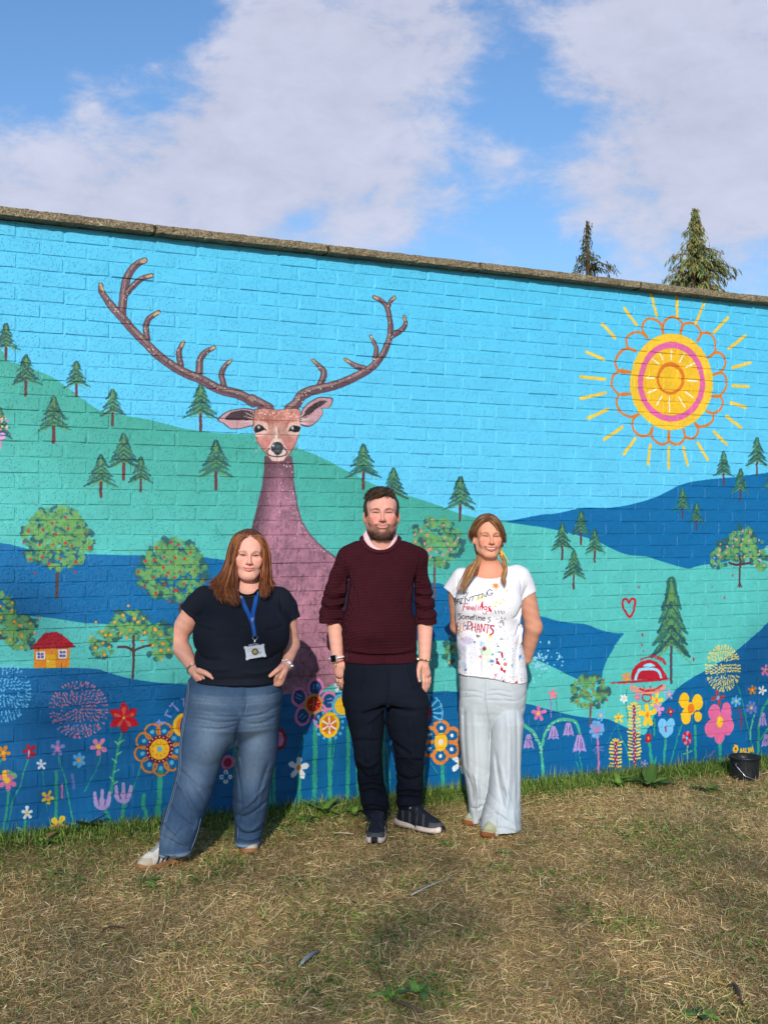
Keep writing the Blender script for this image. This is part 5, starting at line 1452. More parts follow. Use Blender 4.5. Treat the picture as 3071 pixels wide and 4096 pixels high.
# ------------------------------------------------------------------ shoes
def shoe(fig, root, toe, heel, length, style, tilt=0.0):
    """toe, heel: ground points (photo px, on the turf); built in its own frame then set down"""
    def gpt(x, y):
        zg = fig.O[2]
        d = ray_px(x, y); t = (zg-CAM[2])/d[2]; return CAM+t*d
    T, H = gpt(*toe), gpt(*heel)
    d = T-H; ang = math.atan2(d[0], -d[1])                # toe along local -y
    mid = T-(d/np.linalg.norm(d))*length*.5
    loc = np.array([(mid-fig.O)@RT, (mid-fig.O)@FWH, 0.006])
    k = length/.29
    g = Sdf((-.06, -.155, .0), (.06, .155, .135), .0035)
    g.ell((.002, -.088, .030), (.042, .052, .030), 0)
    g.ell((0, -.04, .036), (.041, .07, .038), .02)
    g.ell((0, .02, .045), (.037, .07, .044), .02)
    g.ell((0, .085, .045), (.035, .048, .048), .02)
    g.chain([(0, -.075, .05), (0, -.02, .075), (0, .03, .098)], [.020, .024, .030], .02)
    g.ell((0, .075, .085), (.034, .045, .024), .015)
    g.ell((0, .068, .125), (.026, .042, .032), .008, 'sub')
    g.F = np.maximum(g.F, (.016-g.ax[2])[None, None, :])
    V, F = g.mesh()
    cols = style['fn'](V)
    M = SHOEMAT
    up = link('shoe', np_mesh('shoe', V*k, F, M, True, cols), root, loc.tolist())
    up.rotation_euler = (tilt, 0, ang+YAW)
    # sole
    b = MB(); n = 44; prof = style.get('sole', [(.90, .0), (1.0, .004), (1.03, .014), (1.0, .026), (.93, .028)])
    th = np.linspace(0, 2*math.pi, n, endpoint=False)
    yy = -np.cos(th)*.146
    w = np.where(yy < 0, .0475-.10*np.clip(-yy-.09, 0, 1)*.1, .039)*np.clip(1-np.abs(yy/.147)**4.5, 0, 1)**.5
    w = np.where(np.abs(yy-.02) < .07, w*(1-.10*np.cos((yy-.02)/.07*math.pi/2)), w)
    xx = np.sign(np.sin(th))*w
    ring = [np.stack([xx*s_, yy*(1+(s_-1)*.5), np.full(n, z)+.010*np.clip((-yy-.10)/.05, 0, 1)**2+(style.get('rise', 0)*np.clip(yy/.14, 0, 1)*(z > .01))], 1) for s_, z in prof]
    Vv = np.concatenate(ring)*k
    Fq = [(i*n+j, i*n+(j+1) % n, (i+1)*n+(j+1) % n, (i+1)*n+j) for i in range(len(prof)-1) for j in range(n)]+[tuple(range(n-1, -1, -1)), tuple(range((len(prof)-1)*n, len(prof)*n))]
    sc_ = np.tile(lin(style['solec']), (len(Vv), 1))
    if 'solefn' in style: sc_ = style['solefn'](Vv/k)
    b.add(Vv, Fq, sc_); link('sole', b.mesh('sole', M), up)
    # laces: crossed bars over the tongue and a bow
    if style.get('lace') is not None:
        b = MB(); lc = lin(style['lace'])
        for i in range(5):
            y = -.066+.020*i; z = .064+.0098*i+.004
            b.tube([(-.021, y+.004, z-.006), (0, y-.002, z+.005), (.021, y+.008, z-.005)], .0030, 6, lc)
            b.tube([(.021, y+.004, z-.006), (0, y-.002, z+.006), (-.021, y+.008, z-.005)], .0030, 6, lc)
        for s_ in (-1, 1):
            b.tube(catmull([(0, .020, .108), (s_*.020, .010, .112), (s_*.038, .006, .096), (s_*.030, .010, .088), (s_*.008, .018, .106)], 4), .0027, 6, lc)
            b.tube(catmull([(0, .020, .108), (s_*.022, -.004, .098), (s_*.044, -.012, .066), (s_*.050, -.016, .034+.012*s_)], 4), .0027, 6, lc)
        q = b.mesh('laces', M); q.transform(Matrix.Scale(k, 4)); link('laces', q, up)
    return up


def build_shoemat():
    M = Mat('shoe_mesh', rough=.72, spec=.25)
    p = M.coord('Object')
    n = M.noise(p, 60, 4, .65); f = M.noise(p, 700, 2, .5)
    M.color(M.mix(1.0, M.attr(), M.ramp(n, [(.3, (.80, .78, .74)), (.65, (1.05, 1.05, 1.05))]), 'MULTIPLY'))
    M.bump(f, .3, .003)
    return M.m


SHOEMAT = build_shoemat()


def fn_runner(V):
    x, y, z = V.T
    C = np.tile(lin((26, 30, 42)), (len(V), 1))
    g = lin((66, 68, 72))
    w = (np.sin(y*150+np.abs(x)*90) > .55) & (y > -.07) & (z > .03) & (np.abs(x) > .018)
    C[w] = g
    C[(y < -.088) & (z < .052)] = lin((72, 73, 76)); C[(y < -.088) & (np.abs(x) < .016) & (z < .034)] = lin((24, 24, 26))
    C[(y > .108)] = lin((52, 54, 60)); C[(z > .088) & (y > .03)] = lin((30, 36, 54))
    C[(z > .101) & (y > .03)] = lin((206, 170, 150))
    return C


def fn_trainer(V):
    x, y, z = V.T
    C = np.tile(lin((214, 206, 194)), (len(V), 1))
    for c0 in (-.048, -.018, .012):
        d = (y-c0)+(z-.04)*-.55; C[(np.abs(d) < .0072) & (np.abs(x) > .016) & (z < .076)] = lin((28, 36, 62))
    C[(y < -.085) & (z < .055)] = lin((186, 172, 152))
    C[(np.abs(x) < .014) & (y > -.07) & (y < .02) & (z > .05)] = lin((150, 154, 164))
    C[(y > .112) & (z > .03)] = lin((34, 42, 64)); C[(z > .095) & (y > .02)] = lin((120, 124, 132))
    return C


def fn_sage(V):
    x, y, z = V.T
    C = np.tile(lin((168, 170, 140)), (len(V), 1))
    C[(y < -.10) & (z < .05)] = lin((150, 140, 108))
    w = (np.abs(y+.045+.3*np.abs(x)) < .004) | (np.abs(y-.03-.4*z) < .003); C[w] = lin((124, 126, 104))
    C[(np.abs(x) < .018) & (y > -.07) & (y < .02)] = lin((186, 184, 158))
    return C


def sole_runner(V):
    C = np.tile(lin((206, 190, 180)), (len(V), 1)); C[(np.abs(V[:, 0]) < .014) & (V[:, 1] < -.12)] = lin((22, 22, 24)); C[V[:, 2] < .005] = lin((40, 38, 38)); return C


def sole_sage(V):
    C = np.tile(lin((212, 206, 196)), (len(V), 1)); C[V[:, 1] < -.085] = lin((126, 72, 38)); C[(V[:, 1] > .11)] = lin((126, 72, 38)); return C


RUNNER = dict(fn=fn_runner, solec=(210, 196, 186), solefn=sole_runner, lace=(22, 28, 46), sole=[(.88, .0), (1.0, .004), (1.06, .014), (1.02, .027), (.90, .029)], rise=.010)
TRAINER = dict(fn=fn_trainer, solec=(156, 108, 70), lace=(138, 142, 156), sole=[(.95, .0), (1.01, .003), (1.02, .014), (1.0, .022), (.92, .023)])
SAGE = dict(fn=fn_sage, solec=(212, 206, 196), solefn=sole_sage, lace=None, sole=[(.90, .0), (1.0, .004), (1.04, .016), (1.0, .028), (.92, .030)])


def ring_pts(fig, c0, rx, ry, dip, n=40, back=0.0):
    th = np.linspace(0, 2*math.pi, n, endpoint=False)
    return [np.array(c0)+np.array([rx*math.sin(t), -ry*math.cos(t), -dip*max(0, math.cos(t))**1.3+back*max(0, -math.cos(t))]) for t in th]


# ------------------------------------------------------------------ the man in the burgundy jumper
def build_man():
    f = Fig(1525, 6.30, float(ground_z(1.7, -.55)))
    root = f.root('bearded man in a burgundy waffle-knit jumper and dark navy trousers, arms hanging down')
    k = lambda K, x, y, V=0.: f.k(K, x, y, V)
    o = dict(lipr=.75, skin=(206, 148, 132), brow=(48, 30, 22), lip=(196, 112, 108), beard=(46, 31, 24), smile=.95, mw=.0345, open=.0026, flush=.6, flushc=(206, 112, 102), jaw=1.08, chin=1.04, ear=1.12, browt=.0040, browk=.85, browz=-.004, eyeo=.0014, teek=.7, lipk=.65, lash=(26, 16, 14))
    hc = k('L', 830, 738, -.035)
    h = Head(f, hc, 1.045, yaw=math.radians(3), pitch=math.radians(-4), wide=1.03)
    zc = hc[2]
    g = Sdf((-.36, -.21, .62), (.36, .17, 1.79), .003, [(0, hc[0]-.10, hc[0]+.10, .0018), (1, hc[1]-.15, hc[1]-.03, .0018), (2, hc[2]-.15, hc[2]+.14, .0018)])
    h.build(g, o)
    nb = k('I', 478, 470, .0)
    g.chain([h.P(0, .012, -.055), h.P(0, .024, -.10), nb+np.array([0, .01, 0])], [.058, .060, .066], .03)
    g.chain([h.P(0, -.02, -.088), nb+np.array([0, -.02, .02])], [.030, .045], .03)
    # trunk and arms under the cloth
    g.chain([nb, k('I', 475, 600, .02), k('I', 472, 900, .02)], [.07, .13, .13], .05, sc=(1, 1.3, 1))
    for ch, w_ in (((((300, 515), .02), ((234, 600), .03), ((208, 690), .04), ((196, 765), .042)), (220, 1075)), ((((685, 512), .02), ((704, 600), .03), ((722, 690), .04), ((739, 770), .042)), (734, 1078))):
        A_ = [k('I', x, y, v) for (x, y), v in ch]; W_ = k('I', *w_, -.03); E_ = A_[-1]
        g.chain([nb+np.array([0, .02, -.05]), A_[0]], [.052, .046], .03)
        g.chain(A_, [.044, .030, .029, .029], .02)
        g.chain([E_, E_*.62+W_*.38, W_*.85+E_*.15, W_], [.030, .0400, .032, .0295], .02, sc=(1, 1.08, 1))
    Op = lambda *q: [k('O', x, y, V) for x, y, V in q]
    for pts, r in ((((483, 105, -.03), (486, 150, -.03), (500, 215, -.022)), (.026, .028, .0285)), (((1290, 105, -.03), (1288, 150, -.03), (1304, 215, -.018)), (.025, .027, .027))):
        g.chain(Op(*pts), r, .012, sc=(1, 1.35, 1))
    fk = .0035
    for pts, r in [(((545, 225, -.026), (563, 295, -.034), (574, 342, -.020), (580, 370, -.006)), (.0105, .0095, .0088, .0076)),
                   (((520, 235, -.014), (536, 308, -.024), (548, 352, -.008), (554, 374, .008)), (.0105, .0097, .0088, .0076)),
                   (((492, 238, -.002), (504, 304, -.010), (516, 344, .004), (524, 364, .018)), (.0100, .0092, .0084, .0072)),
                   (((467, 228, .010), (474, 286, .004), (484, 322, .014), (492, 342, .026)), (.0090, .0080, .0074, .0064)),
                   (((535, 140, -.035), (570, 200, -.055), (584, 258, -.060), (588, 312, -.054)), (.0150, .0120, .0104, .0084)),
                   (((1282, 225, -.026), (1290, 298, -.042), (1288, 355, -.036), (1291, 400, -.024)), (.0105, .0094, .0087, .0074)),
                   (((1304, 230, -.014), (1314, 304, -.026), (1312, 355, -.018), (1306, 392, -.006)), (.0104, .0094, .0086, .0074)),
                   (((1322, 226, 0), (1333, 294, -.008), (1332, 342, .002), (1322, 374, .014)), (.0098, .0090, .0082, .0070)),
                   (((1336, 216, .013), (1346, 272, .008), (1345, 310, .016), (1336, 336, .027)), (.0088, .0078, .0072, .0062)),
                   (((1256, 135, -.042), (1236, 195, -.062), (1238, 252, -.068), (1247, 292, -.064)), (.0146, .0118, .0104, .0086))]:
        g.chain(Op(*pts), r, fk)
    V, F = g.mesh()
    C = skin_cols(h, V, o)
    lowz = V[:, 2] < 1.2
    C[lowz] = lin((208, 152, 134))*(1+.04*np.sin(V[lowz, 2]*160)[:, None])
    for (x, y) in ((588, 308), (1247, 288)):      # thumbnails
        c0 = k('O', x, y, -.062); d = np.linalg.norm((V-c0)*np.array([1, .6, .8]), axis=1); C[d < .0075] = lin((228, 186, 172))
    body = f.obj('body', V, F, skin_mat('skin_pale'), root, C)
    # hair, short and swept across
    q = Sdf(hc+np.array([-.13, -.15, -.06]), hc+np.array([.13, .15, .17]), .003)
    E = lambda c_, r, kk=.012, op='add': q.ell(h.P(*c_), np.array([r[0]*h.w, r[1], r[2]])*h.k, kk*h.k, op, h.R)
    E((0, .014, .041), (.0785, .098, .0915), 0); E((-.004, -.040, .088), (.058, .048, .030), .03)
    for s_ in (-1, 1): E((s_*.072, -.004, .022), (.008, .026, .040), .01)
    E((.004, -.092, .014), (.0600, .060, .046), .010, 'sub'); E((.024, -.092, .046), (.036, .050, .034), .010, 'sub')
    E((0, -.06, -.06), (.071, .09, .075), .01, 'sub'); 
    for s_ in (-1, 1): E((s_*.084, .012, -.014), (.020, .026, .036), .006, 'sub')
    E((0, .06, -.11), (.1, .1, .06), .01, 'sub')
    X, Y, Z = [a.astype(np.float64) for a in q.ax]
    Xg, Yg, Zg = np.meshgrid(X-hc[0], Y-hc[1], Z-hc[2], indexing='ij')
    wv = np.sin(210*(Yg*.8+.5*Zg)+60*np.sin(22*Xg))*.5+np.sin(330*(Xg*.35+Yg*.7-.5*Zg)+40*np.sin(30*Yg))*.5
    q.F += (.0016*wv).astype(np.float32)
    Vh, Fh = q.mesh(); qq = h.inv(Vh)
    t = .5+.5*np.sin(qq[:, 0]*150+qq[:, 1]*210+3*np.sin(qq[:, 2]*80)); top = np.clip((qq[:, 2]-.06)/.05, 0, 1)
    Ch = lin((44, 32, 24))[None]*(1-.0)+(t*(.3+.9*top))[:, None]*np.array([.030, .021, .013])
    hm = hair_mat('brown_hair')
    hair = f.obj('hair', Vh, Fh, hm, root, Ch)
    gl = []
    for a in np.linspace(-1, 1, 9):
        gl.append([h.P(.036+.020*a, .01, .124-.006*abs(a)), h.P(.016+.036*a, -.055, .113-.010*abs(a)), h.P(-.010+.044*a, -.086, .094-.012*abs(a)+.004*a), h.P(-.034+.050*a, -.097, .066+.012*a-.006*abs(a))])
    Vs, Fs, Cs = strands('h', gl, 240, .0017, root, hm, .006, 3, (lin((52, 38, 28)), lin((84, 62, 44)), lin((108, 82, 58)), lin((40, 30, 22))), 9, .003, .3)
    f.obj('fringe', Vs, Fs, hm, root, Cs, parent=hair)
    for s_ in (-1, 1): pass
    # combed short hair, stubble and beard
    hl = [lin(c_) for c_ in ((46, 33, 25), (66, 48, 35), (92, 69, 49), (36, 27, 21))]
    qh = h.inv(Vh)
    fuzz('hair_strands', Vh, Fh, qh[:, 2] > -.04, 5200, lambda P, N_: np.where((P[:, 2] > hc[2]+.075)[:, None], np.array([-.75, -.55, -.12]), np.array([.0, .35, -.85]))+N_*.06, (.010, .022), .0009, hl, hm, hair, 4, .13)
    qv = h.inv(V)
    fuzz('beard', V, F, (qv[:, 2] < -.045) & (qv[:, 2] > -.128) & (qv[:, 1] < .03) & (C.mean(1) < .15) & (V[:, 2] > 1.35), 2000, lambda P, N_: N_*.6+np.array([0, -.05, -.6]), (.004, .008), .0006, [lin((66, 43, 30)), lin((96, 62, 42)), lin((44, 30, 22))], hm, root, 9)
    # ---- jumper
    KW = Mat('waffle_knit', rough=.95, spec=.08)
    p = KW.coord('Object'); sp = KW.node('ShaderNodeSeparateXYZ'); KW.L.new(p, sp.inputs[0])
    ca = KW.math('ABSOLUTE', KW.math('SINE', KW.math('MULTIPLY', KW.math('ADD', sp.outputs['X'], KW.math('MULTIPLY', sp.outputs['Y'], .6)), 470.0)))
    cb_ = KW.math('ABSOLUTE', KW.math('SINE', KW.math('MULTIPLY', KW.math('ADD', sp.outputs['Z'], KW.math('MULTIPLY', sp.outputs['X'], .03)), 430.0)))
    cell = KW.math('MULTIPLY', ca, cb_); nn = KW.noise(p, 22, 4, .6)
    low = KW.attr('Col')
    ribm = KW.node('ShaderNodeSeparateColor'); KW.L.new(low, ribm.inputs[0])
    pat = KW.mix(ribm.outputs[1], KW.node('ShaderNodeCombineXYZ').outputs[0], (1, 1, 1, 1))
    hgt = KW.math('ADD', KW.math('MULTIPLY', cell, KW.math('SUBTRACT', 1.0, ribm.outputs[1])), KW.math('MULTIPLY', ca, KW.math('MULTIPLY', ribm.outputs[1], .7)))
    KW.color(KW.scale(KW.mix(KW.math('MULTIPLY', hgt, .9), L3(50, 18, 26), L3(92, 37, 48)), KW.math('ADD', .75, KW.math('MULTIPLY', nn, .5))))
    KW.bump(hgt, 1.0, .006)
    q = Sdf((-.38, -.27, .60), (.38, .20, 1.54), .005)
    R = [(385, 330, 610), (400, 292, 655), (420, 258, 700), (445, 236, 722), (480, 226, 730), (520, 240, 722), (560, 262, 706), (600, 276, 692), (650, 274, 684), (700, 267, 680), (750, 261, 675), (800, 255, 672), (850, 251, 676), (900, 248, 682), (950, 246, 686), (1000, 249, 686), (1030, 256, 683)]
    z, cx, a = f.rows('I', R)
    yb = np.interp([r[0] for r in R], [385, 450, 600, 800, 930, 1030], [.05, .085, .128, .148, .158, .142]); yc = np.interp([r[0] for r in R], [385, 600, 900, 1030], [.02, .0, -.022, -.012])
    q.stack(z, cx, a, yc, yb, 0, e=2.25)
    R2 = [(1025, 262, 680), (1050, 258, 684), (1098, 262, 688)]
    z2, cx2, a2 = f.rows('I', R2); q.stack(z2, cx2, a2, -.010, .134, .012, e=2.25)
    for pts, r, cutp in (((((290, 505), .02), ((232, 600), .03), ((208, 690), .04), ((192, 760), .04), ((182, 825), .025)), (.062, .052, .057, .061, .060), ((180, 868), (.10, .1, -1))),
                         ((((690, 500), .02), ((706, 600), .03), ((724, 690), .04), ((734, 760), .04), ((745, 825), .025)), (.056, .044, .048, .053, .053), ((748, 872), (-.10, .1, -1)))):
        P = [k('I', x, y, v) for (x, y), v in pts]+[k('I', *cutp[0], .01)]
        q.chain(P, list(r)+[r[-1]*.95], .028, sc=(1, .98, 1), cut=[(k('I', *cutp[0], .01), cutp[1])])
        ce = k('I', cutp[0][0], cutp[0][1], .0)
    q.chain([h.P(0, .02, -.06), (k('L', 432, 1190)+k('L', 1190, 1190))/2+np.array([0, .004, -.012])], [.070, .069], .012, 'sub')
    for (x, y), s_ in (((180, 880), -1), ((748, 885), 1)):
        q.chain([k('I', x, y-14, .012), k('I', x+s_*2, y+60, .0)], [.037, .042], .006, 'sub')
    fold = f.relief('I', [([(285, 590), (283, 660), (275, 730), (262, 800)], -9, 11), ([(678, 590), (672, 660), (668, 760), (676, 830)], -9, 10), ([(150, 690), (200, 700), (262, 690)], 6, 12), ([(135, 715), (190, 735), (265, 722)], -6, 10), ([(128, 745), (190, 765), (262, 752)], 8, 12), ([(122, 770), (190, 795), (255, 790)], -7, 9), ([(115, 815), (180, 838), (250, 832)], 7, 14), ([(690, 690), (740, 705), (790, 690)], 6, 11), ([(680, 715), (740, 735), (795, 718)], -6, 9), ([(680, 745), (740, 768), (800, 745)], 8, 12), ([(682, 785), (740, 800), (802, 785)], -7, 9), ([(688, 830), (745, 842), (805, 825)], 7, 13),
                          ([(690, 620), (720, 640), (775, 650)], 4, 10), ([(210, 560), (250, 600), (285, 640)], 3, 12), ([(300, 1018), (420, 1030), (560, 1028), (670, 1012)], 7, 14), ([(290, 640), (330, 690), (350, 760)], -3, 16), ([(660, 640), (620, 700), (600, 770)], -3, 16), ([(300, 900), (420, 940), (520, 945)], 2.5, 24), ([(340, 480), (420, 560), (470, 700)], -2, 30), ([(250, 470), (262, 530), (280, 590)], -3, 6), ([(712, 470), (700, 530), (684, 590)], -3, 6)])
    q.warp2(lambda U, Z: 1.7*fold(U, Z)); q.warp2(wrinkle(4, .0026, 16, 26, .3)); cw = creases(6, .005, 70, .93, 1.28, .05); q.warp2(lambda U, Z: cw(U, Z)*(np.abs(U+.005) > .185))
    Vj, Fj = q.mesh()
    rib = (Vj[:, 2] < k('I', 470, 1036)[2])*1.0
    rib = np.where((np.abs(Vj[:, 0]) < .2), rib, 0)
    Cj = np.zeros((len(Vj), 3)); Cj[:, 1] = rib
    ju = f.obj('jumper', Vj, Fj, KW.m, root, Cj)
    # neck rib and shirt collar
    nc = (k('L', 432, 1190)+k('L', 1190, 1190))/2; nc[1] = .004
    def ringmesh(name, c0, rx, ry, dip, rad, mat, back, flat, col, par):
        b = MB(); P = ring_pts(f, c0, rx, ry, dip, 48, back); P.append(P[0]); P.append(P[1])
        b.tube(P, rad, 10, col, False, flat); return link(name, b.mesh(name, mat), par)
    ringmesh('neck_rib', nc+np.array([0, 0, -.006]),   .096, .080, .064, .0108, KW.m, .020, 1.0, (0, 1, 0), ju)
    SH = cloth_mat('pink_cotton', L3(222, 178, 180), .8, 1200, .05)
    q = Sdf(nc+np.array([-.11, -.12, -.11]), nc+np.array([.11, .11, .06]), .003)
    th = np.linspace(0, 2*math.pi, 33)
    out = [nc+np.array([.080*math.sin(t), -.072*math.cos(t), .020-.070*max(0, math.cos(t))**1.2-.006]) for t in th]
    inn = [nc+np.array([.069*math.sin(t), -.062*math.cos(t), .034-.074*max(0, math.cos(t))**1.2]) for t in th]
    q.chain(out, .0075, 0); q.chain(inn, .0055, .012); q.chain([(a_+b_)/2 for a_, b_ in zip(out, inn)], .006, .008)
    q.chain([nc+np.array([.002, -.078, -.030]), nc+np.array([-.006, -.084, -.075])], .0015, .005, 'sub')
    Vc, Fc = q.mesh(); f.obj('shirt_collar', Vc, Fc, SH, root)
    # ---- trousers
    TM = cloth_mat('navy_twill', L3(15, 20, 32), .88, 1500, .10)
    q = Sdf((-.31, -.22, .03), (.31, .24, .93), .005)
    R = [(1080, 264, 688), (1120, 258, 694), (1200, 252, 712), (1270, 252, 735), (1320, 255, 752), (1350, 258, 756)]
    z, cx, a = f.rows('I', R); q.stack(z, cx, a, .0, [.130, .135, .144, .146, .142, .132], 0, e=2.3)
    Lr = [(1190, 300, 470), (1300, 256, 506), (1350, 262, 503), (1400, 270, 501), (1450, 280, 499), (1550, 300, 492), (1650, 318, 488), (1750, 335, 488), (1800, 341, 494), (1850, 349, 508), (1900, 355, 520), (1950, 358, 523), (1990, 366, 519)]
    z, cx, a = f.rows('I', Lr); q.stack(z, cx, a, np.interp([r[0] for r in Lr], [1300, 1650, 1990], [-.005, -.02, -.01]), np.interp([r[0] for r in Lr], [1190, 1300, 1400, 1500, 1800, 1990], [.07, .112, .118, .108, .088, .094]), .03, e=2.2)
    q.stack(*[v for v in (lambda t: (t[0], t[1], t[2]))(f.rows('I', [(1985, 400, 515), (2030, 404, 512)]))], -.01, .060, .006)
    Rr = [(1190, 530, 680), (1300, 508, 750), (1350, 506, 757), (1400, 506, 757), (1450, 505, 755), (1550, 522, 750), (1600, 543, 743), (1650, 556, 737), (1700, 560, 733), (1800, 568, 727), (1900, 567, 724), (1950, 569, 724), (1975, 572, 721)]
    z, cx, a = f.rows('I', Rr); q.stack(z, cx, a, np.interp([r[0] for r in Rr], [1300, 1650, 1990], [.005, .03, .07]), np.interp([r[0] for r in Rr], [1190, 1300, 1400, 1500, 1800, 1990], [.07, .112, .118, .108, .088, .090]), .014, e=2.2)
    q.stack(*f.rows('I', [(1970, 580, 716), (2025, 588, 712)]), .07, .060, .006)
    fold = f.relief('I', [([(515, 1110), (520, 1200), (515, 1290), (512, 1340)], 5, 6), ([(515, 1290), (500, 1360), (496, 1440)], -6, 8), ([(505, 1330), (440, 1370), (370, 1390)], -6, 14), ([(510, 1345), (450, 1400), (400, 1440)], 5, 12), ([(515, 1330), (590, 1370), (680, 1380)], -5, 14), ([(385, 1110), (380, 1180), (365, 1260)], 4, 7), ([(620, 1110), (640, 1180), (660, 1260)], 4, 7), ([(310, 1560), (380, 1540), (470, 1550)], -5, 14), ([(330, 1650), (400, 1690), (470, 1660)], 6, 16), ([(340, 1700), (400, 1760), (480, 1750)], -6, 14), ([(350, 1800), (420, 1770), (490, 1800)], 7, 16), ([(355, 1860), (430, 1830), (505, 1870)], -6, 12), ([(360, 1930), (430, 1900), (515, 1930)], 8, 14), ([(365, 1968), (440, 1950), (515, 1968)], -6, 10),
                          ([(530, 1560), (600, 1600), (660, 1640)], -6, 14), ([(560, 1660), (640, 1640), (720, 1660)], 5, 16), ([(565, 1760), (640, 1790), (720, 1770)], -6, 15), ([(570, 1850), (640, 1830), (722, 1850)], 7, 14), ([(570, 1900), (640, 1890), (722, 1905)], -6, 10), ([(572, 1945), (640, 1930), (722, 1945)], 7, 12), ([(420, 1450), (400, 1560), (400, 1680)], 5, 22), ([(640, 1430), (660, 1560), (650, 1700)], 5, 22)])
    q.warp2(lambda U, Z: 1.9*fold(U, Z)); q.warp2(wrinkle(8, .0030, 14, 22, .2)); q.warp2(creases(3, .0055, 46, -.02, .46)); q.warp2(creases(4, .003, 40, .44, .80))
    Vt, Ft = q.mesh(); tr = f.obj('trousers', Vt, Ft, TM, root)
    for pts in ([(385, 1098), (383, 1180), (372, 1250)], [(628, 1098), (645, 1170), (670, 1240)]):
        pass
    shoe(f, root, (1497, 3386), (1513, 3330), .292, RUNNER)
    shoe(f, root, (1772, 3342), (1585, 3305), .300, RUNNER)
    # ---- watch, thread bracelet, chain bracelet
    wc = k('I', 219, 1074, -.03)
    WM = Mat('watch', rough=.25, spec=.6); WM.color(WM.attr())
    wt = link('smart_watch', None, root); wt.empty_display_size = .02
    b = MB(); th = np.linspace(0, 2*math.pi, 29)
    P = [wc+np.array([.037*math.cos(t), .033*math.sin(t), .006*math.cos(t)]) for t in th]
    b.tube(P, .0095, 8, lin((226, 228, 232)), False, .28); st = b.mesh('watch_strap', WM.m); link('watch_strap', st, wt)
    b = MB(); c0 = k('I', 199, 1083, -.066)
    b.box((-.0165, -.005, -.019), (.0165, .006, .019), lin((190, 180, 176))); b.box((-.0148, -.0062, -.0172), (.0148, -.0051, .0172), lin((8, 8, 10)))
    o_ = link('watch_face', b.mesh('watch_face', WM.m, False), wt, c0.tolist()); o_.rotation_euler = (0, math.radians(-8), math.radians(-28))
    b = MB(); wc2 = k('I', 222, 1098, -.03)
    b.tube([wc2+np.array([.034*math.cos(t), .031*math.sin(t), .008*math.cos(t)]) for t in th], .0018, 6, lin((190, 84, 60)), False)
    e0 = k('O', 452, 118, -.066); b.tube([e0, e0+np.array([.003, -.002, -.010]), e0+np.array([-.002, -.002, -.022])], .002, 5, lin((222, 160, 70))); b.tube([e0, e0+np.array([.006, -.002, -.012])], .0018, 5, lin((222, 160, 70)))
    link('thread_bracelet', b.mesh('thread_bracelet', WM.m), root)
    b = MB(); wc3 = k('I', 729, 1087, -.03)
    for t in np.linspace(0, 2*math.pi, 22, endpoint=False):
        c_ = wc3+np.array([.0335*math.cos(t), .032*math.sin(t), -.004*math.cos(t)])
        b.box(c_-np.array([.0036, .0036, .0036]), c_+np.array([.0036, .0036, .0036]), lin((190, 176, 150))*random.uniform(.6, 1.2), .0006)
    CH = Mat('chain_metal', rough=.25, metal=1.0); CH.color(CH.attr()); link('chain_bracelet', b.mesh('chain_bracelet', CH.m, False), root)
    b = MB(); e0 = k('O', 474, 300, -.004); b.tube([e0+np.array([.0092*math.cos(t), .0092*math.sin(t), .001*math.cos(t)]) for t in th], .0014, 6, lin((200, 200, 205)), False); link('ring', b.mesh('ring', CH.m), root)
    return f


build_man()


def front_of(V, u, z, r=.012):
    """depth of the front surface of a garment at (u, z)"""
    d = (np.abs(V[:, 0]-u) < r) & (np.abs(V[:, 2]-z) < r)
    if not d.any(): d = (np.abs(V[:, 0]-u) < 3*r) & (np.abs(V[:, 2]-z) < 3*r)
    return float(V[d][:, 1].min()) if d.any() else 0.0


def on_front(f, K, V, pts, off=-.0015, n=5, Vq=0.0):
    q = catmull(np.asarray(pts, float), n); o = []
    for x, y in q:
        p = f.k(K, x, y, Vq)
        for _ in range(2):
            v = front_of(V, p[0], p[2]); p = f.k(K, x, y, v+off)
        o.append(p)
    return o


def tint(V, f, K, C, blobs, m_):
    """faded dye and other soft tone patches: (x, y, rx, ry, colour, strength) seen from the front"""
    for x, y, rx, ry, col, s_ in blobs:
        c0 = f.k(K, x, y); w = s_*np.exp(-(((V[:, 0]-c0[0])/(rx*m_))**2+((V[:, 2]-c0[2])/(ry*m_))**2))
        C[:] = C*(1-w[:, None])+lin(col)*w[:, None]
    return C


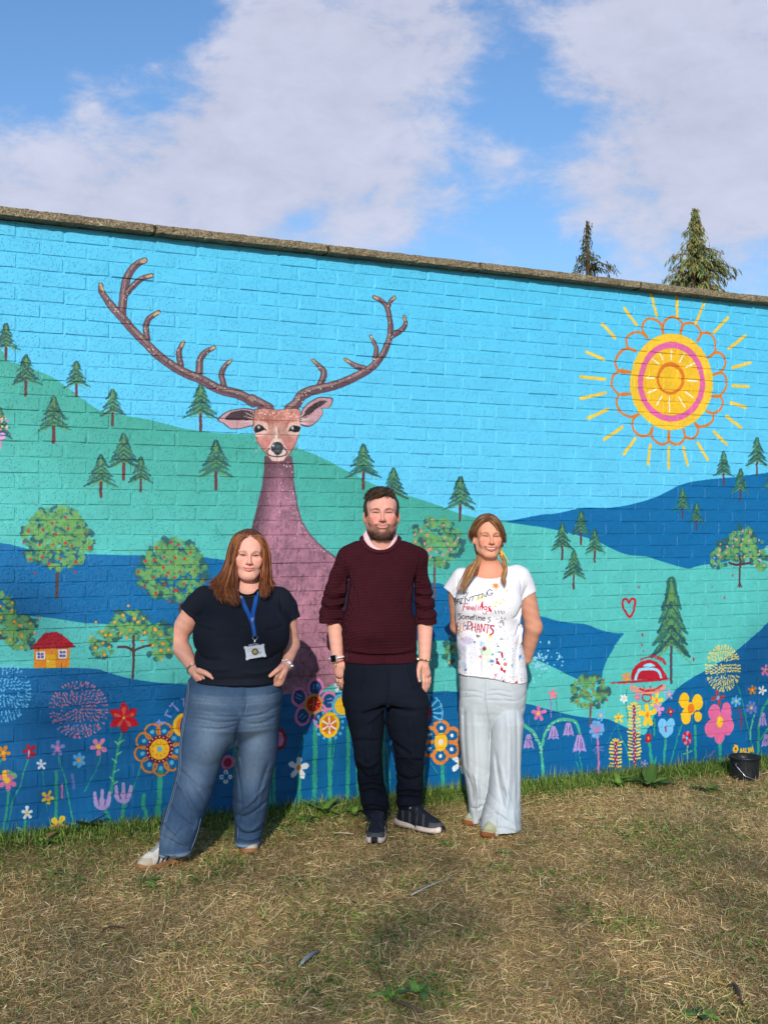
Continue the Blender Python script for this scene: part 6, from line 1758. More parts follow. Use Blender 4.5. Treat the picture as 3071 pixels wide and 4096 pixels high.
# ------------------------------------------------------------------ the woman with the lanyard
def build_woman_jeans():
    f = Fig(985, 5.80, float(ground_z(.9, -.65)))
    root = f.root('red-haired woman with a blue lanyard, navy t-shirt and wide jeans, hands in pockets')
    k = lambda K, x, y, V=0.: f.k(K, x, y, V)
    o = dict(skin=(214, 158, 140), brow=(104, 62, 42), lip=(196, 106, 104), smile=.62, mw=.0285, flush=.5, flushc=(222, 132, 118), jaw=.99, chin=.95, browt=.0021, browk=.9, browz=-.001, eyeo=.0029, lipk=.75, lash=(48, 28, 22), iris=(44, 40, 36), freckle=.12, ears=False)
    hc = k('K', 534, 452, -.03)
    h = Head(f, hc, .935, yaw=math.radians(8.5), pitch=math.radians(-2), roll=math.radians(2.5), wide=1.01)
    g = Sdf((-.34, -.25, .60), (.34, .20, 1.60), .003, [(0, hc[0]-.09, hc[0]+.10, .0018), (1, hc[1]-.14, hc[1]-.03, .0018), (2, hc[2]-.14, hc[2]+.13, .0018)])
    h.build(g, o)
    nb = k('K', 515, 960, .015)
    g.chain([h.P(0, .015, -.06), h.P(-.002, .028, -.10), nb], [.052, .053, .060], .03)
    g.ell(h.P(0, -.040, -.098), (.036, .040, .026), .025)
    g.chain([nb, k('H', 735, 640, .02), k('H', 720, 940, .02)], [.06, .12, .13], .05, sc=(1, 1.2, 1))
    g.ell(k('K', 520, 985, -.02), (.075, .060, .045), .03)
    S1, E1, W1 = k('H', 465, 490, .02), k('H', 318, 742, .075), k('H', 438, 938, -.055)
    A1 = k('H', 500, 500, .02); B1 = k('H', 447, 545, .03)
    g.chain([nb+np.array([0, .02, -.06]), A1], [.05, .046], .03)
    g.chain([A1, B1, B1*.5+E1*.5, E1*.9+B1*.1, E1], [.046, .051, .050, .045, .043], .02)
    g.chain([E1, E1*.62+W1*.38, E1*.2+W1*.8, W1], [.0445, .0425, .030, .0275], .025)
    g.ell(E1+np.array([-.004, .0, -.004]), (.040, .040, .040), .02)
    Hp = lambda *q: [k('H', x, y, V) for x, y, V in q]
    g.chain(Hp((438, 938, -.055), (463, 962, -.092), (490, 1005, -.080)), [.0265, .031, .030], .015, sc=(1, 1.25, 1))
    g.chain(Hp((462, 940, -.115), (500, 952, -.142), (528, 968, -.150), (547, 983, -.150)), [.0145, .0125, .0108, .0085], .006)
    g.chain(Hp((480, 960, -.112), (502, 985, -.118), (512, 1030, -.085)), [.013, .011, .010], .004)
    g.chain(Hp((462, 970, -.105), (482, 1000, -.108), (490, 1040, -.08)), [.012, .0105, .010], .004)
    S2, E2, W2 = k('H', 985, 490, .02), k('H', 1036, 778, .055), k('H', 1001, 902, -.05)
    A2 = k('H', 965, 500, .02); B2 = k('H', 1004, 560, .03)
    g.chain([nb+np.array([0, .02, -.06]), A2], [.05, .044], .03)
    g.chain([A2, B2, B2*.5+E2*.5, E2], [.044, .044, .040, .036], .02)
    g.chain([E2, E2*.6+W2*.4, W2], [.037, .035, .0245], .02)
    g.chain(Hp((1001, 902, -.05), (976, 935, -.090), (952, 1000, -.080)), [.0245, .029, .029], .012, sc=(1, 1.25, 1))
    g.chain(Hp((978, 912, -.10), (946, 938, -.135), (922, 957, -.145), (905, 971, -.145)), [.0135, .0115, .0102, .0084], .006)
    g.chain(Hp((962, 935, -.11), (944, 968, -.118), (935, 1020, -.085)), [.012, .0105, .010], .004)
    g.chain(Hp((985, 945, -.10), (970, 980, -.105), (962, 1020, -.08)), [.012, .0105, .010], .004)
    V, F = g.mesh(); C = skin_cols(h, V, o)
    low = V[:, 2] < 1.13
    C[low] = lin((210, 152, 132))*(1+.05*np.sin(V[low, 2]*150+V[low, 0]*90))[:, None]
    f.obj('body', V, F, skin_mat('skin_fair'), root, C)
    # ---- hair
    hm = hair_mat('auburn_hair')
    q = Sdf(hc+np.array([-.16, -.14, -.24]), hc+np.array([.16, .17, .16]), .0035)
    E = lambda c_, r, kk=.012, op='add': q.ell(h.P(*c_), np.array([r[0]*h.w, r[1], r[2]])*h.k, kk*h.k, op, h.R)
    E((0, .018, .040), (.083, .100, .094), 0); E((0, .060, -.08), (.088, .058, .14), .05)
    for s_ in (-1, 1): E((s_*.074, .000, -.03), (.017, .050, .085), .02)
    E((0, -.100, .012), (.061, .075, .060), .012, 'sub'); E((0, -.100, -.070), (.066, .098, .085), .012, 'sub'); E((0, -.097, .044), (.034, .045, .030), .014, 'sub')
    X, Y, Z = np.meshgrid(*[a.astype(float)-c_ for a, c_ in zip(q.ax, hc)], indexing='ij')
    q.F += (.0014*np.sin(260*np.arctan2(X, -Y+.05)*.16+20*Z)+.0010*np.sin(700*np.arctan2(X, -Y+.05)*.16+11*Z)).astype(np.float32)
    Vh, Fh = q.mesh(); an = np.arctan2(Vh[:, 0]-hc[0], -(Vh[:, 1]-hc[1])+.05)
    t = .5+.5*np.sin(an*52+3*np.sin(an*17)+Vh[:, 2]*12)
    Ch = lin((58, 32, 20))[None]*(1-t[:, None])+lin((92, 52, 30))[None]*t[:, None]  # base coat kept dark so gaps between strands look shadowed
    hair = f.obj('hair', Vh, Fh, hm, root, Ch)
    K3 = lambda *q_: [k('K', x, y, v) for x, y, v in q_]
    gl = [K3((540, 190, -.085), (450, 215, -.098), (396, 320, -.100), (378, 470, -.098), (356, 640, -.094), (352, 800, -.104), (342, 930, -.125), (385, 1100, -.155), (412, 1192, -.160)),
          K3((540, 160, -.075), (410, 190, -.080), (350, 330, -.082), (325, 500, -.078), (290, 700, -.08), (255, 880, -.105), (240, 1010, -.135), (300, 1120, -.150), (360, 1185, -.155)),
          K3((537, 130, -.045), (375, 165, -.05), (300, 330, -.048), (268, 520, -.045), (222, 720, -.055), (165, 880, -.085), (125, 1000, -.11), (90, 1080, -.125), (150, 1160, -.13)),
          K3((534, 105, -.01), (355, 150, -.01), (272, 340, .0), (236, 540, .0), (166, 720, -.02), (75, 830, -.055), (0, 880, -.075), (-60, 905, -.075)),
          K3((530, 90, .03), (350, 150, .03), (262, 340, .04), (225, 540, .04), (150, 720, .03), (40, 800, -.005), (-80, 850, -.02))]
    gr = [K3((556, 190, -.085), (680, 222, -.088), (742, 330, -.085), (758, 480, -.078), (752, 640, -.070), (733, 780, -.09), (712, 900, -.12), (715, 1000, -.14), (735, 1090, -.145)),
          K3((556, 160, -.07), (700, 195, -.068), (775, 340, -.06), (796, 500, -.05), (800, 660, -.05), (790, 800, -.08), (770, 920, -.11), (790, 1010, -.125), (815, 1080, -.13)),
          K3((556, 130, -.04), (700, 170, -.035), (790, 340, -.02), (816, 500, -.015), (824, 660, -.01), (832, 800, -.035), (860, 880, -.065), (800, 980, -.105)),
          K3((556, 100, .01), (700, 155, .015), (796, 340, .03), (822, 520, .035), (832, 700, .03), (880, 830, .0), (1005, 868, -.035))]
    cols = [lin(c_) for c_ in ((86, 45, 26), (114, 62, 34), (140, 80, 44), (66, 35, 22), (158, 98, 58))]
    for gs, n, sd_ in ((gl, 900, 1), (gr, 680, 2)):
        Vs, Fs, Cs = strands('h', gs, n, .0016, root, hm, .0052, sd_, cols, 20, .0045, .6)
        f.obj('hair_length', Vs, Fs, hm, root, Cs, parent=hair)
    # ---- t-shirt
    TS = cloth_mat('navy_jersey', L3(21, 25, 36), .88, 1600, .10)
    q = Sdf((-.34, -.29, .70), (.34, .22, 1.32), .005)
    R = [(408, 600, 890), (425, 555, 930), (450, 500, 968), (480, 478, 990), (520, 470, 1000), (600, 462, 1004), (640, 456, 1002), (700, 450, 1003), (760, 445, 1002), (820, 438, 988), (880, 437, 974), (940, 436, 966), (1003, 432, 962)]
    ys = [r[0] for r in R]; z, cx, a = f.rows('H', R)
    q.stack(z, cx, a, np.interp(ys, [408, 600, 760, 1003], [.02, .0, .0, -.005]), np.interp(ys, [408, 450, 520, 640, 760, 880, 1003], [.045, .075, .11, .135, .145, .150, .152]), 0, e=2.2)
    q.ell(k('H', 590, 715, -.095), (.115, .085, .105), .06); q.ell(k('H', 885, 705, -.095), (.105, .085, .105), .06)
    q.ell(k('H', 730, 900, -.07), (.16, .10, .10), .06)
    for pts, r, cutp in (((((500, 490), .02), ((450, 530), .03), ((395, 600), .045)), (.060, .060, .0585), ((402, 592), (-.68, .0, -.72))),
                         ((((965, 490), .02), ((1005, 540), .025), ((1032, 625), .035)), (.056, .052, .0485), ((1034, 628), (.40, .0, -.92)))):
        q.chain([k('H', x, y, v) for (x, y), v in pts], r, .03, cut=[(k('H', *cutp[0], .03), cutp[1])])
    q.chain([h.P(0, .02, -.07), k('K', 517, 940, -.012)], [.056, .0625], .010, 'sub'); q.ell(k('K', 517, 960, -.085), (.052, .055, .030), .012, 'sub')
    fold = f.relief('H', [([(470, 640), (520, 660), (600, 670)], -5, 10), ([(462, 610), (500, 600), (540, 560)], 5, 10), ([(1000, 640), (960, 660), (900, 670)], -5, 10), ([(1000, 600), (975, 570), (960, 530)], 5, 9), ([(485, 440), (490, 520), (468, 620)], -3, 5), ([(968, 440), (975, 520), (995, 620)], -3, 5), ([(445, 800), (540, 850), (640, 850)], -5, 18), ([(440, 860), (560, 905), (700, 900)], 4, 16), ([(985, 800), (900, 850), (800, 850)], -5, 18), ([(960, 900), (860, 930), (760, 925)], 4, 16), ([(450, 960), (560, 970), (700, 965), (900, 965)], -3, 14), ([(640, 600), (735, 640), (830, 600)], 3, 20), ([(390, 560), (430, 585), (455, 600)], -3, 7), ([(440, 993), (600, 1000), (760, 1001), (950, 993)], 3, 4)])
    q.warp2(lambda U, Z: 1.5*fold(U, Z)); q.warp2(wrinkle(12, .0022, 14, 20, .25)); q.warp2(creases(9, .0028, 34, .74, 1.28))
    Vt, Ft = q.mesh(); ts = f.obj('t_shirt', Vt, Ft, TS, root)
    b = MB(); P = [k('K', x, y, v) for x, y, v in ((355, 940, -.03), (380, 985, -.065), (430, 1022, -.090), (517, 1040, -.100), (605, 1020, -.092), (655, 975, -.068), (685, 920, -.03), (670, 880, .03), (520, 860, .06), (370, 890, .03), (355, 940, -.03))]
    b.tube(catmull(P, 5), .0055, 8, lin((17, 20, 30)), False); nm = Mat('neck_band', rough=.9, spec=.1); nm.color(nm.attr()); link('neck_band', b.mesh('neck_band', nm.m), ts)
    # ---- jeans
    JM = Mat('denim', rough=.9, spec=.12)
    p = JM.coord('Object'); n1 = JM.noise(p, 10, 5, .65); tw = JM.noise(JM.mapping(p, (1, 1, .25), rot=(0, .6, 0)), 520, 3, .7)
    n3 = JM.noise(JM.mapping(p, (1.6, 1, .5)), 60, 5, .75)
    ks = JM.math('ADD', .05, JM.math('ADD', JM.math('MULTIPLY', tw, .70), JM.math('ADD', JM.math('MULTIPLY', n1, .40), JM.math('MULTIPLY', n3, .80))))
    JM.color(JM.scale(JM.attr(), ks)); JM.bump(tw, .35, .003)
    q = Sdf((-.36, -.30, .03), (.26, .30, .98), .0055)
    R = [(960, 420, 968), (1000, 396, 977), (1050, 382, 979), (1100, 378, 977), (1150, 375, 975), (1200, 368, 972), (1250, 362, 968), (1290, 366, 958), (1400, 500, 860)]
    z, cx, a = f.rows('H', R); q.stack(z, cx, a, .01, [.135, .150, .160, .166, .168, .166, .160, .146, .05], 0, e=2.25)
    Lr = [(1160, 420, 690), (1270, 360, 730), (1300, 355, 714), (1350, 350, 690), (1400, 345, 660), (1450, 340, 632), (1500, 334, 608), (1600, 314, 578), (1700, 288, 548), (1800, 254, 512), (1880, 230, 484), (1945, 200, 466), (2000, 190, 446), (2040, 196, 430), (2068, 204, 420)]
    vv = np.interp([r[0] for r in Lr], [1160, 1500, 1800, 2068], [.0, -.04, -.12, -.155])
    z, cx, a = f.rows('H', Lr, vv); q.stack(z, cx, a, vv, np.interp([r[0] for r in Lr], [1160, 1300, 1400, 1500, 1750, 2068], [.08, .125, .134, .128, .115, .105]), .035, e=2.15)
    Rr = [(1160, 770, 930), (1270, 738, 966), (1300, 728, 964), (1400, 706, 955), (1500, 690, 941), (1600, 679, 921), (1700, 676, 905), (1800, 677, 889), (1900, 681, 870), (1970, 687, 856), (2008, 692, 847)]
    vv = np.interp([r[0] for r in Rr], [1160, 1500, 1800, 2008], [.02, .06, .11, .12])
    z, cx, a = f.rows('H', Rr, vv); q.stack(z, cx, a, vv, np.interp([r[0] for r in Rr], [1160, 1300, 1400, 1500, 1750, 2008], [.08, .120, .126, .118, .102, .088]), .012, e=2.15)
    fold = f.relief('H', [([(760, 1020), (768, 1120), (752, 1190)], 5, 9), ([(745, 1200), (720, 1290), (700, 1380)], -8, 10), ([(740, 1190), (640, 1190), (520, 1160)], -3, 9), ([(735, 1215), (620, 1230), (480, 1210)], -4, 9), ([(725, 1245), (620, 1270), (480, 1260)], -4, 10), ([(760, 1200), (850, 1190), (940, 1160)], -4, 9), ([(755, 1230), (850, 1240), (945, 1215)], -4, 9), ([(450, 1080), (560, 1075), (660, 1080)], -2, 6), ([(440, 1110), (560, 1105), (680, 1110)], -2, 6), ([(820, 1080), (900, 1075), (950, 1060)], -2, 6),
                          ([(335, 1560), (420, 1640), (500, 1780), (480, 1880)], 6, 16), ([(350, 1500), (460, 1580), (540, 1700)], -5, 12), ([(300, 1700), (380, 1760), (470, 1840)], -6, 12), ([(270, 1800), (350, 1840), (440, 1930)], 6, 13), ([(240, 1900), (320, 1900), (430, 1960)], -7, 11), ([(200, 1950), (290, 1985), (400, 1990)], 6, 13), ([(250, 1990), (330, 2005), (400, 2040)], -5, 9), ([(420, 1830), (350, 1920), (330, 2040)], -4, 10), ([(205, 2034), (300, 2048), (415, 2060)], 4, 8),
                          ([(690, 1500), (720, 1640), (730, 1780), (700, 1900)], -4, 12), ([(900, 1500), (860, 1620), (820, 1760)], -5, 13), ([(880, 1650), (800, 1740), (720, 1800)], 5, 12), ([(880, 1760), (800, 1820), (720, 1860)], -5, 11), ([(690, 1900), (770, 1940), (850, 1900)], 5, 12), ([(700, 1950), (770, 1962), (850, 1945)], -5, 9), ([(690, 1985), (770, 1995), (850, 1985)], 4, 8)])
    q.warp2(lambda U, Z: 1.6*fold(U, Z)); q.warp2(wrinkle(15, .0040, 12, 17, .35)); q.warp2(creases(5, .0042, 34, -.02, .50)); q.warp2(creases(8, .0028, 60, .60, .88))
    Vj, Fj = q.mesh(); m_ = f.m('H')
    C = np.tile(lin((52, 73, 99)), (len(Vj), 1))
    LT, DKb = (122, 140, 158), (28, 40, 62)
    tint(Vj, f, 'H', C, [(560, 1330, 100, 170, LT, .55), (840, 1340, 75, 170, LT, .5), (470, 1560, 70, 110, LT, .38), (800, 1560, 60, 120, LT, .32), (560, 1110, 140, 50, LT, .22), (865, 1110, 70, 60, LT, .2), (330, 1900, 70, 60, LT, .18), (720, 1290, 26, 120, DKb, .7), (960, 1250, 18, 260, DKb, .5), (380, 1180, 16, 220, DKb, .4), (760, 1100, 20, 90, DKb, .35), (690, 1600, 16, 200, DKb, .3)], m_)
    for y in (1075, 1095, 1115, 1170, 1195, 1222, 1250, 1275):   # worn creases below the waist
        for x0, s_ in ((560, -1), (850, 1)):
            c0 = k('H', x0, y); d = np.abs(Vj[:, 2]-c0[2]-.05*s_*(Vj[:, 0]-c0[0])); w = .13*np.exp(-(d/.0055)**2)*np.exp(-((Vj[:, 0]-c0[0])/.075)**2); C[:] = C*(1-w[:, None])+lin((164, 182, 198))*w[:, None]
    hem = np.minimum(np.abs(Vj[:, 2]-(k('H', 300, 2052, -.155)[2])) + (Vj[:, 0] > -.12)*1, np.abs(Vj[:, 2]-k('H', 770, 1996, .12)[2])+(Vj[:, 0] < -.12)*1)
    w = .5*np.exp(-(hem/.008)**2); C[:] = C*(1-w[:, None])+lin((150, 172, 196))*w[:, None]
    je = f.obj('jeans', Vj, Fj, JM.m, root, C)
    ST = Mat('seam_thread', rough=.9, spec=.1); ST.color(ST.attr())
    b = MB()
    for pts in ([(402, 1005), (396, 1090), (376, 1230), (352, 1400), (345, 1560), (318, 1660), (290, 1760), (262, 1860), (242, 1950), (228, 2040)], [(393, 1005), (387, 1090), (367, 1230), (343, 1400), (335, 1560), (308, 1660), (280, 1760), (252, 1860), (234, 1950), (220, 2040)],
                [(715, 1480), (740, 1600), (754, 1680), (725, 1760), (708, 1880), (702, 1990)], [(474, 1860), (452, 1950), (414, 2052)], [(762, 1020), (768, 1110), (755, 1180), (735, 1215)], [(780, 1020), (786, 1120), (768, 1185)], [(412, 982), (450, 1000), (500, 1003), (545, 990)], [(985, 985), (965, 995), (940, 985)]):
        b.tube(on_front(f, 'H', Vj, pts, -.0018, 4), .0015, 5, lin((104, 124, 148)))
    link('seam', b.mesh('seam', ST.m), je)
    shoe(f, root, (551, 3487), (716, 3447), .262, TRAINER)
    shoe(f, root, (1003, 3424), (985, 3377), .262, TRAINER)
    # ---- lanyard, card, badge
    LM = Mat('lanyard_print', rough=.55, spec=.3); LM.color(LM.attr())
    ly = link('lanyard', None, root); ly.empty_display_size = .02
    def ribbon(pts, w, col, tw):
        P = np.array(on_front(f, 'K', Vt, pts, -.0055, 6)); P[1:-1, 1] = (P[:-2, 1]+P[1:-1, 1]*2+P[2:, 1])/4; P[:, 1] = np.minimum.accumulate(P[:, 1]) if False else P[:, 1]
        T_ = np.gradient(P, axis=0); T_ /= np.linalg.norm(T_, axis=1)[:, None]; S_ = np.cross(T_, np.array([0, -1, 0])); S_ /= np.linalg.norm(S_, axis=1)[:, None]
        n = len(P); ww = w*np.linspace(1, tw, n)[:, None]*.5
        A, B = P-S_*ww, P+S_*ww; d = np.array([0, .0016, 0])
        Vv = np.concatenate([A, B, A+d, B+d]); Fq = []
        for i in range(n-1): Fq += [(i, i+1, n+i+1, n+i), (2*n+i, 3*n+i, 3*n+i+1, 2*n+i+1), (i, 2*n+i, 2*n+i+1, i+1), (n+i, n+i+1, 3*n+i+1, 3*n+i)]
        return Vv, Fq, P, S_, T_
    b = MB(); ink = MB()
    BL = lin((20, 74, 146))
    strap = []
    for pts in ([(655, 840), (668, 905), (656, 1010), (628, 1160), (600, 1300), (592, 1440), (610, 1540), (626, 1640)], [(348, 880), (385, 935), (425, 1060), (468, 1180), (530, 1310), (588, 1440), (608, 1540), (624, 1640)]):
        Vv, Fq, P, S_, T_ = ribbon(pts, .0215, BL, .86); 
        if len(strap): Vv[:, 1] -= .0022
        b.add(Vv, Fq, BL); strap.append((P, S_, T_, .0022*len(strap)))
    link('strap', b.mesh('strap', LM.m), ly)
    GL = {'a': [((0, .5), (.1, 0), (.25, .0), (.3, .5), (.15, .62), (0, .5)), ((.32, .65), (.32, 0))], 'A': [((0, 0), (.25, 1), (.5, 0)), ((.1, .35), (.4, .35))], 'b': [((0, 1), (0, 0), (.25, 0), (.35, .3), (.2, .6), (0, .5))], 'r': [((0, .6), (0, 0)), ((0, .4), (.1, .6), (.25, .6))], 'i': [((0, .6), (0, 0)), ((0, .85), (0, .95))]}
    def word(txt, at, ex, ey, s_, rad, col, mb):
        x = 0
        for ch in txt:
            for st in GL[ch]: mb.tube([at+ex*(x+u)*s_+ey*v*s_ for u, v in st], rad, 4, col)
            x += {'a': .48, 'A': .62, 'b': .5, 'r': .4, 'i': .22}[ch]
    for (P, S_, T_, dv), fr in ((strap[0], .27), (strap[0], .66), (strap[1], .30)):
        i = int(len(P)*fr); word('Abri', P[i]+np.array([0, -.0020-dv, 0])+S_[i]*-.004-T_[i]*.009, T_[i], S_[i]*1.0, .0105, .0007, lin((226, 232, 240)), ink)
    tag(link('strap_print', ink.mesh('strap_print', LM.m), ly), kind='stuff')
    vb = front_of(Vt, *k('K', 630, 1860, -.17)[[0, 2]])-.012
    CR = Mat('chrome', (.75, .75, .78), .2, .5, 1.0); b = MB()
    c1 = k('K', 628, 1660, vb); b.tube([c1+np.array([.011*math.cos(t), 0, .010*math.sin(t)]) for t in np.linspace(2.6, 6.9, 16)], .0013, 6)
    b.tube([k('K', 628, 1685, vb), k('K', 622, 1720, vb-.002), k('K', 627, 1760, vb)], [.0035, .0045, .002], 8); b.tube([k('K', 634, 1690, vb), k('K', 640, 1715, vb), k('K', 630, 1740, vb)], .0012, 6)
    link('clip', b.mesh('clip', CR.m), ly)
    cc = k('K', 630, 1868, vb); b = MB()
    b.box((-.0435, -.0015, -.0285), (.0435, .0015, .0285), lin((176, 180, 188))); b.box((-.0405, -.0024, -.0255), (.0405, -.0014, .0255), lin((192, 196, 202))); b.box((-.024, -.003, .0265), (.024, .002, .0365), lin((120, 128, 138))); b.box((-.009, -.0034, .029), (.009, -.0028, .033), lin((60, 64, 70)))
    for sx in (-1, 1):
        for sz in (-1, 1): b.box((sx*.040-.006, -.0030, sz*.025-.006), (sx*.040+.006, -.0021, sz*.025+.006), lin((180, 186, 196)))
    for i, L_ in enumerate((.040, .052, .046, .024, .030, .062)): b.box((-.035, -.0028, .018-.0042*i-(.014 if i > 3 else 0)), (-.035+L_, -.00235, .0190-.0042*i-(.014 if i > 3 else 0)), lin((150, 154, 164)))
    word('Abri', np.array([.008, -.0029, -.012]), np.array([1, 0, 0]), np.array([0, 0, 1]), .013, .0008, lin((110, 114, 124)), b)
    b.tube([np.array([.012+.012*math.cos(t), -.0029, .002+.012*math.sin(t)]) for t in np.linspace(.3, 1.9, 9)], .0007, 4, lin((130, 134, 144)))
    cd = link('id_card', b.mesh('id_card', LM.m, False), ly, cc.tolist()); cd.rotation_euler = (math.radians(-6), math.radians(-10), 0)
    b = MB(); th = np.linspace(0, 2*math.pi, 25)[:-1]
    def disc(r, y0, y1, col, n=24):
        t_ = np.linspace(0, 2*math.pi, n, endpoint=False); Vv = [(r*math.cos(t), y0, r*math.sin(t)) for t in t_]+[(r*math.cos(t), y1, r*math.sin(t)) for t in t_]
        b.add(Vv, [tuple(range(n)), tuple(range(2*n-1, n-1, -1))]+[(i, n+i, n+(i+1) % n, (i+1) % n) for i in range(n)], col)
    disc(.0150, -.0060, -.0022, lin((24, 24, 26))); disc(.0082, -.0068, -.0059, lin((176, 148, 74)))
    for t in th[::3]: b.box((.0116*math.cos(t)-.0012, -.0066, .0116*math.sin(t)-.0012), (.0116*math.cos(t)+.0012, -.0059, .0116*math.sin(t)+.0012), lin((196, 166, 90)))
    b.tube([(-.004, -.007, .002), (0, -.0072, -.003), (.004, -.007, .003)], .0009, 5, lin((90, 70, 30)))
    bd = link('pin_badge', b.mesh('pin_badge', LM.m, False), ly, cc.tolist()); bd.rotation_euler = cd.rotation_euler
    # ---- bangle and wristwatch
    MT = Mat('steel', rough=.28, metal=1.0); MT.color(MT.attr())
    ax = (W1-E1)/np.linalg.norm(W1-E1); e1 = np.cross(ax, [0, 1, 0]); e1 /= np.linalg.norm(e1); e2 = np.cross(ax, e1); th = np.linspace(0, 2*math.pi, 31)
    b = MB()
    for d, r in ((0, .033), (.006, .0335)): b.tube([W1+ax*(-.012+d)+r*(math.cos(t)*e1+math.sin(t)*e2)+ax*.006*math.cos(t+1) for t in th], .0016, 6, lin((170, 165, 155)), False)
    link('bangle', b.mesh('bangle', MT.m), root)
    ax = (W2-E2)/np.linalg.norm(W2-E2); e1 = np.cross(ax, [0, 1, 0]); e1 /= np.linalg.norm(e1); e2 = np.cross(ax, e1); b = MB()
    for t in np.linspace(0, 2*math.pi, 20, endpoint=False):
        for s_ in (-1, 0, 1):
            c_ = W2+ax*(.004*s_+.001)+.0285*(math.cos(t)*e1+math.sin(t)*e2); b.box(c_-.0031, c_+.0031, lin((176, 176, 182))*(1 if s_ else .7), .0004)
    wo = link('wristwatch', b.mesh('wristwatch', MT.m, False), root)
    b = MB(); c_ = W2+.031*(e1*(1 if e1[0] > 0 else -1)); b.tube([c_-np.array([.003, 0, 0]), c_+np.array([.006, 0, 0])], .0135, 16, lin((190, 190, 196))); link('watch_case', b.mesh('watch_case', MT.m), wo)
    return f


build_woman_jeans()


# ------------------------------------------------------------------ the woman in the paint-splashed t-shirt
def paint_shirt():
    x0, y0, w, h, sc = 1740, 2230, 760, 980, 1.6
    T = lambda p: (np.asarray(p, float)-np.array([x0, y0]))*sc
    P = Paint(w, h, (232, 230, 234), T, lambda x, y: sc, 6)
    r = np.random.default_rng(4)
    N_ = lambda pts: c('N', list(pts))
    GY, RD, MR = (78, 74, 84), (196, 44, 74), (176, 36, 60)
    # splashes
    cols = [(196, 60, 70), (70, 140, 130), (60, 130, 190), (90, 86, 100), (240, 160, 70), (150, 110, 170), (246, 206, 90), (120, 70, 80), (60, 70, 90), (230, 120, 150)]
    for _ in range(420):
        x, y = r.uniform(290, 1300), 1050+abs(r.normal(0, 1))*330
        if y > 1740: continue
        a = r.uniform(0, 6.28); L_ = r.uniform(0, 13)*(1 if r.random() < .7 else 2.2)
        P.stroke(N_([(x, y), (x+L_*math.cos(a), y+L_*math.sin(a))]), (r.uniform(.5, 2.6), r.uniform(.4, 1.6)), cols[r.integers(len(cols))], 1.1, r.uniform(.35, .9), .12)
    for _ in range(90): P.dot(*N_([(r.uniform(300, 1100), r.uniform(650, 1050))])[0], r.uniform(.5, 1.4), cols[r.integers(len(cols))], .6, .7)
    for x, y, rx, ry, cl, a in [(430, 1150, 26, 14, (150, 120, 170), .55), (380, 1250, 18, 16, (140, 150, 190), .4), (320, 1380, 10, 22, (60, 130, 120), .6), (700, 1300, 22, 18, (180, 220, 170), .55), (650, 1190, 16, 9, (170, 210, 235), .6), (390, 1510, 12, 10, (170, 215, 240), .7), (725, 1400, 5, 24, (220, 200, 120), .5), (560, 1330, 12, 30, (236, 210, 214), .4), (450, 1300, 40, 60, (214, 214, 230), .5), (740, 1180, 4, 30, (220, 226, 170), .5)]:
        P.dot(*N_([(x, y)])[0], rx, cl, 3., a, ry, dry=.25)
    for x, y, R0, cl in [(678, 1260, 8, (140, 70, 76)), (985, 1490, 8, (196, 124, 96)), (930, 1560, 6, (190, 40, 60)), (972, 1585, 7, (190, 40, 60)), (860, 1410, 5, (130, 40, 70)), (875, 1470, 7, (160, 24, 56)), (875, 1225, 3.5, (50, 130, 110)), (800, 1345, 5, (90, 160, 140)), (935, 1120, 3, (40, 120, 100)), (790, 1440, 7, (60, 140, 190)), (1215, 1390, 5.5, (50, 130, 200)), (620, 1380, 4.5, (236, 110, 80)), (540, 1170, 4, (70, 110, 110)), (790, 1495, 4, (236, 150, 110)), (900, 1310, 4, (40, 140, 120)), (975, 1420, 4, (60, 150, 170)), (840, 1640, 6, (230, 110, 150)), (950, 1735, 5, (190, 30, 60)), (1150, 1760, 5, (200, 30, 60)), (410, 1580, 3.5, (50, 80, 140)), (770, 1075, 6, (246, 200, 80)), (430, 350, 3, (40, 110, 180)), (1015, 405, 2.6, (240, 140, 70)), (1080, 1500, 3, (60, 140, 130))]:
        P.dot(*N_([(x, y)])[0], R0, cl, 3.0, .9, R0*r.uniform(.6, 1.2), dry=.1)
        for _ in range(4): P.stroke(N_([(x, y), (x+r.normal(0, 22), y+r.normal(0, 26))]), (R0*.8, R0*.25), cl, 1.8, .8, .2)
    P.stroke(N_([(935, 1330), (945, 1390)]), (9, 6), (184, 24, 50), 1.); P.stroke(N_([(860, 1440), (900, 1490)]), 6, (160, 24, 56), 1.2); P.stroke(N_([(1210, 1400), (1222, 1375)]), 6, (50, 130, 200), 1.)
    for a in np.linspace(0, 6.28, 11): P.stroke(N_([(850+20*math.cos(a), 345+20*math.sin(a)), (850+r.uniform(40, 75)*math.cos(a), 350+r.uniform(35, 75)*math.sin(a))]), (4, 1.6), (242, 140, 62), 1.2, .95)
    P.dot(*N_([(850, 338)])[0], 9, (242, 140, 62), 2., 1, 7)
    for x, y in [(560, 545), (620, 515)]: P.stroke(N_([(x, y), (x+50, y-25)]), (6, 8), (246, 208, 80), 1.6)
    for x, y in [(820, 635), (900, 590), (840, 570), (945, 540)]: P.stroke(N_([(x, y), (x+30, y+12)]), (6, 4), (246, 206, 90), 1.6)
    for _ in range(26): P.dot(*N_([(r.normal(930, 28), r.normal(850, 60))])[0], r.uniform(.8, 3.2), (90, 94, 100), 1.4, .8, dry=.2)
    for x in (830, 880, 920, 960): P.stroke(N_([(x, 700+.1*(x-830)), (x+16, 745)]), (4, 2), (84, 88, 98), 1.4, .85, .2)
    # lettering
    def S(strokes, w, col):
        for q in strokes: P.stroke(N_(q), w, col, .5, .95, .04)
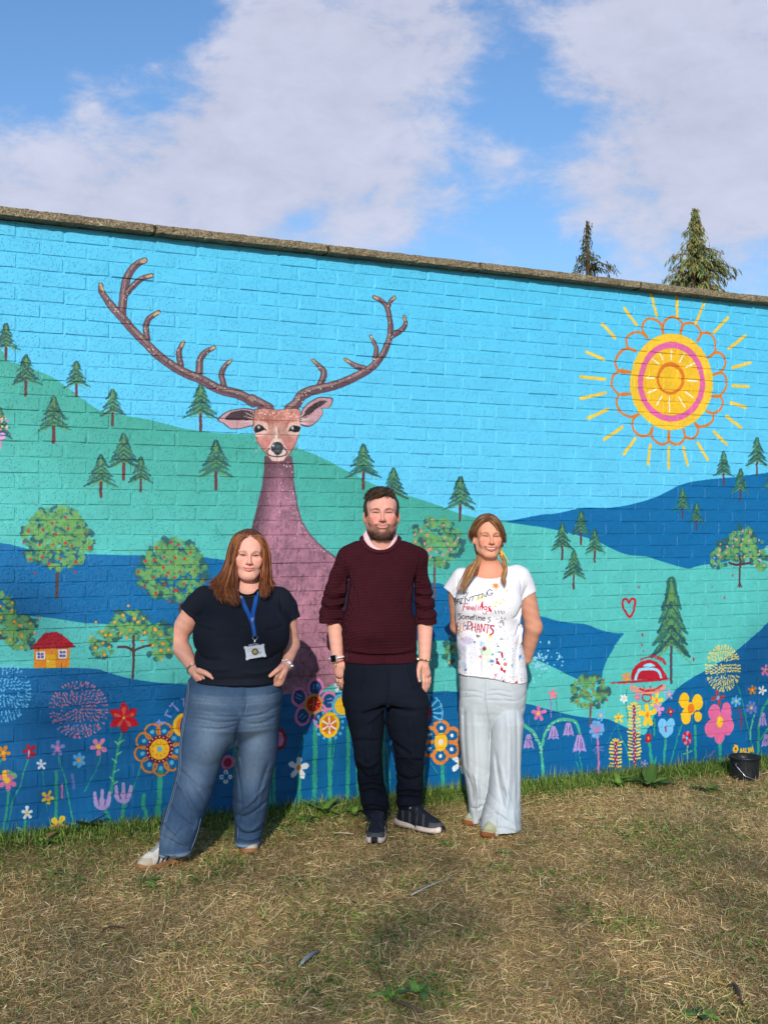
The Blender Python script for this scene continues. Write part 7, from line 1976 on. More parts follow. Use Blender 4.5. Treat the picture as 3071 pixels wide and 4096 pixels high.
    def arc(x, y, rx, ry, a0, a1, n=9): return [(x+rx*math.cos(math.radians(a)), y+ry*math.sin(math.radians(a))) for a in np.linspace(a0, a1, n)]
    S([[(312, 408), (300, 466)], [(312, 408), (336, 412), (332, 434), (308, 436)], [(308, 436), (334, 446), (326, 466), (300, 466)], [(352, 430), (348, 462), (366, 462), (374, 432)], [(374, 432), (372, 466)], [(402, 436), (384, 442), (396, 456), (380, 468)], [(412, 436), (420, 460)], [(440, 434), (420, 480), (396, 506), (372, 498)]], 2.6, GY)
    S([[(266, 540), (250, 646)], arc(262, 562, 24, 24, -90, 100), [(282, 612), (306, 536), (332, 600)], [(290, 586), (324, 578)], [(352, 528), (342, 606)], [(330, 534), (376, 524)], [(324, 610), (364, 600)], [(396, 590), (402, 520), (450, 562), (466, 504)], [(512, 492), (500, 552)], [(476, 506), (556, 478)], [(596, 470), (588, 520)], [(566, 482), (630, 460)], [(638, 520), (650, 450), (700, 500), (716, 432)], [(796, 412), (764, 396), (728, 424), (730, 470), (776, 476), (800, 446), (768, 450)]], 3.2, GY)
    S([[(386, 604), (364, 712)], [(384, 604), (440, 602)], [(374, 650), (424, 648)]]+[[(x-22, 672), (x+20, 664)]+arc(x, 668, 22, 24, -10, -320) for x in (446, 508)]+[[(556, 618), (542, 698)], [(586, 640), (578, 692)], [(606, 692), (612, 640)], [(610, 656), (630, 638), (642, 652), (636, 696)], arc(690, 664, 22, 22, 0, 360), [(712, 640), (704, 736), (676, 752), (652, 730)], [(768, 640), (738, 650), (766, 684), (728, 712)]], 3.2, RD)
    P.dot(*N_([(590, 620)])[0], 2, RD); P.stroke(N_([(650, 570), (640, 620), (652, 655)]), (4, 10, 6), (206, 30, 60), 1.2); P.stroke(N_([(738, 655), (760, 690), (776, 715)]), (5, 10, 6), (206, 30, 60), 1.2)
    S([[(346, 756), (308, 766), (344, 810), (312, 852)], arc(378, 806, 22, 26, 0, 360), [(414, 832), (418, 784)], [(418, 796), (436, 784), (442, 832)], [(442, 796), (460, 786), (468, 836)], [(480, 812), (512, 806)]+arc(496, 812, 18, 22, -10, -320), [(530, 756), (522, 836)], [(504, 786), (552, 780)], [(562, 792), (556, 840)], [(582, 842), (586, 792)], [(586, 804), (604, 794), (610, 842)], [(610, 804), (630, 796), (638, 846)], [(652, 824), (688, 818)]+arc(670, 824, 20, 24, -10, -320), [(768, 800), (732, 814), (766, 846), (734, 878)]], 3.0, (66, 62, 72))
    P.dot(*N_([(566, 772)])[0], 1.6, GY)
    E_ = lambda x, y, hh, wd: [[(x, y), (x-3, y+hh)], [(x, y), (x+wd, y-4)], [(x, y+hh*.46), (x+wd*.8, y+hh*.42)], [(x-3, y+hh), (x+wd, y+hh-4)]]
    S(E_(296, 902, 116, 26), 3.2, (214, 90, 80)); S([[(344, 900), (336, 1028), (366, 1022)]], 3.2, (206, 150, 60)); S(E_(380, 892, 108, 32), 3.2, (222, 120, 70))
    S([[(444, 872), (434, 988)], [(444, 872), (486, 874), (490, 912), (470, 934), (440, 936)], [(506, 894), (500, 1000)], [(552, 894), (546, 1008)], [(504, 950), (550, 948)], [(566, 1030), (592, 900), (614, 1030)], [(574, 980), (606, 978)], [(630, 1014), (636, 900), (674, 1010), (688, 904)], [(702, 908), (764, 918)], [(734, 912), (718, 1034)]], 3.8, MR)
    S([[(820, 930), (786, 926), (772, 952), (806, 990), (808, 1030), (768, 1058)]], 6, MR)
    S([[(576, 1060), (574, 1100)], [(566, 1074), (586, 1072)], arc(598, 1082, 11, 13, 0, 360)], 2.6, (80, 60, 60))
    P.dot(*N_([(408, 930)])[0], 4.5, (70, 140, 190), 1.); 
    for x in (420, 450, 485): P.stroke(N_([(x, 985), (x+8, 960), (x+16, 990)]), 2, (60, 70, 100), .6)
    # hem dirt
    for _ in range(60): P.dot(*N_([(r.uniform(800, 1300), r.normal(1700, 40))])[0], r.uniform(.8, 2.6), cols[r.integers(len(cols))], .8, .7)
    return P.image('shirt_paint', 0.84), (x0, y0, w/sc, h/sc)


def build_woman_painter():
    f = Fig(1985, 6.35, float(ground_z(2.1, -.75)))
    root = f.root('smiling woman in a white t-shirt covered in paint splashes and pale wide linen trousers')
    k = lambda K, x, y, V=0.: f.k(K, x, y, V)
    o = dict(skin=(212, 150, 122), brow=(92, 56, 38), lip=(190, 104, 96), smile=1.05, mw=.0345, open=.0066, flush=.55, flushc=(216, 118, 98), jaw=.97, chin=.96, browt=.0021, browk=.9, browz=-.002, eyeo=.0013, lash=(40, 22, 18), freckle=.10, ear=.95, crow=.6, lipr=.72)
    hc = k('M', 630, 612, -.03)
    h = Head(f, hc, .925, yaw=math.radians(5), pitch=math.radians(-3), roll=math.radians(1.5), wide=.99)
    nb = k('M', 655, 1200, .015)
    g = Sdf((-.26, -.21, .62), (.36, .26, 1.60), .003, [(0, hc[0]-.09, hc[0]+.09, .0018), (1, hc[1]-.14, hc[1]-.03, .0018), (2, hc[2]-.14, hc[2]+.13, .0018)])
    h.build(g, o)
    g.chain([h.P(0, .015, -.06), h.P(0, .03, -.10), nb], [.048, .047, .053], .03)
    g.chain([h.P(0, -.03, -.085), nb+np.array([0, -.02, .03])], [.024, .034], .03)
    for s_ in (-1, 1): g.chain([nb+np.array([0, -.045, -.035]), nb+np.array([s_*.09, -.030, -.018])], [.013, .011], .02)
    g.chain([nb+np.array([0, .01, -.03]), k('J', 420, 640, .02), k('J', 420, 1000, .02)], [.075, .11, .12], .05, sc=(1, 1.25, 1))
    g.ell(k('M', 650, 1240, -.005), (.105, .068, .055), .04)
    A2, B2, E2, W2 = k('J', 588, 490, .02), k('J', 630, 560, .03), k('J', 682, 800, .075), k('J', 640, 1000, .155)
    g.chain([nb+np.array([0, .02, -.05]), A2], [.05, .045], .03)
    g.chain([A2, B2, B2*.5+E2*.5, E2*.92+B2*.08, E2], [.046, .048, .047, .044, .041], .02)
    g.ell(E2+np.array([.012, .004, -.008]), (.030, .034, .034), .02)
    g.chain([E2, E2*.62+W2*.38, W2], [.042, .0395, .028], .02)
    g.chain([W2, W2+np.array([-.05, .02, -.045]), W2+np.array([-.10, .03, -.07])], [.026, .030, .022], .012, sc=(1, 1.3, 1))
    for i in range(4):
        a_ = W2+np.array([-.085, .022, -.045-.014*i]); g.chain([a_, a_+np.array([-.04, .004, -.016]), a_+np.array([-.058, .0, -.03])], [.0088, .008, .0066], .004)
    g.chain([W2+np.array([-.03, .0, -.015]), W2+np.array([-.065, -.005, -.012]), W2+np.array([-.09, -.004, -.02])], [.011, .0095, .008], .006)
    A1, B1, E1 = k('J', 225, 500, .02), k('J', 196, 570, .04), k('J', 205, 800, .14)
    g.chain([nb+np.array([0, .02, -.05]), A1], [.05, .043], .03); g.chain([A1, B1, E1], [.043, .043, .036], .02); g.chain([E1, k('J', 330, 980, .19)], [.036, .027], .02)
    V, F = g.mesh(); C = skin_cols(h, V, o)
    low = V[:, 2] < hc[2]-.125
    C[low] = lin((200, 142, 118))*(1+.06*np.sin(V[low, 2]*140+V[low, 0]*60))[:, None]
    ch = low & (np.abs(V[:, 0]-nb[0]) < .12) & (V[:, 1] < 0) & (V[:, 2] > nb[2]-.12); C[ch] = lin((212, 144, 118))
    f.obj('body', V, F, skin_mat('skin_tanned'), root, C)
    # hair drawn back from a middle parting into two loose bunches
    hm = hair_mat('light_brown_hair')
    q = Sdf(hc+np.array([-.13, -.14, -.13]), hc+np.array([.14, .16, .15]), .003)
    E = lambda c_, r, kk=.012, op='add': q.ell(h.P(*c_), np.array([r[0]*h.w, r[1], r[2]])*h.k, kk*h.k, op, h.R)
    E((0, .020, .038), (.0795, .098, .0925), 0); E((0, .062, -.05), (.066, .045, .075), .04)
    E((-.004, -.104, .002), (.064, .076, .064), .010, 'sub'); E((0, -.100, .046), (.043, .052, .042), .012, 'sub'); E((0, -.08, -.08), (.072, .085, .07), .012, 'sub')
    for s_ in (-1, 1): E((s_*.082, .006, -.024), (.018, .024, .034), .008, 'sub')
    X, Y, Z = np.meshgrid(*[a.astype(float)-c_ for a, c_ in zip(q.ax, hc)], indexing='ij')
    q.F += (.0012*np.sin(X*520+Z*60+3*np.sin(Y*40))+.0010*np.sin(Z*420-Y*300)).astype(np.float32)
    Vh, Fh = q.mesh(); t = .5+.5*np.sin(Vh[:, 0]*330+4*np.sin(Vh[:, 2]*70)+Vh[:, 1]*120)
    hair = f.obj('hair', Vh, Fh, hm, root, lin((70, 45, 29))[None]*(1-t[:, None])+lin((108, 74, 48))[None]*t[:, None])  # under-hair darker than the strands, shadow painted in for the gaps
    M3 = lambda *q_: [k('M', x, y, v) for x, y, v in q_]
    dark = [lin(c_) for c_ in ((92, 58, 36), (118, 78, 48), (146, 102, 66), (74, 46, 30))]; mid = [lin(c_) for c_ in ((104, 68, 40), (134, 92, 56), (166, 122, 78), (186, 142, 96))]
    sets = [([M3((650, 335, -.100), (560, 345, -.108), (480, 420, -.098), (425, 520, -.078), (385, 600, -.045), (400, 700, -.01)), M3((650, 290, -.085), (530, 310, -.090), (430, 410, -.075), (380, 510, -.05), (345, 580, -.02), (370, 700, .02)), M3((650, 245, -.05), (520, 260, -.05), (410, 380, -.035), (355, 500, -.01), (320, 600, .02), (360, 760, .04))], 260, .0017, .004, dark, .002),
            ([M3((640, 345, -.100), (700, 390, -.110), (760, 470, -.104), (800, 570, -.094), (845, 650, -.078), (905, 690, -.055)), M3((645, 300, -.09), (730, 340, -.098), (800, 440, -.088), (850, 560, -.075), (890, 650, -.055), (915, 690, -.03)), M3((650, 250, -.055), (760, 290, -.06), (850, 420, -.05), (892, 550, -.03), (912, 650, -.01), (890, 740, .01))], 300, .0018, .004, dark, .002),
            ([M3((395, 700, .03), (440, 860, .02), (455, 950, -.02), (400, 1040, -.07), (300, 1110, -.10), (225, 1260, -.125), (150, 1420, -.14), (75, 1570, -.145)), M3((400, 700, .03), (455, 860, .02), (465, 960, -.03), (420, 1060, -.085), (330, 1160, -.115), (270, 1330, -.135), (230, 1450, -.15), (285, 1600, -.152)), M3((405, 700, .03), (470, 860, .01), (475, 960, -.04), (440, 1070, -.09), (380, 1180, -.12), (330, 1300, -.138), (250, 1380, -.15), (200, 1440, -.15)), M3((405, 700, .03), (480, 870, .01), (480, 980, -.045), (450, 1100, -.09), (420, 1190, -.11), (380, 1240, -.12))], 330, .0018, .0045, mid, .003),
            ([M3((870, 740, .02), (830, 850, .0), (850, 920, -.03), (890, 1020, -.075), (905, 1140, -.105), (875, 1260, -.125), (895, 1380, -.14), (915, 1470, -.142)), M3((865, 740, .02), (825, 870, -.01), (860, 980, -.05), (915, 1080, -.085), (920, 1180, -.11), (890, 1280, -.13), (905, 1360, -.14), (850, 1420, -.145)), M3((860, 740, .02), (820, 870, -.01), (845, 960, -.05), (885, 1060, -.085), (895, 1150, -.11), (850, 1260, -.13), (825, 1340, -.14))], 210, .0017, .0036, mid, .002),
            ([M3((330, 480, .0), (310, 560, .0), (315, 650, .0), (345, 720, .0)), M3((340, 500, .01), (318, 580, .01), (325, 660, .01), (350, 740, .01))], 14, .0009, .004, dark, .004)]
    for i, (gs, n, rad, sp, cl, wv) in enumerate(sets):
        Vs, Fs, Cs = strands('h', gs, n, rad, root, hm, sp, 30+i, cl, 18, wv, .5)
        f.obj(('hair_length', 'hair_length', 'bunch', 'bunch', 'loose_hair')[i], Vs, Fs, hm, root, Cs, parent=hair)
    b = MB(); b.tube(catmull(M3((835, 880, -.030), (880, 890, -.035), (915, 940, -.03), (950, 1000, -.02), (985, 1050, -.01)), 4), [.004, .011, .010, .007, .003], 8, lin((226, 190, 60)), True, .35); b.tube(M3((835, 850, -.01), (855, 900, -.02), (845, 930, -.03)), .010, 8, lin((226, 190, 60)))
    RB = Mat('yellow_ribbon', rough=.7); RB.color(RB.attr()); link('hair_ribbon', b.mesh('hair_ribbon', RB.m), hair)
    # ---- t-shirt
    im, (x0, y0, w, h_) = paint_shirt()
    TS = Mat('painted_jersey', rough=.9, spec=.12)
    p = TS.coord('Object'); A, B = f.p(x0, y0, -.10), f.p(x0+w, y0+h_, -.10)
    sp = TS.node('ShaderNodeSeparateXYZ'); TS.L.new(p, sp.inputs[0])
    cm = TS.node('ShaderNodeCombineXYZ')
    TS.L.new(TS.rng_(sp.outputs['X'], float(A[0]), float(B[0]), 0, 1, False), cm.inputs['X']); TS.L.new(TS.rng_(sp.outputs['Z'], float(B[2]), float(A[2]), 0, 1, False), cm.inputs['Y'])
    ti = TS.node('ShaderNodeTexImage', extension='EXTEND'); ti.image = im; TS.L.new(cm.outputs[0], ti.inputs['Vector'])
    nz = TS.node('ShaderNodeSeparateXYZ'); TS.L.new(TS.coord('Normal'), nz.inputs[0])
    fr = TS.math('LESS_THAN', nz.outputs['Y'], .15)
    wv = TS.noise(p, 600, 2, .6)
    TS.color(TS.scale(TS.mix(fr, L3(206, 204, 209), ti.outputs['Color']), TS.math('ADD', .93, TS.math('MULTIPLY', wv, .12)))); TS.bump(wv, .2, .003)
    q = Sdf((-.29, -.27, .70), (.34, .21, 1.36), .005)
    R = [(420, 330, 560), (440, 262, 606), (465, 228, 626), (500, 206, 634), (550, 192, 620), (600, 184, 604), (650, 181, 600), (700, 181, 600), (750, 187, 603), (800, 194, 606), (850, 198, 605), (900, 200, 610), (950, 202, 620), (1000, 203, 631), (1050, 205, 637), (1100, 206, 640), (1160, 208, 643)]
    ys = [r_[0] for r_ in R]; z, cx, a = f.rows('J', R)
    q.stack(z, cx, a, np.interp(ys, [420, 560, 1160], [.022, .0, -.005]), np.interp(ys, [420, 465, 560, 700, 850, 1160], [.045, .078, .112, .122, .120, .138]), 0, e=2.25)
    q.ell(k('J', 320, 650, -.075), (.085, .070, .085), .05); q.ell(k('J', 500, 650, -.075), (.085, .070, .085), .05)
    for pts, r_, cutp in (((((592, 482), .02), ((622, 525), .025), ((650, 610), .035)), (.054, .051, .052), ((650, 604), (.42, .0, -.90))),
                          ((((232, 490), .02), ((200, 530), .03), ((150, 600), .05)), (.050, .047, .046), ((158, 585), (-.60, .0, -.80)))):
        q.chain([k('J', x, y, v) for (x, y), v in pts], r_, .03, cut=[(k('J', *cutp[0], .03), cutp[1])])
    # hem: dips towards the right
    hz = [(205, 1104), (280, 1110), (360, 1114), (440, 1126), (520, 1150), (580, 1157), (642, 1159)]
    hu = np.array([k('J', x, y, -.10) for x, y in hz]); zc = np.interp(q.ax[0], hu[:, 0], hu[:, 2]).astype(np.float32)
    q.F = np.maximum(q.F, (zc[:, None]-q.ax[2][None])[:, None, :])
    q.chain([h.P(0, .02, -.07), k('M', 640, 1150, .0)], [.055, .062], .010, 'sub')
    q.ell(k('M', 648, 1185, -.075), (.088, .075, .034), .015, 'sub')
    fold = f.relief('J', [([(598, 660), (570, 720), (540, 740)], -6, 9), ([(606, 770), (585, 790), (560, 850)], -7, 9), ([(612, 800), (600, 850), (598, 900)], 7, 9), ([(600, 700), (585, 760), (605, 800)], 6, 8), ([(582, 860), (560, 960), (560, 1060)], -3, 14), ([(330, 860), (332, 960), (330, 1080)], -5, 8), ([(350, 860), (352, 960), (352, 1090)], 5, 8), ([(430, 900), (440, 1000), (440, 1110)], -4, 12), ([(250, 900), (250, 1000), (248, 1090)], 4, 14), ([(520, 940), (530, 1040), (535, 1140)], 4, 14), ([(590, 480), (600, 560), (600, 620)], -3, 5), ([(206, 480), (196, 560), (186, 620)], -3, 5), ([(640, 540), (625, 580), (600, 640)], -4, 8), ([(250, 600), (330, 700), (420, 690), (500, 640)], 2.5, 22), ([(208, 1090), (360, 1100), (440, 1112), (520, 1136), (640, 1146)], 2, 4)])
    q.warp2(lambda U, Z: 1.4*fold(U, Z)); q.warp2(wrinkle(31, .002, 20, 12, .1)); q.warp2(creases(12, .0026, 30, .70, 1.25))
    Vt, Ft = q.mesh(); ts = f.obj('t_shirt', Vt, Ft, TS.m, root)
    # ---- trousers
    LM = Mat('pale_linen', rough=.92, spec=.1)
    p = LM.coord('Object'); n1 = LM.noise(LM.mapping(p, (1, 1, .35)), 60, 5, .7); n2 = LM.noise(p, 480, 2, .7)
    LM.color(LM.scale(LM.attr(), LM.math('ADD', .80, LM.math('ADD', LM.math('MULTIPLY', n1, .26), LM.math('MULTIPLY', n2, .14))))); LM.bump(LM.math('ADD', n2, n1), .3, .004)
    q = Sdf((-.26, -.27, .02), (.26, .30, .82), .005)
    R = [(1060, 216, 636), (1110, 212, 642), (1150, 213, 641), (1200, 214, 638), (1260, 215, 633), (1320, 217, 626), (1370, 228, 612), (1480, 300, 530)]
    z, cx, a = f.rows('J', R); q.stack(z, cx, a, .0, [.118, .124, .128, .130, .126, .112, .092, .03], 0, e=2.3)
    Lr = [(1290, 230, 390), (1400, 216, 420), (1480, 216, 430), (1600, 225, 434), (1700, 236, 434), (1800, 256, 428), (1870, 266, 420), (1950, 272, 396), (2000, 274, 352), (2030, 276, 346)]
    vv = np.interp([r_[0] for r_ in Lr], [1290, 1600, 2030], [.02, .04, .09]); z, cx, a = f.rows('J', Lr, vv)
    q.stack(z, cx, a, vv, np.interp([r_[0] for r_ in Lr], [1290, 1400, 1600, 2030], [.09, .116, .106, .088]), .025, e=2.2)
    Rr = [(1290, 420, 600), (1400, 410, 621), (1480, 408, 613), (1600, 411, 606), (1700, 409, 603), (1800, 402, 602), (1870, 386, 601), (1950, 360, 601), (2050, 343, 602), (2100, 343, 596), (2136, 350, 588)]
    vv = np.interp([r_[0] for r_ in Rr], [1290, 1600, 2136], [-.01, -.04, -.09]); z, cx, a = f.rows('J', Rr, vv)
    q.stack(z, cx, a, vv, np.interp([r_[0] for r_ in Rr], [1290, 1400, 1600, 2136], [.09, .120, .110, .115]), .004, e=2.15)
    hz = [(343, 2072), (380, 2092), (440, 2118), (490, 2134), (560, 2140), (590, 2112), (603, 2070)]
    hu = np.array([k('J', x, y, -.14) for x, y in hz]); zc = np.interp(q.ax[0], hu[:, 0], hu[:, 2]).astype(np.float32); zc = zc-.014; zc[q.ax[0] < hu[0, 0]-.005] = 0
    q.F = np.maximum(q.F, (zc[:, None]-q.ax[2][None])[:, None, :])
    fold = f.relief('J', [([(362, 1120), (360, 1200), (372, 1300), (398, 1420), (405, 1500)], -6, 6), ([(372, 1190), (450, 1180), (540, 1200)], -3, 6), ([(372, 1215), (450, 1210), (540, 1230)], -3, 6), ([(376, 1240), (470, 1245), (560, 1250)], -2.5, 6), ([(350, 1200), (290, 1190), (230, 1200)], -3, 6), ([(352, 1230), (290, 1225), (230, 1240)], -2.5, 6), ([(300, 1300), (310, 1500), (320, 1700), (325, 1850)], 5, 22), ([(500, 1300), (510, 1500), (500, 1750), (480, 1950)], 6, 24), ([(430, 1560), (440, 1680), (455, 1800), (480, 1900)], -4, 12), ([(460, 1640), (480, 1760), (520, 1860)], 4, 14), ([(250, 1700), (290, 1800), (300, 1900)], -3, 12), ([(300, 1700), (330, 1850), (330, 1980)], 4, 12), ([(290, 1950), (330, 1940), (360, 1920)], -4, 9), ([(370, 1950), (430, 1930), (500, 1980)], -4, 12), ([(360, 2040), (450, 2010), (590, 2060)], -4, 11), ([(450, 1900), (440, 2000), (470, 2110)], 5, 13), ([(530, 1900), (540, 2000), (560, 2110)], 4, 14), ([(560, 1300), (565, 1600), (560, 1900)], -4, 16), ([(240, 1300), (245, 1500), (260, 1700)], -4, 14)])
    q.warp2(lambda U, Z: 1.6*fold(U, Z)); q.warp2(wrinkle(37, .0030, 26, 6, .1)); q.warp2(creases(13, .0028, 24, -.02, .40)); q.warp2(creases(14, .0022, 60, .50, .78))
    Vt2, Ft2 = q.mesh(); C = np.tile(lin((174, 180, 184)), (len(Vt2), 1)); tint(Vt2, f, 'J', C, [(300, 1650, 50, 200, (196, 200, 202), .5), (500, 1900, 60, 120, (172, 184, 196), .5), (470, 1775, 5, 9, (150, 120, 80), .5)], f.m('J'))
    tr = f.obj('trousers', Vt2, Ft2, LM.m, root, C)
    ST = Mat('seam_pale', rough=.9, spec=.1); ST.color(ST.attr()); b = MB()
    for pts in ([(612, 1170), (600, 1400), (588, 1600), (583, 1800), (580, 1980), (572, 2110)], [(600, 1170), (588, 1400), (577, 1600), (572, 1800), (569, 1980), (560, 2110)], [(352, 2062), (400, 2085), (450, 2106), (500, 2120), (565, 2124)], [(372, 1300), (396, 1420), (404, 1500)]):
        b.tube(on_front(f, 'J', Vt2, pts, -.0003, 4), .0012, 5, lin((158, 170, 182)))
    link('seam', b.mesh('seam', ST.m), tr)
    b = MB(); P = on_front(f, 'J', Vt2, [(272, 1112), (270, 1150), (265, 1190), (260, 1222)], -.008, 4); b.tube(P, .0075, 6, lin((200, 204, 206)), True, .25); b.tube([q_+np.array([0, -.003, 0]) for q_ in P[3:-2]], .0022, 5, lin((110, 140, 176)), True, .4)
    link('drawstring', b.mesh('drawstring', ST.m), tr)
    shoe(f, root, (1936, 3360), (2026, 3312), .245, SAGE)
    shoe(f, root, (1860, 3311), (1950, 3280), .245, SAGE)
    return f


build_woman_painter()


# ------------------------------------------------------------------ turf
def visible_xy(n, r, near=-3.75, far=.0):
    """random spots on the lawn within and just beside the camera's view"""
    out = []
    while sum(len(o) for o in out) < n:
        x = r.uniform(-1.6, 5.8, n); y = r.uniform(near, far, n)
        d = np.stack([x-CAM[0], y-CAM[1], np.full(n, -1.5)], 1); z = d@FW
        px = 1535.5+FPX*(d@RT)/z; py = 2048-FPX*(d@UP)/z
        ok = (z > 2.5) & (px > -420) & (px < 3490) & (py < 4500)
        out.append(np.stack([x[ok], y[ok]], 1))
    return np.concatenate(out)[:n]


def fbm2(x, y, s, seed):
    q = np.random.default_rng(seed); v = np.zeros(len(x)); a = 1.0
    for o in range(5):
        th = q.uniform(0, 6.28, 3); ph = q.uniform(0, 6.28, 3)
        for t, p_ in zip(th, ph): v += a*np.sin(s*(x*np.cos(t)+y*np.sin(t))+p_+1.5*np.sin(s*.6*(x*np.sin(t)-y*np.cos(t))+p_*2))/3
        s *= 1.9; a *= .62
    return v


def blades(P, ang, L_, lean, bend, w, col, tipcol, r):
    """three-piece blades: base, middle, tip; returns verts, faces, colours"""
    n = len(P); d = np.stack([np.cos(ang), np.sin(ang), np.zeros(n)], 1); s_ = np.stack([-np.sin(ang), np.cos(ang), np.zeros(n)], 1)
    up = np.array([0, 0, 1.0])
    e1 = lean; e2 = lean+bend
    m_ = P+d*(L_*.5*np.cos(e1))[:, None]+up*(L_*.5*np.sin(e1))[:, None]
    t = m_+d*(L_*.5*np.cos(e2))[:, None]+up*(L_*.5*np.sin(e2))[:, None]
    tw = r.normal(0, .5, n)[:, None]; s2 = s_+up*tw
    hw = (w*.5)[:, None]
    V = np.stack([P-s2*hw, P+s2*hw, m_+s2*hw*.85, m_-s2*hw*.85, t], 1).reshape(-1, 3)
    k = np.arange(n)[:, None]*5
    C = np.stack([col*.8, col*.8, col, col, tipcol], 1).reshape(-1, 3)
    return V, k+np.array([[0, 1, 2, 3]]), k+np.array([[3, 2, 4]]), C


def turf_mat(name):
    M = Mat(name, rough=.75, spec=.2); M.color(M.attr())
    return M.m


GREEN_SPOTS = [(1310, 3850, .16, .8), (1650, 3560, .14, .5), (2500, 3700, .14, .9), (1680, 3990, .18, 1.), (2350, 3660, .12, .8), (820, 3520, .16, .7), (2330, 3520, .14, .6), (250, 3560, .14, .8), (620, 3570, .12, .8), (1900, 3760, .10, .6), (2450, 3940, .12, .6), (2900, 4070, .12, .8), (1540, 3480, .12, .5), (1990, 3480, .12, .6), (2180, 3500, .12, .6), (900, 3460, .18, .9), (2750, 3560, .10, .5), (1180, 3700, .10, .5)]


def greenness(x, y):
    g = .5+.42*fbm2(x, y, 3.2, 5)
    g = .05+np.clip((g-.52)*1.9, 0, 1)*.6
    for (px, py, rad, s_) in GREEN_SPOTS:
        d = ray_px(px, py); t = (-.06-CAM[2])/d[2]; c_ = CAM+t*d
        g = np.maximum(g, s_*np.exp(-(((x-c_[0])**2+(y-c_[1])**2)/rad**2)))
    wallb = np.exp(-(np.abs(y)/np.where(x < 1.9, .52, .30))**2.2)
    return np.clip(np.maximum(g, wallb*1.05), 0, 1)


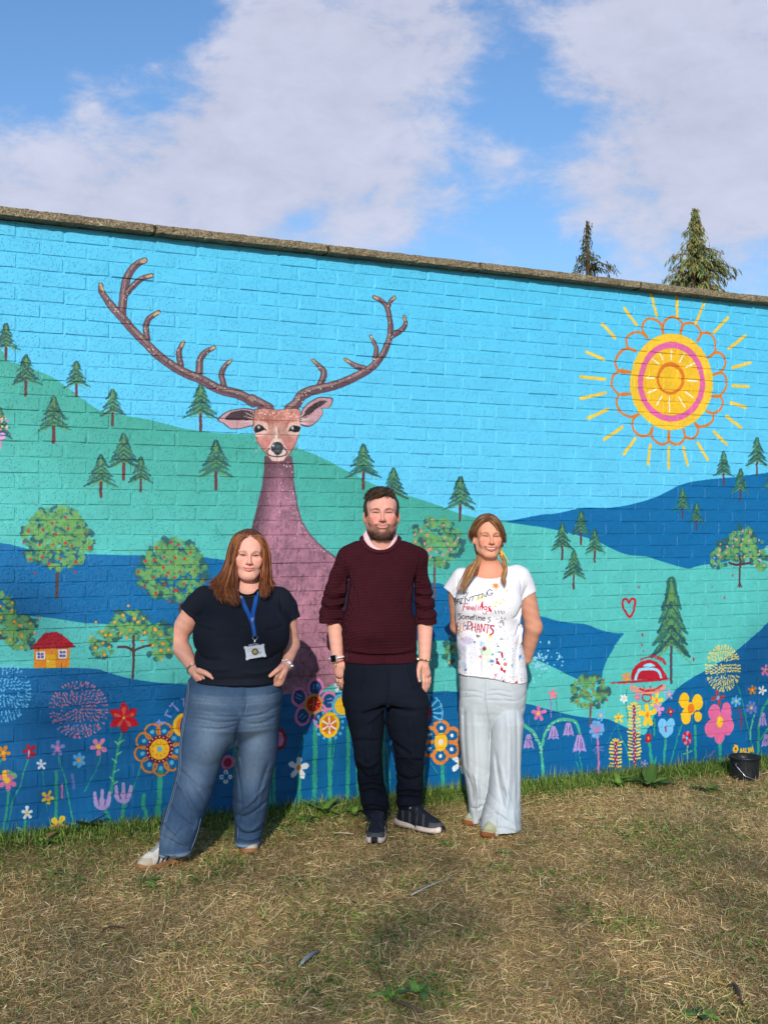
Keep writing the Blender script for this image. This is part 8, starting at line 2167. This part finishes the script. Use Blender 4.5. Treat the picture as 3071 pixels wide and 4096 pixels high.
def build_turf():
    r = np.random.default_rng(17)
    TM = turf_mat('turf_blades')
    # dry straw, lying every way
    n = 185000
    P = visible_xy(n, r); g = greenness(P[:, 0], P[:, 1])
    keep = r.random(n) > g*.80; P = P[keep]; n = len(P)
    z = ground_z(P[:, 0], P[:, 1]); Q = np.stack([P[:, 0], P[:, 1], z+r.uniform(0, .010, n)], 1)
    pal = np.array([lin(c_) for c_ in ((202, 170, 118), (218, 190, 138), (180, 146, 96), (158, 124, 80), (228, 204, 158), (138, 106, 68), (164, 144, 88), (190, 160, 110))])
    patch = fbm2(P[:, 0], P[:, 1], 2.2, 9)
    idx = r.choice(8, n, p=[.18, .14, .17, .15, .07, .12, .08, .09]); col = pal[idx]*(1.22*r.uniform(.65, 1.2, n)*(1+.16*np.clip(patch, -1, 1)))[:, None]
    clump = fbm2(P[:, 0], P[:, 1], 7, 12)*2.6
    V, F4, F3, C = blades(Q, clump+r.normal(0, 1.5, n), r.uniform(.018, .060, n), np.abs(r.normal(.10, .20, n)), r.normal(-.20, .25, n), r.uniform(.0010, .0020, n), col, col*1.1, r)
    V[:, 2] = np.maximum(V[:, 2], np.repeat(z, 5)+.001)
    # stiff stubble
    n2 = 26000; P2 = visible_xy(n2, r); z2 = ground_z(P2[:, 0], P2[:, 1]); Q2 = np.stack([P2[:, 0], P2[:, 1], z2-.002], 1)
    col2 = 1.2*pal[r.choice(8, n2)]*r.uniform(.6, 1.15, n2)[:, None]
    b2 = blades(Q2, r.uniform(0, 6.28, n2), r.uniform(.02, .065, n2), r.uniform(.25, 1.2, n2), r.normal(-.3, .3, n2), r.uniform(.0011, .0020, n2), col2, col2*1.15, r)
    # long pale stalks
    n3 = 420; P3 = visible_xy(n3, r); z3 = ground_z(P3[:, 0], P3[:, 1]); Q3 = np.stack([P3[:, 0], P3[:, 1], z3+r.uniform(.006, .02, n3)], 1)
    col3 = lin((206, 188, 146))[None]*r.uniform(.7, 1.1, n3)[:, None]
    b3 = blades(Q3, r.uniform(0, 6.28, n3), r.uniform(.08, .17, n3), r.uniform(.0, .35, n3), r.normal(-.2, .2, n3), r.uniform(.0013, .0022, n3), col3, col3, r)
    def join(L_):
        Vs, F4s, F3s, Cs, o = [], [], [], [], 0
        for v, a, b, c_ in L_:
            Vs.append(v); F4s.append(a+o); F3s.append(b+o); Cs.append(c_); o += len(v)
        return np.concatenate(Vs), [np.concatenate(F4s), np.concatenate(F3s)], np.concatenate(Cs)
    v, f_, c_ = join([(V, F4, F3, C), b2, b3])
    tag(link('dry_grass', np_mesh('dry_grass', v, f_, TM, False, c_)), kind='stuff')
    # living grass
    n = 105000; P = visible_xy(n, r); g = greenness(P[:, 0], P[:, 1]); keep = r.random(n) < np.clip(g*1.1+.05, 0, 1); P = P[keep]; g = g[keep]; n = len(P)
    extra = 15000
    xw = r.uniform(-.6, 5.4, extra); yw = -np.abs(r.normal(0, .10, extra))-.012
    keep = r.random(extra) < np.where((xw > 2.0), 1.0, .62)*np.clip(1.1+fbm2(xw, yw, 4, 3)*.5, .25, 1); xw, yw = xw[keep], yw[keep]
    X = np.concatenate([P[:, 0], xw]); Y = np.concatenate([P[:, 1], yw]); wall = np.concatenate([np.zeros(n), np.ones(len(xw))]); n = len(X)
    z = ground_z(X, Y); Q = np.stack([X, Y, z-.002], 1)
    gp = np.array([lin(c_) for c_ in ((90, 118, 44), (114, 142, 56), (72, 98, 40), (134, 156, 72), (60, 84, 38), (150, 160, 90))])
    col = gp[r.choice(6, n, p=[.26, .22, .2, .13, .12, .07])]*r.uniform(.7, 1.25, n)[:, None]
    tall = np.exp(-(Y/.16)**2)
    lush = np.where((X > 2.2) & (X < 4.9), 1.0, .62)
    Ln = r.uniform(.022, .060, n)*(1+tall*lush*.75)+wall*r.uniform(0, .045, n)*lush
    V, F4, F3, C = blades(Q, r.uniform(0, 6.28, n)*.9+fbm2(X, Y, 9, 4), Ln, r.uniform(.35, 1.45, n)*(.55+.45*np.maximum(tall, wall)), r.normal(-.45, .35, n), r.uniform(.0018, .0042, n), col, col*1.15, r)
    V[:, 1] = np.minimum(V[:, 1], -.003)
    tag(link('green_grass', np_mesh('green_grass', V, [F4, F3], TM, False, C)), kind='stuff')
    # low clover-like leaves in the damp strip by the wall and in patches
    n = 14000; P = visible_xy(n, r); g = greenness(P[:, 0], P[:, 1]); lf = .5+.5*np.sin(3.1*P[:, 0]+1)*np.sin(5*P[:, 1])
    keep = r.random(n) < np.clip(g-.25, 0, 1)*.8; P = P[keep]; n = len(P)
    z = ground_z(P[:, 0], P[:, 1])+r.uniform(.008, .030, n); a = r.uniform(0, 6.28, n); R0 = r.uniform(.004, .010, n)
    t1 = r.normal(0, .35, (n, 2))
    ring = []
    for k in range(5):
        th = a+k*2*math.pi/5; u, v_ = R0*np.cos(th)*1.25, R0*np.sin(th)*.85
        ring.append(np.stack([P[:, 0]+u, np.minimum(P[:, 1]+v_, -.004), z+u*t1[:, 0]+v_*t1[:, 1]], 1))
    V = np.stack(ring, 1).reshape(-1, 3); F5 = np.arange(n)[:, None]*5+np.arange(5)[None]
    col = np.repeat(gp[r.choice([0, 2, 4, 1], n)]*r.uniform(.6, 1.1, n)[:, None], 5, 0)
    tag(link('clover', np_mesh('clover', V, [F5], TM, False, col)), kind='stuff')


def leaf_mesh(mb, base, ang, L_, w, rise, droop, col, lobes=0, fold=.25, seed=0):
    q = np.random.default_rng(seed); n = 9; d = np.array([math.cos(ang), math.sin(ang), 0]); s_ = np.array([-math.sin(ang), math.cos(ang), 0])
    V = []; C = []
    for i in range(n):
        t = i/(n-1); c_ = np.asarray(base)+d*L_*t*math.cos(rise*(1-t))+np.array([0, 0, 1])*L_*(math.sin(rise)*t-droop*t*t)
        ww = w*(math.sin(math.pi*min(1, t*.95+.03))**.75)*(1+(.35*(-1)**i if lobes else .08*math.sin(9*t)))*(.25 if t < .12 else 1)
        e = q.normal(0, .06*w)
        V += [c_-s_*ww+np.array([0, 0, fold*ww+e]), c_, c_+s_*ww+np.array([0, 0, fold*ww-e])]
        C += [np.asarray(col)*q.uniform(.8, 1.2), np.asarray(col)*1.25, np.asarray(col)*q.uniform(.8, 1.2)]
    F = []
    for i in range(n-1):
        for j in (0, 1): F.append((3*i+j, 3*i+j+1, 3*i+4+j, 3*i+3+j))
    mb.add(V, F, np.array(C))


def weed(name, label, x, y, leaves, cat, seed, col, col2, L_, w, lobes=0, rise=.8, group=None):
    q = np.random.default_rng(seed)
    M = PLANTMAT
    root = empty(name, (x, y, float(ground_z(x, y)))); tag(root, label, cat, group)
    for i in range(leaves):
        b = MB(); a = 2*math.pi*i/leaves*1.0+q.uniform(-.3, .3); s_ = q.uniform(.65, 1.1)
        if y > -.14 and math.sin(a) > .25: a = -a
        c_ = lin(col)*(1-q.random())+lin(col2)*q.random()
        leaf_mesh(b, (0, 0, .004), a, L_*s_, w*s_, rise*q.uniform(.6, 1.25), q.uniform(.15, .6), c_, lobes, .25, seed*31+i)
        link('leaf', b.mesh('leaf', M), root)
    b = MB(); b.tube([(0, 0, -.01), (0, 0, .012)], [.006, .004], 6, lin((96, 110, 60))); link('crown', b.mesh('crown', M), root)
    return root


def build_plantmat():
    M = Mat('leaf', rough=.5, spec=.35); M.color(M.attr())
    M.b.inputs['Transmission Weight'].default_value = 0
    return M.m


PLANTMAT = build_plantmat()


def gxy(px, py, zg=-.05):
    d = ray_px(px, py); t = (zg-CAM[2])/d[2]; q = CAM+t*d; return float(q[0]), float(q[1])


def build_plants():
    G1, G2 = (62, 92, 34), (98, 130, 48)
    for i, (px, py, n, L_, w, lob, rise, lab, cat) in enumerate([
        (2600, 3150, 12, .17, .030, 0, .75, 'big clump of dock leaves at the wall foot below the tall spiky red flowers', 'weed'),
        (2475, 3150, 8, .11, .018, 0, .9, 'small leafy weed at the wall left of the dock clump', 'weed'),
        (335, 3370, 9, .105, .022, 1, 1.1, 'lobed dandelion weed against the wall below the yellow painted flowers', 'weed'),
        (175, 3420, 7, .10, .016, 1, .5, 'flat dandelion weed beside the withered brown leaf at lower left', 'weed'),
        (1290, 3290, 7, .12, .026, 0, 1.0, 'upright broad-leaved weed at the wall left of the man in the jumper', 'weed'),
        (1225, 3310, 5, .075, .020, 0, .5, 'low rounded weed just left of the upright broad-leaved one', 'weed'),
        (1415, 3285, 6, .09, .020, 0, .8, 'leafy weed tucked behind the man on the left of his shoe', 'weed'),
        (1640, 3270, 6, .07, .018, 0, .7, "weed between the man's two trouser legs at the wall", 'weed'),
        (2830, 3160, 7, .10, .020, 0, .6, 'broad flat weed in the grass just left of the black bucket', 'weed'),
        (1670, 4000, 11, .08, .015, 0, .55, 'dark green plantain patch near the bottom edge of the lawn', 'weed'),
        (1560, 4010, 8, .07, .013, 0, .5, 'smaller plantain left of the dark green patch near the bottom', 'weed'),
        (2790, 4075, 9, .08, .014, 1, .4, 'dandelion rosette in the bottom right corner of the lawn', 'weed'),
        (1790, 3390, 8, .06, .012, 1, .45, "lobed weed on the lawn in front of the man's outward turned shoe", 'weed'),
        (2020, 3420, 8, .06, .012, 1, .4, 'lobed weed on the lawn below the pale linen trousers', 'weed'),
        (600, 3540, 9, .07, .014, 1, .35, "dark dandelion rosette just below the striped trainer", 'weed'),
        (220, 3520, 8, .07, .014, 1, .35, 'dark dandelion rosette on the bare lawn at far left', 'weed')]):
        x, y = gxy(px, py, -.065 if y_ok(px) else -.06)
        y = min(y, -.035)
        weed('weed', lab, x, y, n, cat, 60+i, G1, G2, L_, w, lob, rise, 'weeds in the turf')
    M = PLANTMAT
    # withered leaf, pale stick, feathers, twigs
    def at(px, py, dz=.012):
        x, y = gxy(px, py, -.065); return np.array([x, y, float(ground_z(x, y))+dz])
    p = at(185, 3425, .03); b = MB(); leaf_mesh(b, (0, 0, 0), .6, .085, .016, .25, .1, lin((128, 96, 62)), 0, .6, 4); o = link('withered_leaf', b.mesh('withered_leaf', M), None, p.tolist()); tag(o, 'withered brown leaf curled on the grass at lower left', 'leaf')
    a, e = at(1335, 3362, .02), at(1415, 3368, .024); c0 = (a+e)/2; b = MB()
    b.tube(np.array([a, a*.7+e*.3+[0, 0, .004], a*.3+e*.7+[0, 0, .002], e])-c0, [.005, .008, .009, .004], 7, lin((196, 172, 142)), True, .4); b.tube(np.array([a*.5+e*.5, a*.25+e*.75+[0, .004, .008]])-c0, [.004, .002], 5, lin((180, 150, 120)))
    tag(link('wood_splinter', b.mesh('wood_splinter', M, False), None, c0.tolist()), "pale splinter of wood on the grass left of the man's dark shoe", 'wood splinter')
    a, e = at(1643, 3620, .018), at(1830, 3544, .03); c0 = (a+e)/2; b = MB()
    b.tube(np.array([a, a*.75+e*.25+[0, 0, .006], a*.45+e*.55+[0, 0, .008], e])-c0, [.0026, .0030, .0020, .0008], 6, lin((176, 172, 160))); b.tube(np.array([a*.8+e*.2, a*.78+e*.22+[.02, -.02, .01]])-c0, [.0014, .0008], 5, lin((170, 166, 156)))
    tag(link('white_stalk', b.mesh('white_stalk', M), None, c0.tolist()), 'long bare white stalk lying on the lawn in front of the man', 'stalk')
    # feather: quill and vane
    a, e = at(1205, 3890, .016), at(1275, 3852, .03); c0 = (a+e)/2; d = e-a; s_ = np.cross(d/np.linalg.norm(d), [0, 0, 1]); root = empty('feather', c0.tolist()); tag(root, 'small grey and white feather lying on the dry lawn', 'feather')
    b = MB(); n = 14; V = []; C = []
    for i in range(n):
        t = i/(n-1); w = .010*math.sin(math.pi*min(1, .12+t*.86))**.7*random.uniform(.8, 1.1); q_ = a+d*t-c0+np.array([0, 0, .006*math.sin(3*t)])
        cl = lin((168, 166, 166))*(1-t)+lin((84, 94, 104))*t
        V += [q_-s_*w+[0, 0, .004], q_, q_+s_*w+[0, 0, .003]]; C += [cl, cl*.9, cl*.85]
    b.add(V, [(3*i+j, 3*i+j+1, 3*i+4+j, 3*i+3+j) for i in range(n-1) for j in (0, 1)], np.array(C)); link('vane', b.mesh('vane', M), root)
    b = MB(); b.tube([a-d*.15-c0, a-c0+[0, 0, .002], e-c0+[0, 0, .004]], [.0013, .0013, .0005], 5, lin((226, 222, 212))); link('quill', b.mesh('quill', M), root)
    for lab, pts, rad, cl in (('dark bent twig with a torn yellow leaf in the lower right corner', [(2905, 3965), (2940, 3975), (2960, 4020), (2975, 4060)], (.004, .007, .006, .003), (70, 52, 38)), ('thin brown twig poking out of the plantain patch', [(1515, 3905), (1520, 3945), (1545, 3990)], (.0015, .0025, .003), (92, 66, 44)), ('crooked brown twig on the lawn at the bottom edge', [(1570, 4040), (1620, 4072), (1690, 4090)], (.006, .006, .004), (96, 76, 56)), ('dark thin twig lying left of centre on the straw', [(400, 3770), (440, 3752), (500, 3742)], (.002, .003, .002), (70, 52, 38))):
        P = np.array([at(x, y, .012+.012*(i % 2)) for i, (x, y) in enumerate(pts)]); c0 = P.mean(0); b = MB(); b.tube(catmull(P-c0, 4), rad, 6, lin(cl))
        if 'leaf' in lab: leaf_mesh(b, P[0]-c0, 2.2, .04, .010, .5, .3, lin((176, 140, 40)), 0, .3, 2)
        tag(link('twig', b.mesh('twig', M), None, c0.tolist()), lab, 'twig', 'twigs on the lawn')


def y_ok(px): return px < 2200


# ------------------------------------------------------------------ bucket
def build_bucket():
    x, y = gxy(2977, 3118, -.07); zg = float(ground_z(x, y))
    M = Mat('black_plastic', rough=.42, spec=.4)
    p = M.coord('Object'); n = M.noise(p, 18, 5, .65); sc = M.noise(M.mapping(p, (1, 1, .2)), 90, 3, .6)
    M.color(M.ramp(n, [(.35, L3(22, 24, 27)), (.6, L3(34, 36, 40)), (.8, L3(58, 60, 62))])); M.L.new(M.rng_(sc, .3, .7, .3, .6), M.b.inputs['Roughness']); M.bump(sc, .1, .003)
    root = empty('bucket', (x, y, zg), .4); tag(root, 'black plastic builders bucket with a wire handle on the grass by the wall', 'bucket')
    k = 7.05/FPX*.2841  # metres per pixel of the close view
    R1, R0, Hh = 222*k, 205*k, 345*k
    b = MB(); b.lathe([(0, 0), (R0-.004, 0), (R0, .004), (R0+.2*(R1-R0), .2*Hh), (R0+.6*(R1-R0), .6*Hh), (R1-.002, Hh-.022), (R1-.001, Hh-.016), (R1-.004, Hh-.010), (R1-.006, Hh-.002), (R1-.010, Hh-.004), (R0+.6*(R1-R0)-.006, .6*Hh), (R0-.006, .012), (0, .010)], 48)
    link('body', b.mesh('body', M.m), root)
    b = MB(); b.lathe([(R1-.006, Hh-.018), (R1+.006, Hh-.016), (R1+.009, Hh-.006), (R1+.007, Hh+.002), (R1-.002, Hh+.004), (R1-.007, Hh-.002)], 48); link('rim', b.mesh('rim', M.m), root)
    for a in (math.radians(168), math.radians(-12)):
        b = MB(); c_ = np.array([R1*math.cos(a), R1*math.sin(a), Hh-.040]); u = np.array([math.cos(a), math.sin(a), 0]); b.tube([c_-u*.004, c_+u*.009], .012, 12); link('handle_lug', b.mesh('handle_lug', M.m), root)
    W = Mat('galvanised_wire', (.62, .63, .64), .35, .5, 1.0)
    a0, a1 = math.radians(168), math.radians(-12); e0 = np.array([(R1+.010)*math.cos(a0), (R1+.010)*math.sin(a0), Hh-.040]); e1 = np.array([(R1+.010)*math.cos(a1), (R1+.010)*math.sin(a1), Hh-.040])
    pts = [e0]
    for t, rz in ((.20, -.062), (.48, -.098), (.66, -.112), (.84, -.080)):
        a = a0+(2*math.pi+a1-a0)*t; pts.append(np.array([(R1+.012+.01*math.sin(math.pi*t))*math.cos(a), (R1+.012+.01*math.sin(math.pi*t))*math.sin(a), Hh-.040+rz]))
    pts.append(e1); b = MB(); P = np.array(pts); Q = np.concatenate([np.linspace(P[i], P[i+1], 5)[:-1] for i in range(len(P)-1)]+[P[-1:]])
    for i in range(1, len(Q)-1):
        rr_ = math.hypot(Q[i, 0], Q[i, 1]); Q[i, :2] *= max(rr_, R1+.009)/rr_
    b.tube(Q, .0026, 8); link('wire_handle', b.mesh('wire_handle', W.m), root)


# ------------------------------------------------------------------ trees
def bark():
    M = Mat('bark', rough=.95, spec=.1); p = M.coord('Object'); n = M.noise(M.mapping(p, (1, 1, .3)), 14, 5, .7)
    M.color(M.ramp(n, [(.3, L3(52, 42, 34)), (.7, L3(104, 86, 68))])); M.bump(n, .8, .04); return M.m


BARK = bark()


def conifer(label, base, top_h, rad_at, seed, n_br, lean=(0, 0), cols=None, zmin=.4):
    """drooping cypress-like conifer: trunk, boughs and hanging sprays"""
    q = np.random.default_rng(seed); root = empty('conifer_tree', base); tag(root, label, 'tree', 'conifers beyond the wall')
    tp = lambda z: np.array([lean[0]*(z/top_h)**2, lean[1]*(z/top_h)**2, z])
    b = MB(); zs = np.linspace(0, top_h*.985, 16); b.tube([tp(z)+q.normal(0, .012, 3)*[1, 1, 0] for z in zs], [.16*(1-z/top_h)**.8+.008 for z in zs], 9, (1, 1, 1)); link('trunk', b.mesh('trunk', BARK), root)
    limbs = MB(); V = []; C = []
    for i in range(n_br):
        z = top_h*(zmin+(1-zmin)*(i+q.random())/n_br)
        a = q.uniform(0, 2*math.pi); R = rad_at(z, a)*q.uniform(.55, 1.08)
        if R < .02: continue
        o = tp(z); pts = []
        for t in np.linspace(0, 1, 7):
            pts.append(o+np.array([math.cos(a)*R*t, math.sin(a)*R*t, R*(.34*t-.62*t*t)]))
        pts = np.array(pts)+q.normal(0, .01, (7, 3))
        limbs.tube(pts, [.004+.022*R, .003], 5, (1, 1, 1), False)
        m_ = int(10+95*R)
        for _ in range(m_):
            t = q.uniform(.12, 1.0); j = min(5, int(t*6)); p0 = pts[j]*(1-(t*6-j))+pts[j+1]*(t*6-j)+q.normal(0, .022+.03*R*.4, 3)
            L_ = q.uniform(.05, .17)*(.5+.5*min(1, R)); w = q.uniform(.006, .014)
            ang = a+q.normal(0, .8); d = np.array([math.cos(ang)*.45, math.sin(ang)*.45, -q.uniform(.45, 1.1)]); d /= np.linalg.norm(d)
            s_ = np.cross(d, q.normal(0, 1, 3)); s_ /= np.linalg.norm(s_)+1e-9
            mid = p0+d*L_*.5; tip = p0+d*L_+np.array([0, 0, -.01])
            V += [p0-s_*w*.4, p0+s_*w*.4, mid+s_*w, tip, mid-s_*w]
            cl = cols[q.integers(len(cols))]*q.uniform(.65, 1.3); C += [cl]*5
    link('limb', limbs.mesh('limb', BARK), root)
    V = np.array(V); n = len(V)//5
    M = Mat('needle_spray', rough=.7, spec=.2); M.color(M.attr())
    tag(link('foliage', np_mesh('foliage', V, [np.arange(n)[:, None]*5+np.arange(5)[None]], M.m, False, np.array(C)), root), kind='stuff')
    return root


def build_conifers():
    D = 20.0
    cols = [lin(c_) for c_ in ((92, 110, 62), (112, 124, 70), (74, 94, 58), (132, 130, 74), (136, 112, 66))]
    def base(px): P = CAM+D*ray_px(px, 2109); return [float(P[0]), float(P[1]), -.1]
    s = D/FPX
    top = 1.4676+.1+(2109-832)*s
    def r1(z, a):
        d = top-z                                   # widening crown, wispy tip
        w = np.interp(d, [0, .35, .55, .8, 1.1, 1.4, 1.7, 2.4, 4.0], [.03, .14, .34, .52, .66, .84, .96, 1.2, 1.5])
        return w*(1+.25*math.sin(3*a+z*5))
    conifer('dense drooping conifer with a pointed top beyond the right end of the wall', base(2785), top, r1, 3, 330, (-.02, 0), cols, .42)
    cols2 = [lin(c_) for c_ in ((66, 78, 44), (84, 88, 46), (54, 66, 40), (104, 92, 48), (96, 74, 44))]
    top2 = 1.4676+.1+(2109-885)*s
    xr = math.atan2(RT[1], RT[0])
    def r2(z, a):
        d = top2-z; side = math.cos(a-xr)
        w = np.interp(d, [0, .2, .4, .7, .9, 1.05, 1.4, 3.], [.04, .06, .085, .10, .13, .18, .30, .7])
        if side > .45 and d > .50: w *= 1.0+4.2*min(1, (d-.50)/.25)
        if side < -.5 and .5 < d < .85: w *= 2.2
        return w*(.75+.5*math.sin(5*a+z*9)**2)
    conifer('thin lopsided conifer with one long right-hand branch above the coping', base(2392), top2, r2, 8, 130, (-.085*2.2, .05), cols2, .5)


# the trees behind the photographer, whose thin crowns dapple the lawn and the foot of the wall
def build_shade():
    q = np.random.default_rng(41)
    M = Mat('broad_leaf', rough=.6, spec=.25); M.color(M.attr())
    prof = np.array([(-6, 1.5), (-2.5, 1.3), (0., 1.12), (.9, 1.0), (1.5, .78), (1.95, .50), (2.25, .02), (2.5, -.42), (3.0, -.52), (3.5, -.42), (3.9, -.1), (4.3, .45), (4.8, .85), (6.5, 1.0), (9, 1.3)])
    trees = [('broad leafy tree behind the camera shading the left of the lawn', -6.0, 2.15, 20.0), ('low round tree behind the camera between the two taller ones', 2.15, 3.85, 17.5), ('leafy tree behind the camera shading the right of the lawn', 3.85, 9.0, 21.0)]
    k = np.array([SUNV[0]/-SUNV[1], -1.0, SUNV[2]/-SUNV[1]])
    for lab, xa, xb, t0 in trees:
        c0 = np.array([(xa+xb)/2, 0, 0])+k*t0; root = empty('shade_tree', [float(c0[0]), float(c0[1]), 0.0]); tag(root, lab, 'tree', 'trees behind the camera')
        n = int((xb-xa)*(520 if xb-xa < 3 else 1150 if xa < 0 else 850))
        xi = q.uniform(xa-.35, xb+.35, n); top = np.interp(xi, prof[:, 0], prof[:, 1])+.10*np.sin(xi*7)+.07*np.sin(xi*17+1)
        ze = top-np.abs(q.beta(1.0, 1.2, n))*4.2
        dens = .40+.09*np.sin(xi*4.1+ze*2.2)+.08*np.sin(ze*5.3-xi*2.7+1)
        keep = (q.random(n) < np.clip(dens, .12, .8)); xi, ze = xi[keep], ze[keep]; n = len(xi)
        t = t0+q.normal(0, 1.1, n)
        P = np.stack([xi, np.zeros(n), ze], 1)+k[None]*t[:, None]-np.array([c0[0], c0[1], 0])
        R0 = q.uniform(.045, .085, n); A = q.normal(0, 1, (n, 3)); A /= np.linalg.norm(A, axis=1)[:, None]; B = np.cross(A, q.normal(0, 1, (n, 3))); B /= np.linalg.norm(B, axis=1)[:, None]
        V = np.stack([P-A*R0[:, None], P+B*R0[:, None]*.6, P+A*R0[:, None], P-B*R0[:, None]*.6], 1).reshape(-1, 3)
        C = np.repeat(lin((70, 96, 44))[None]*q.uniform(.6, 1.3, (n, 1)), 4, 0)
        tag(link('crown', np_mesh('crown', V, [np.arange(n)[:, None]*4+np.arange(4)[None]], M.m, False, C), root), kind='stuff')
        zt = float(P[:, 2].max()); b = MB(); b.tube([(0, 0, -.2), (.05, .03, zt*.4), (-.04, 0, zt*.8)], [.10, .06, .02], 8); link('trunk', b.mesh('trunk', BARK), root)
        b = MB()
        for i in range(9):
            j = q.integers(n); z0 = zt*q.uniform(.35, .65); e = P[j]; b.tube([(0, 0, z0), (e[0]*.4, e[1]*.4, z0+(e[2]-z0)*.6), tuple(e)], [.035, .02, .008], 5)
        link('limb', b.mesh('limb', BARK), root)


build_wall()
build_turf()
build_bucket()
build_plants()
build_conifers()
build_shade()
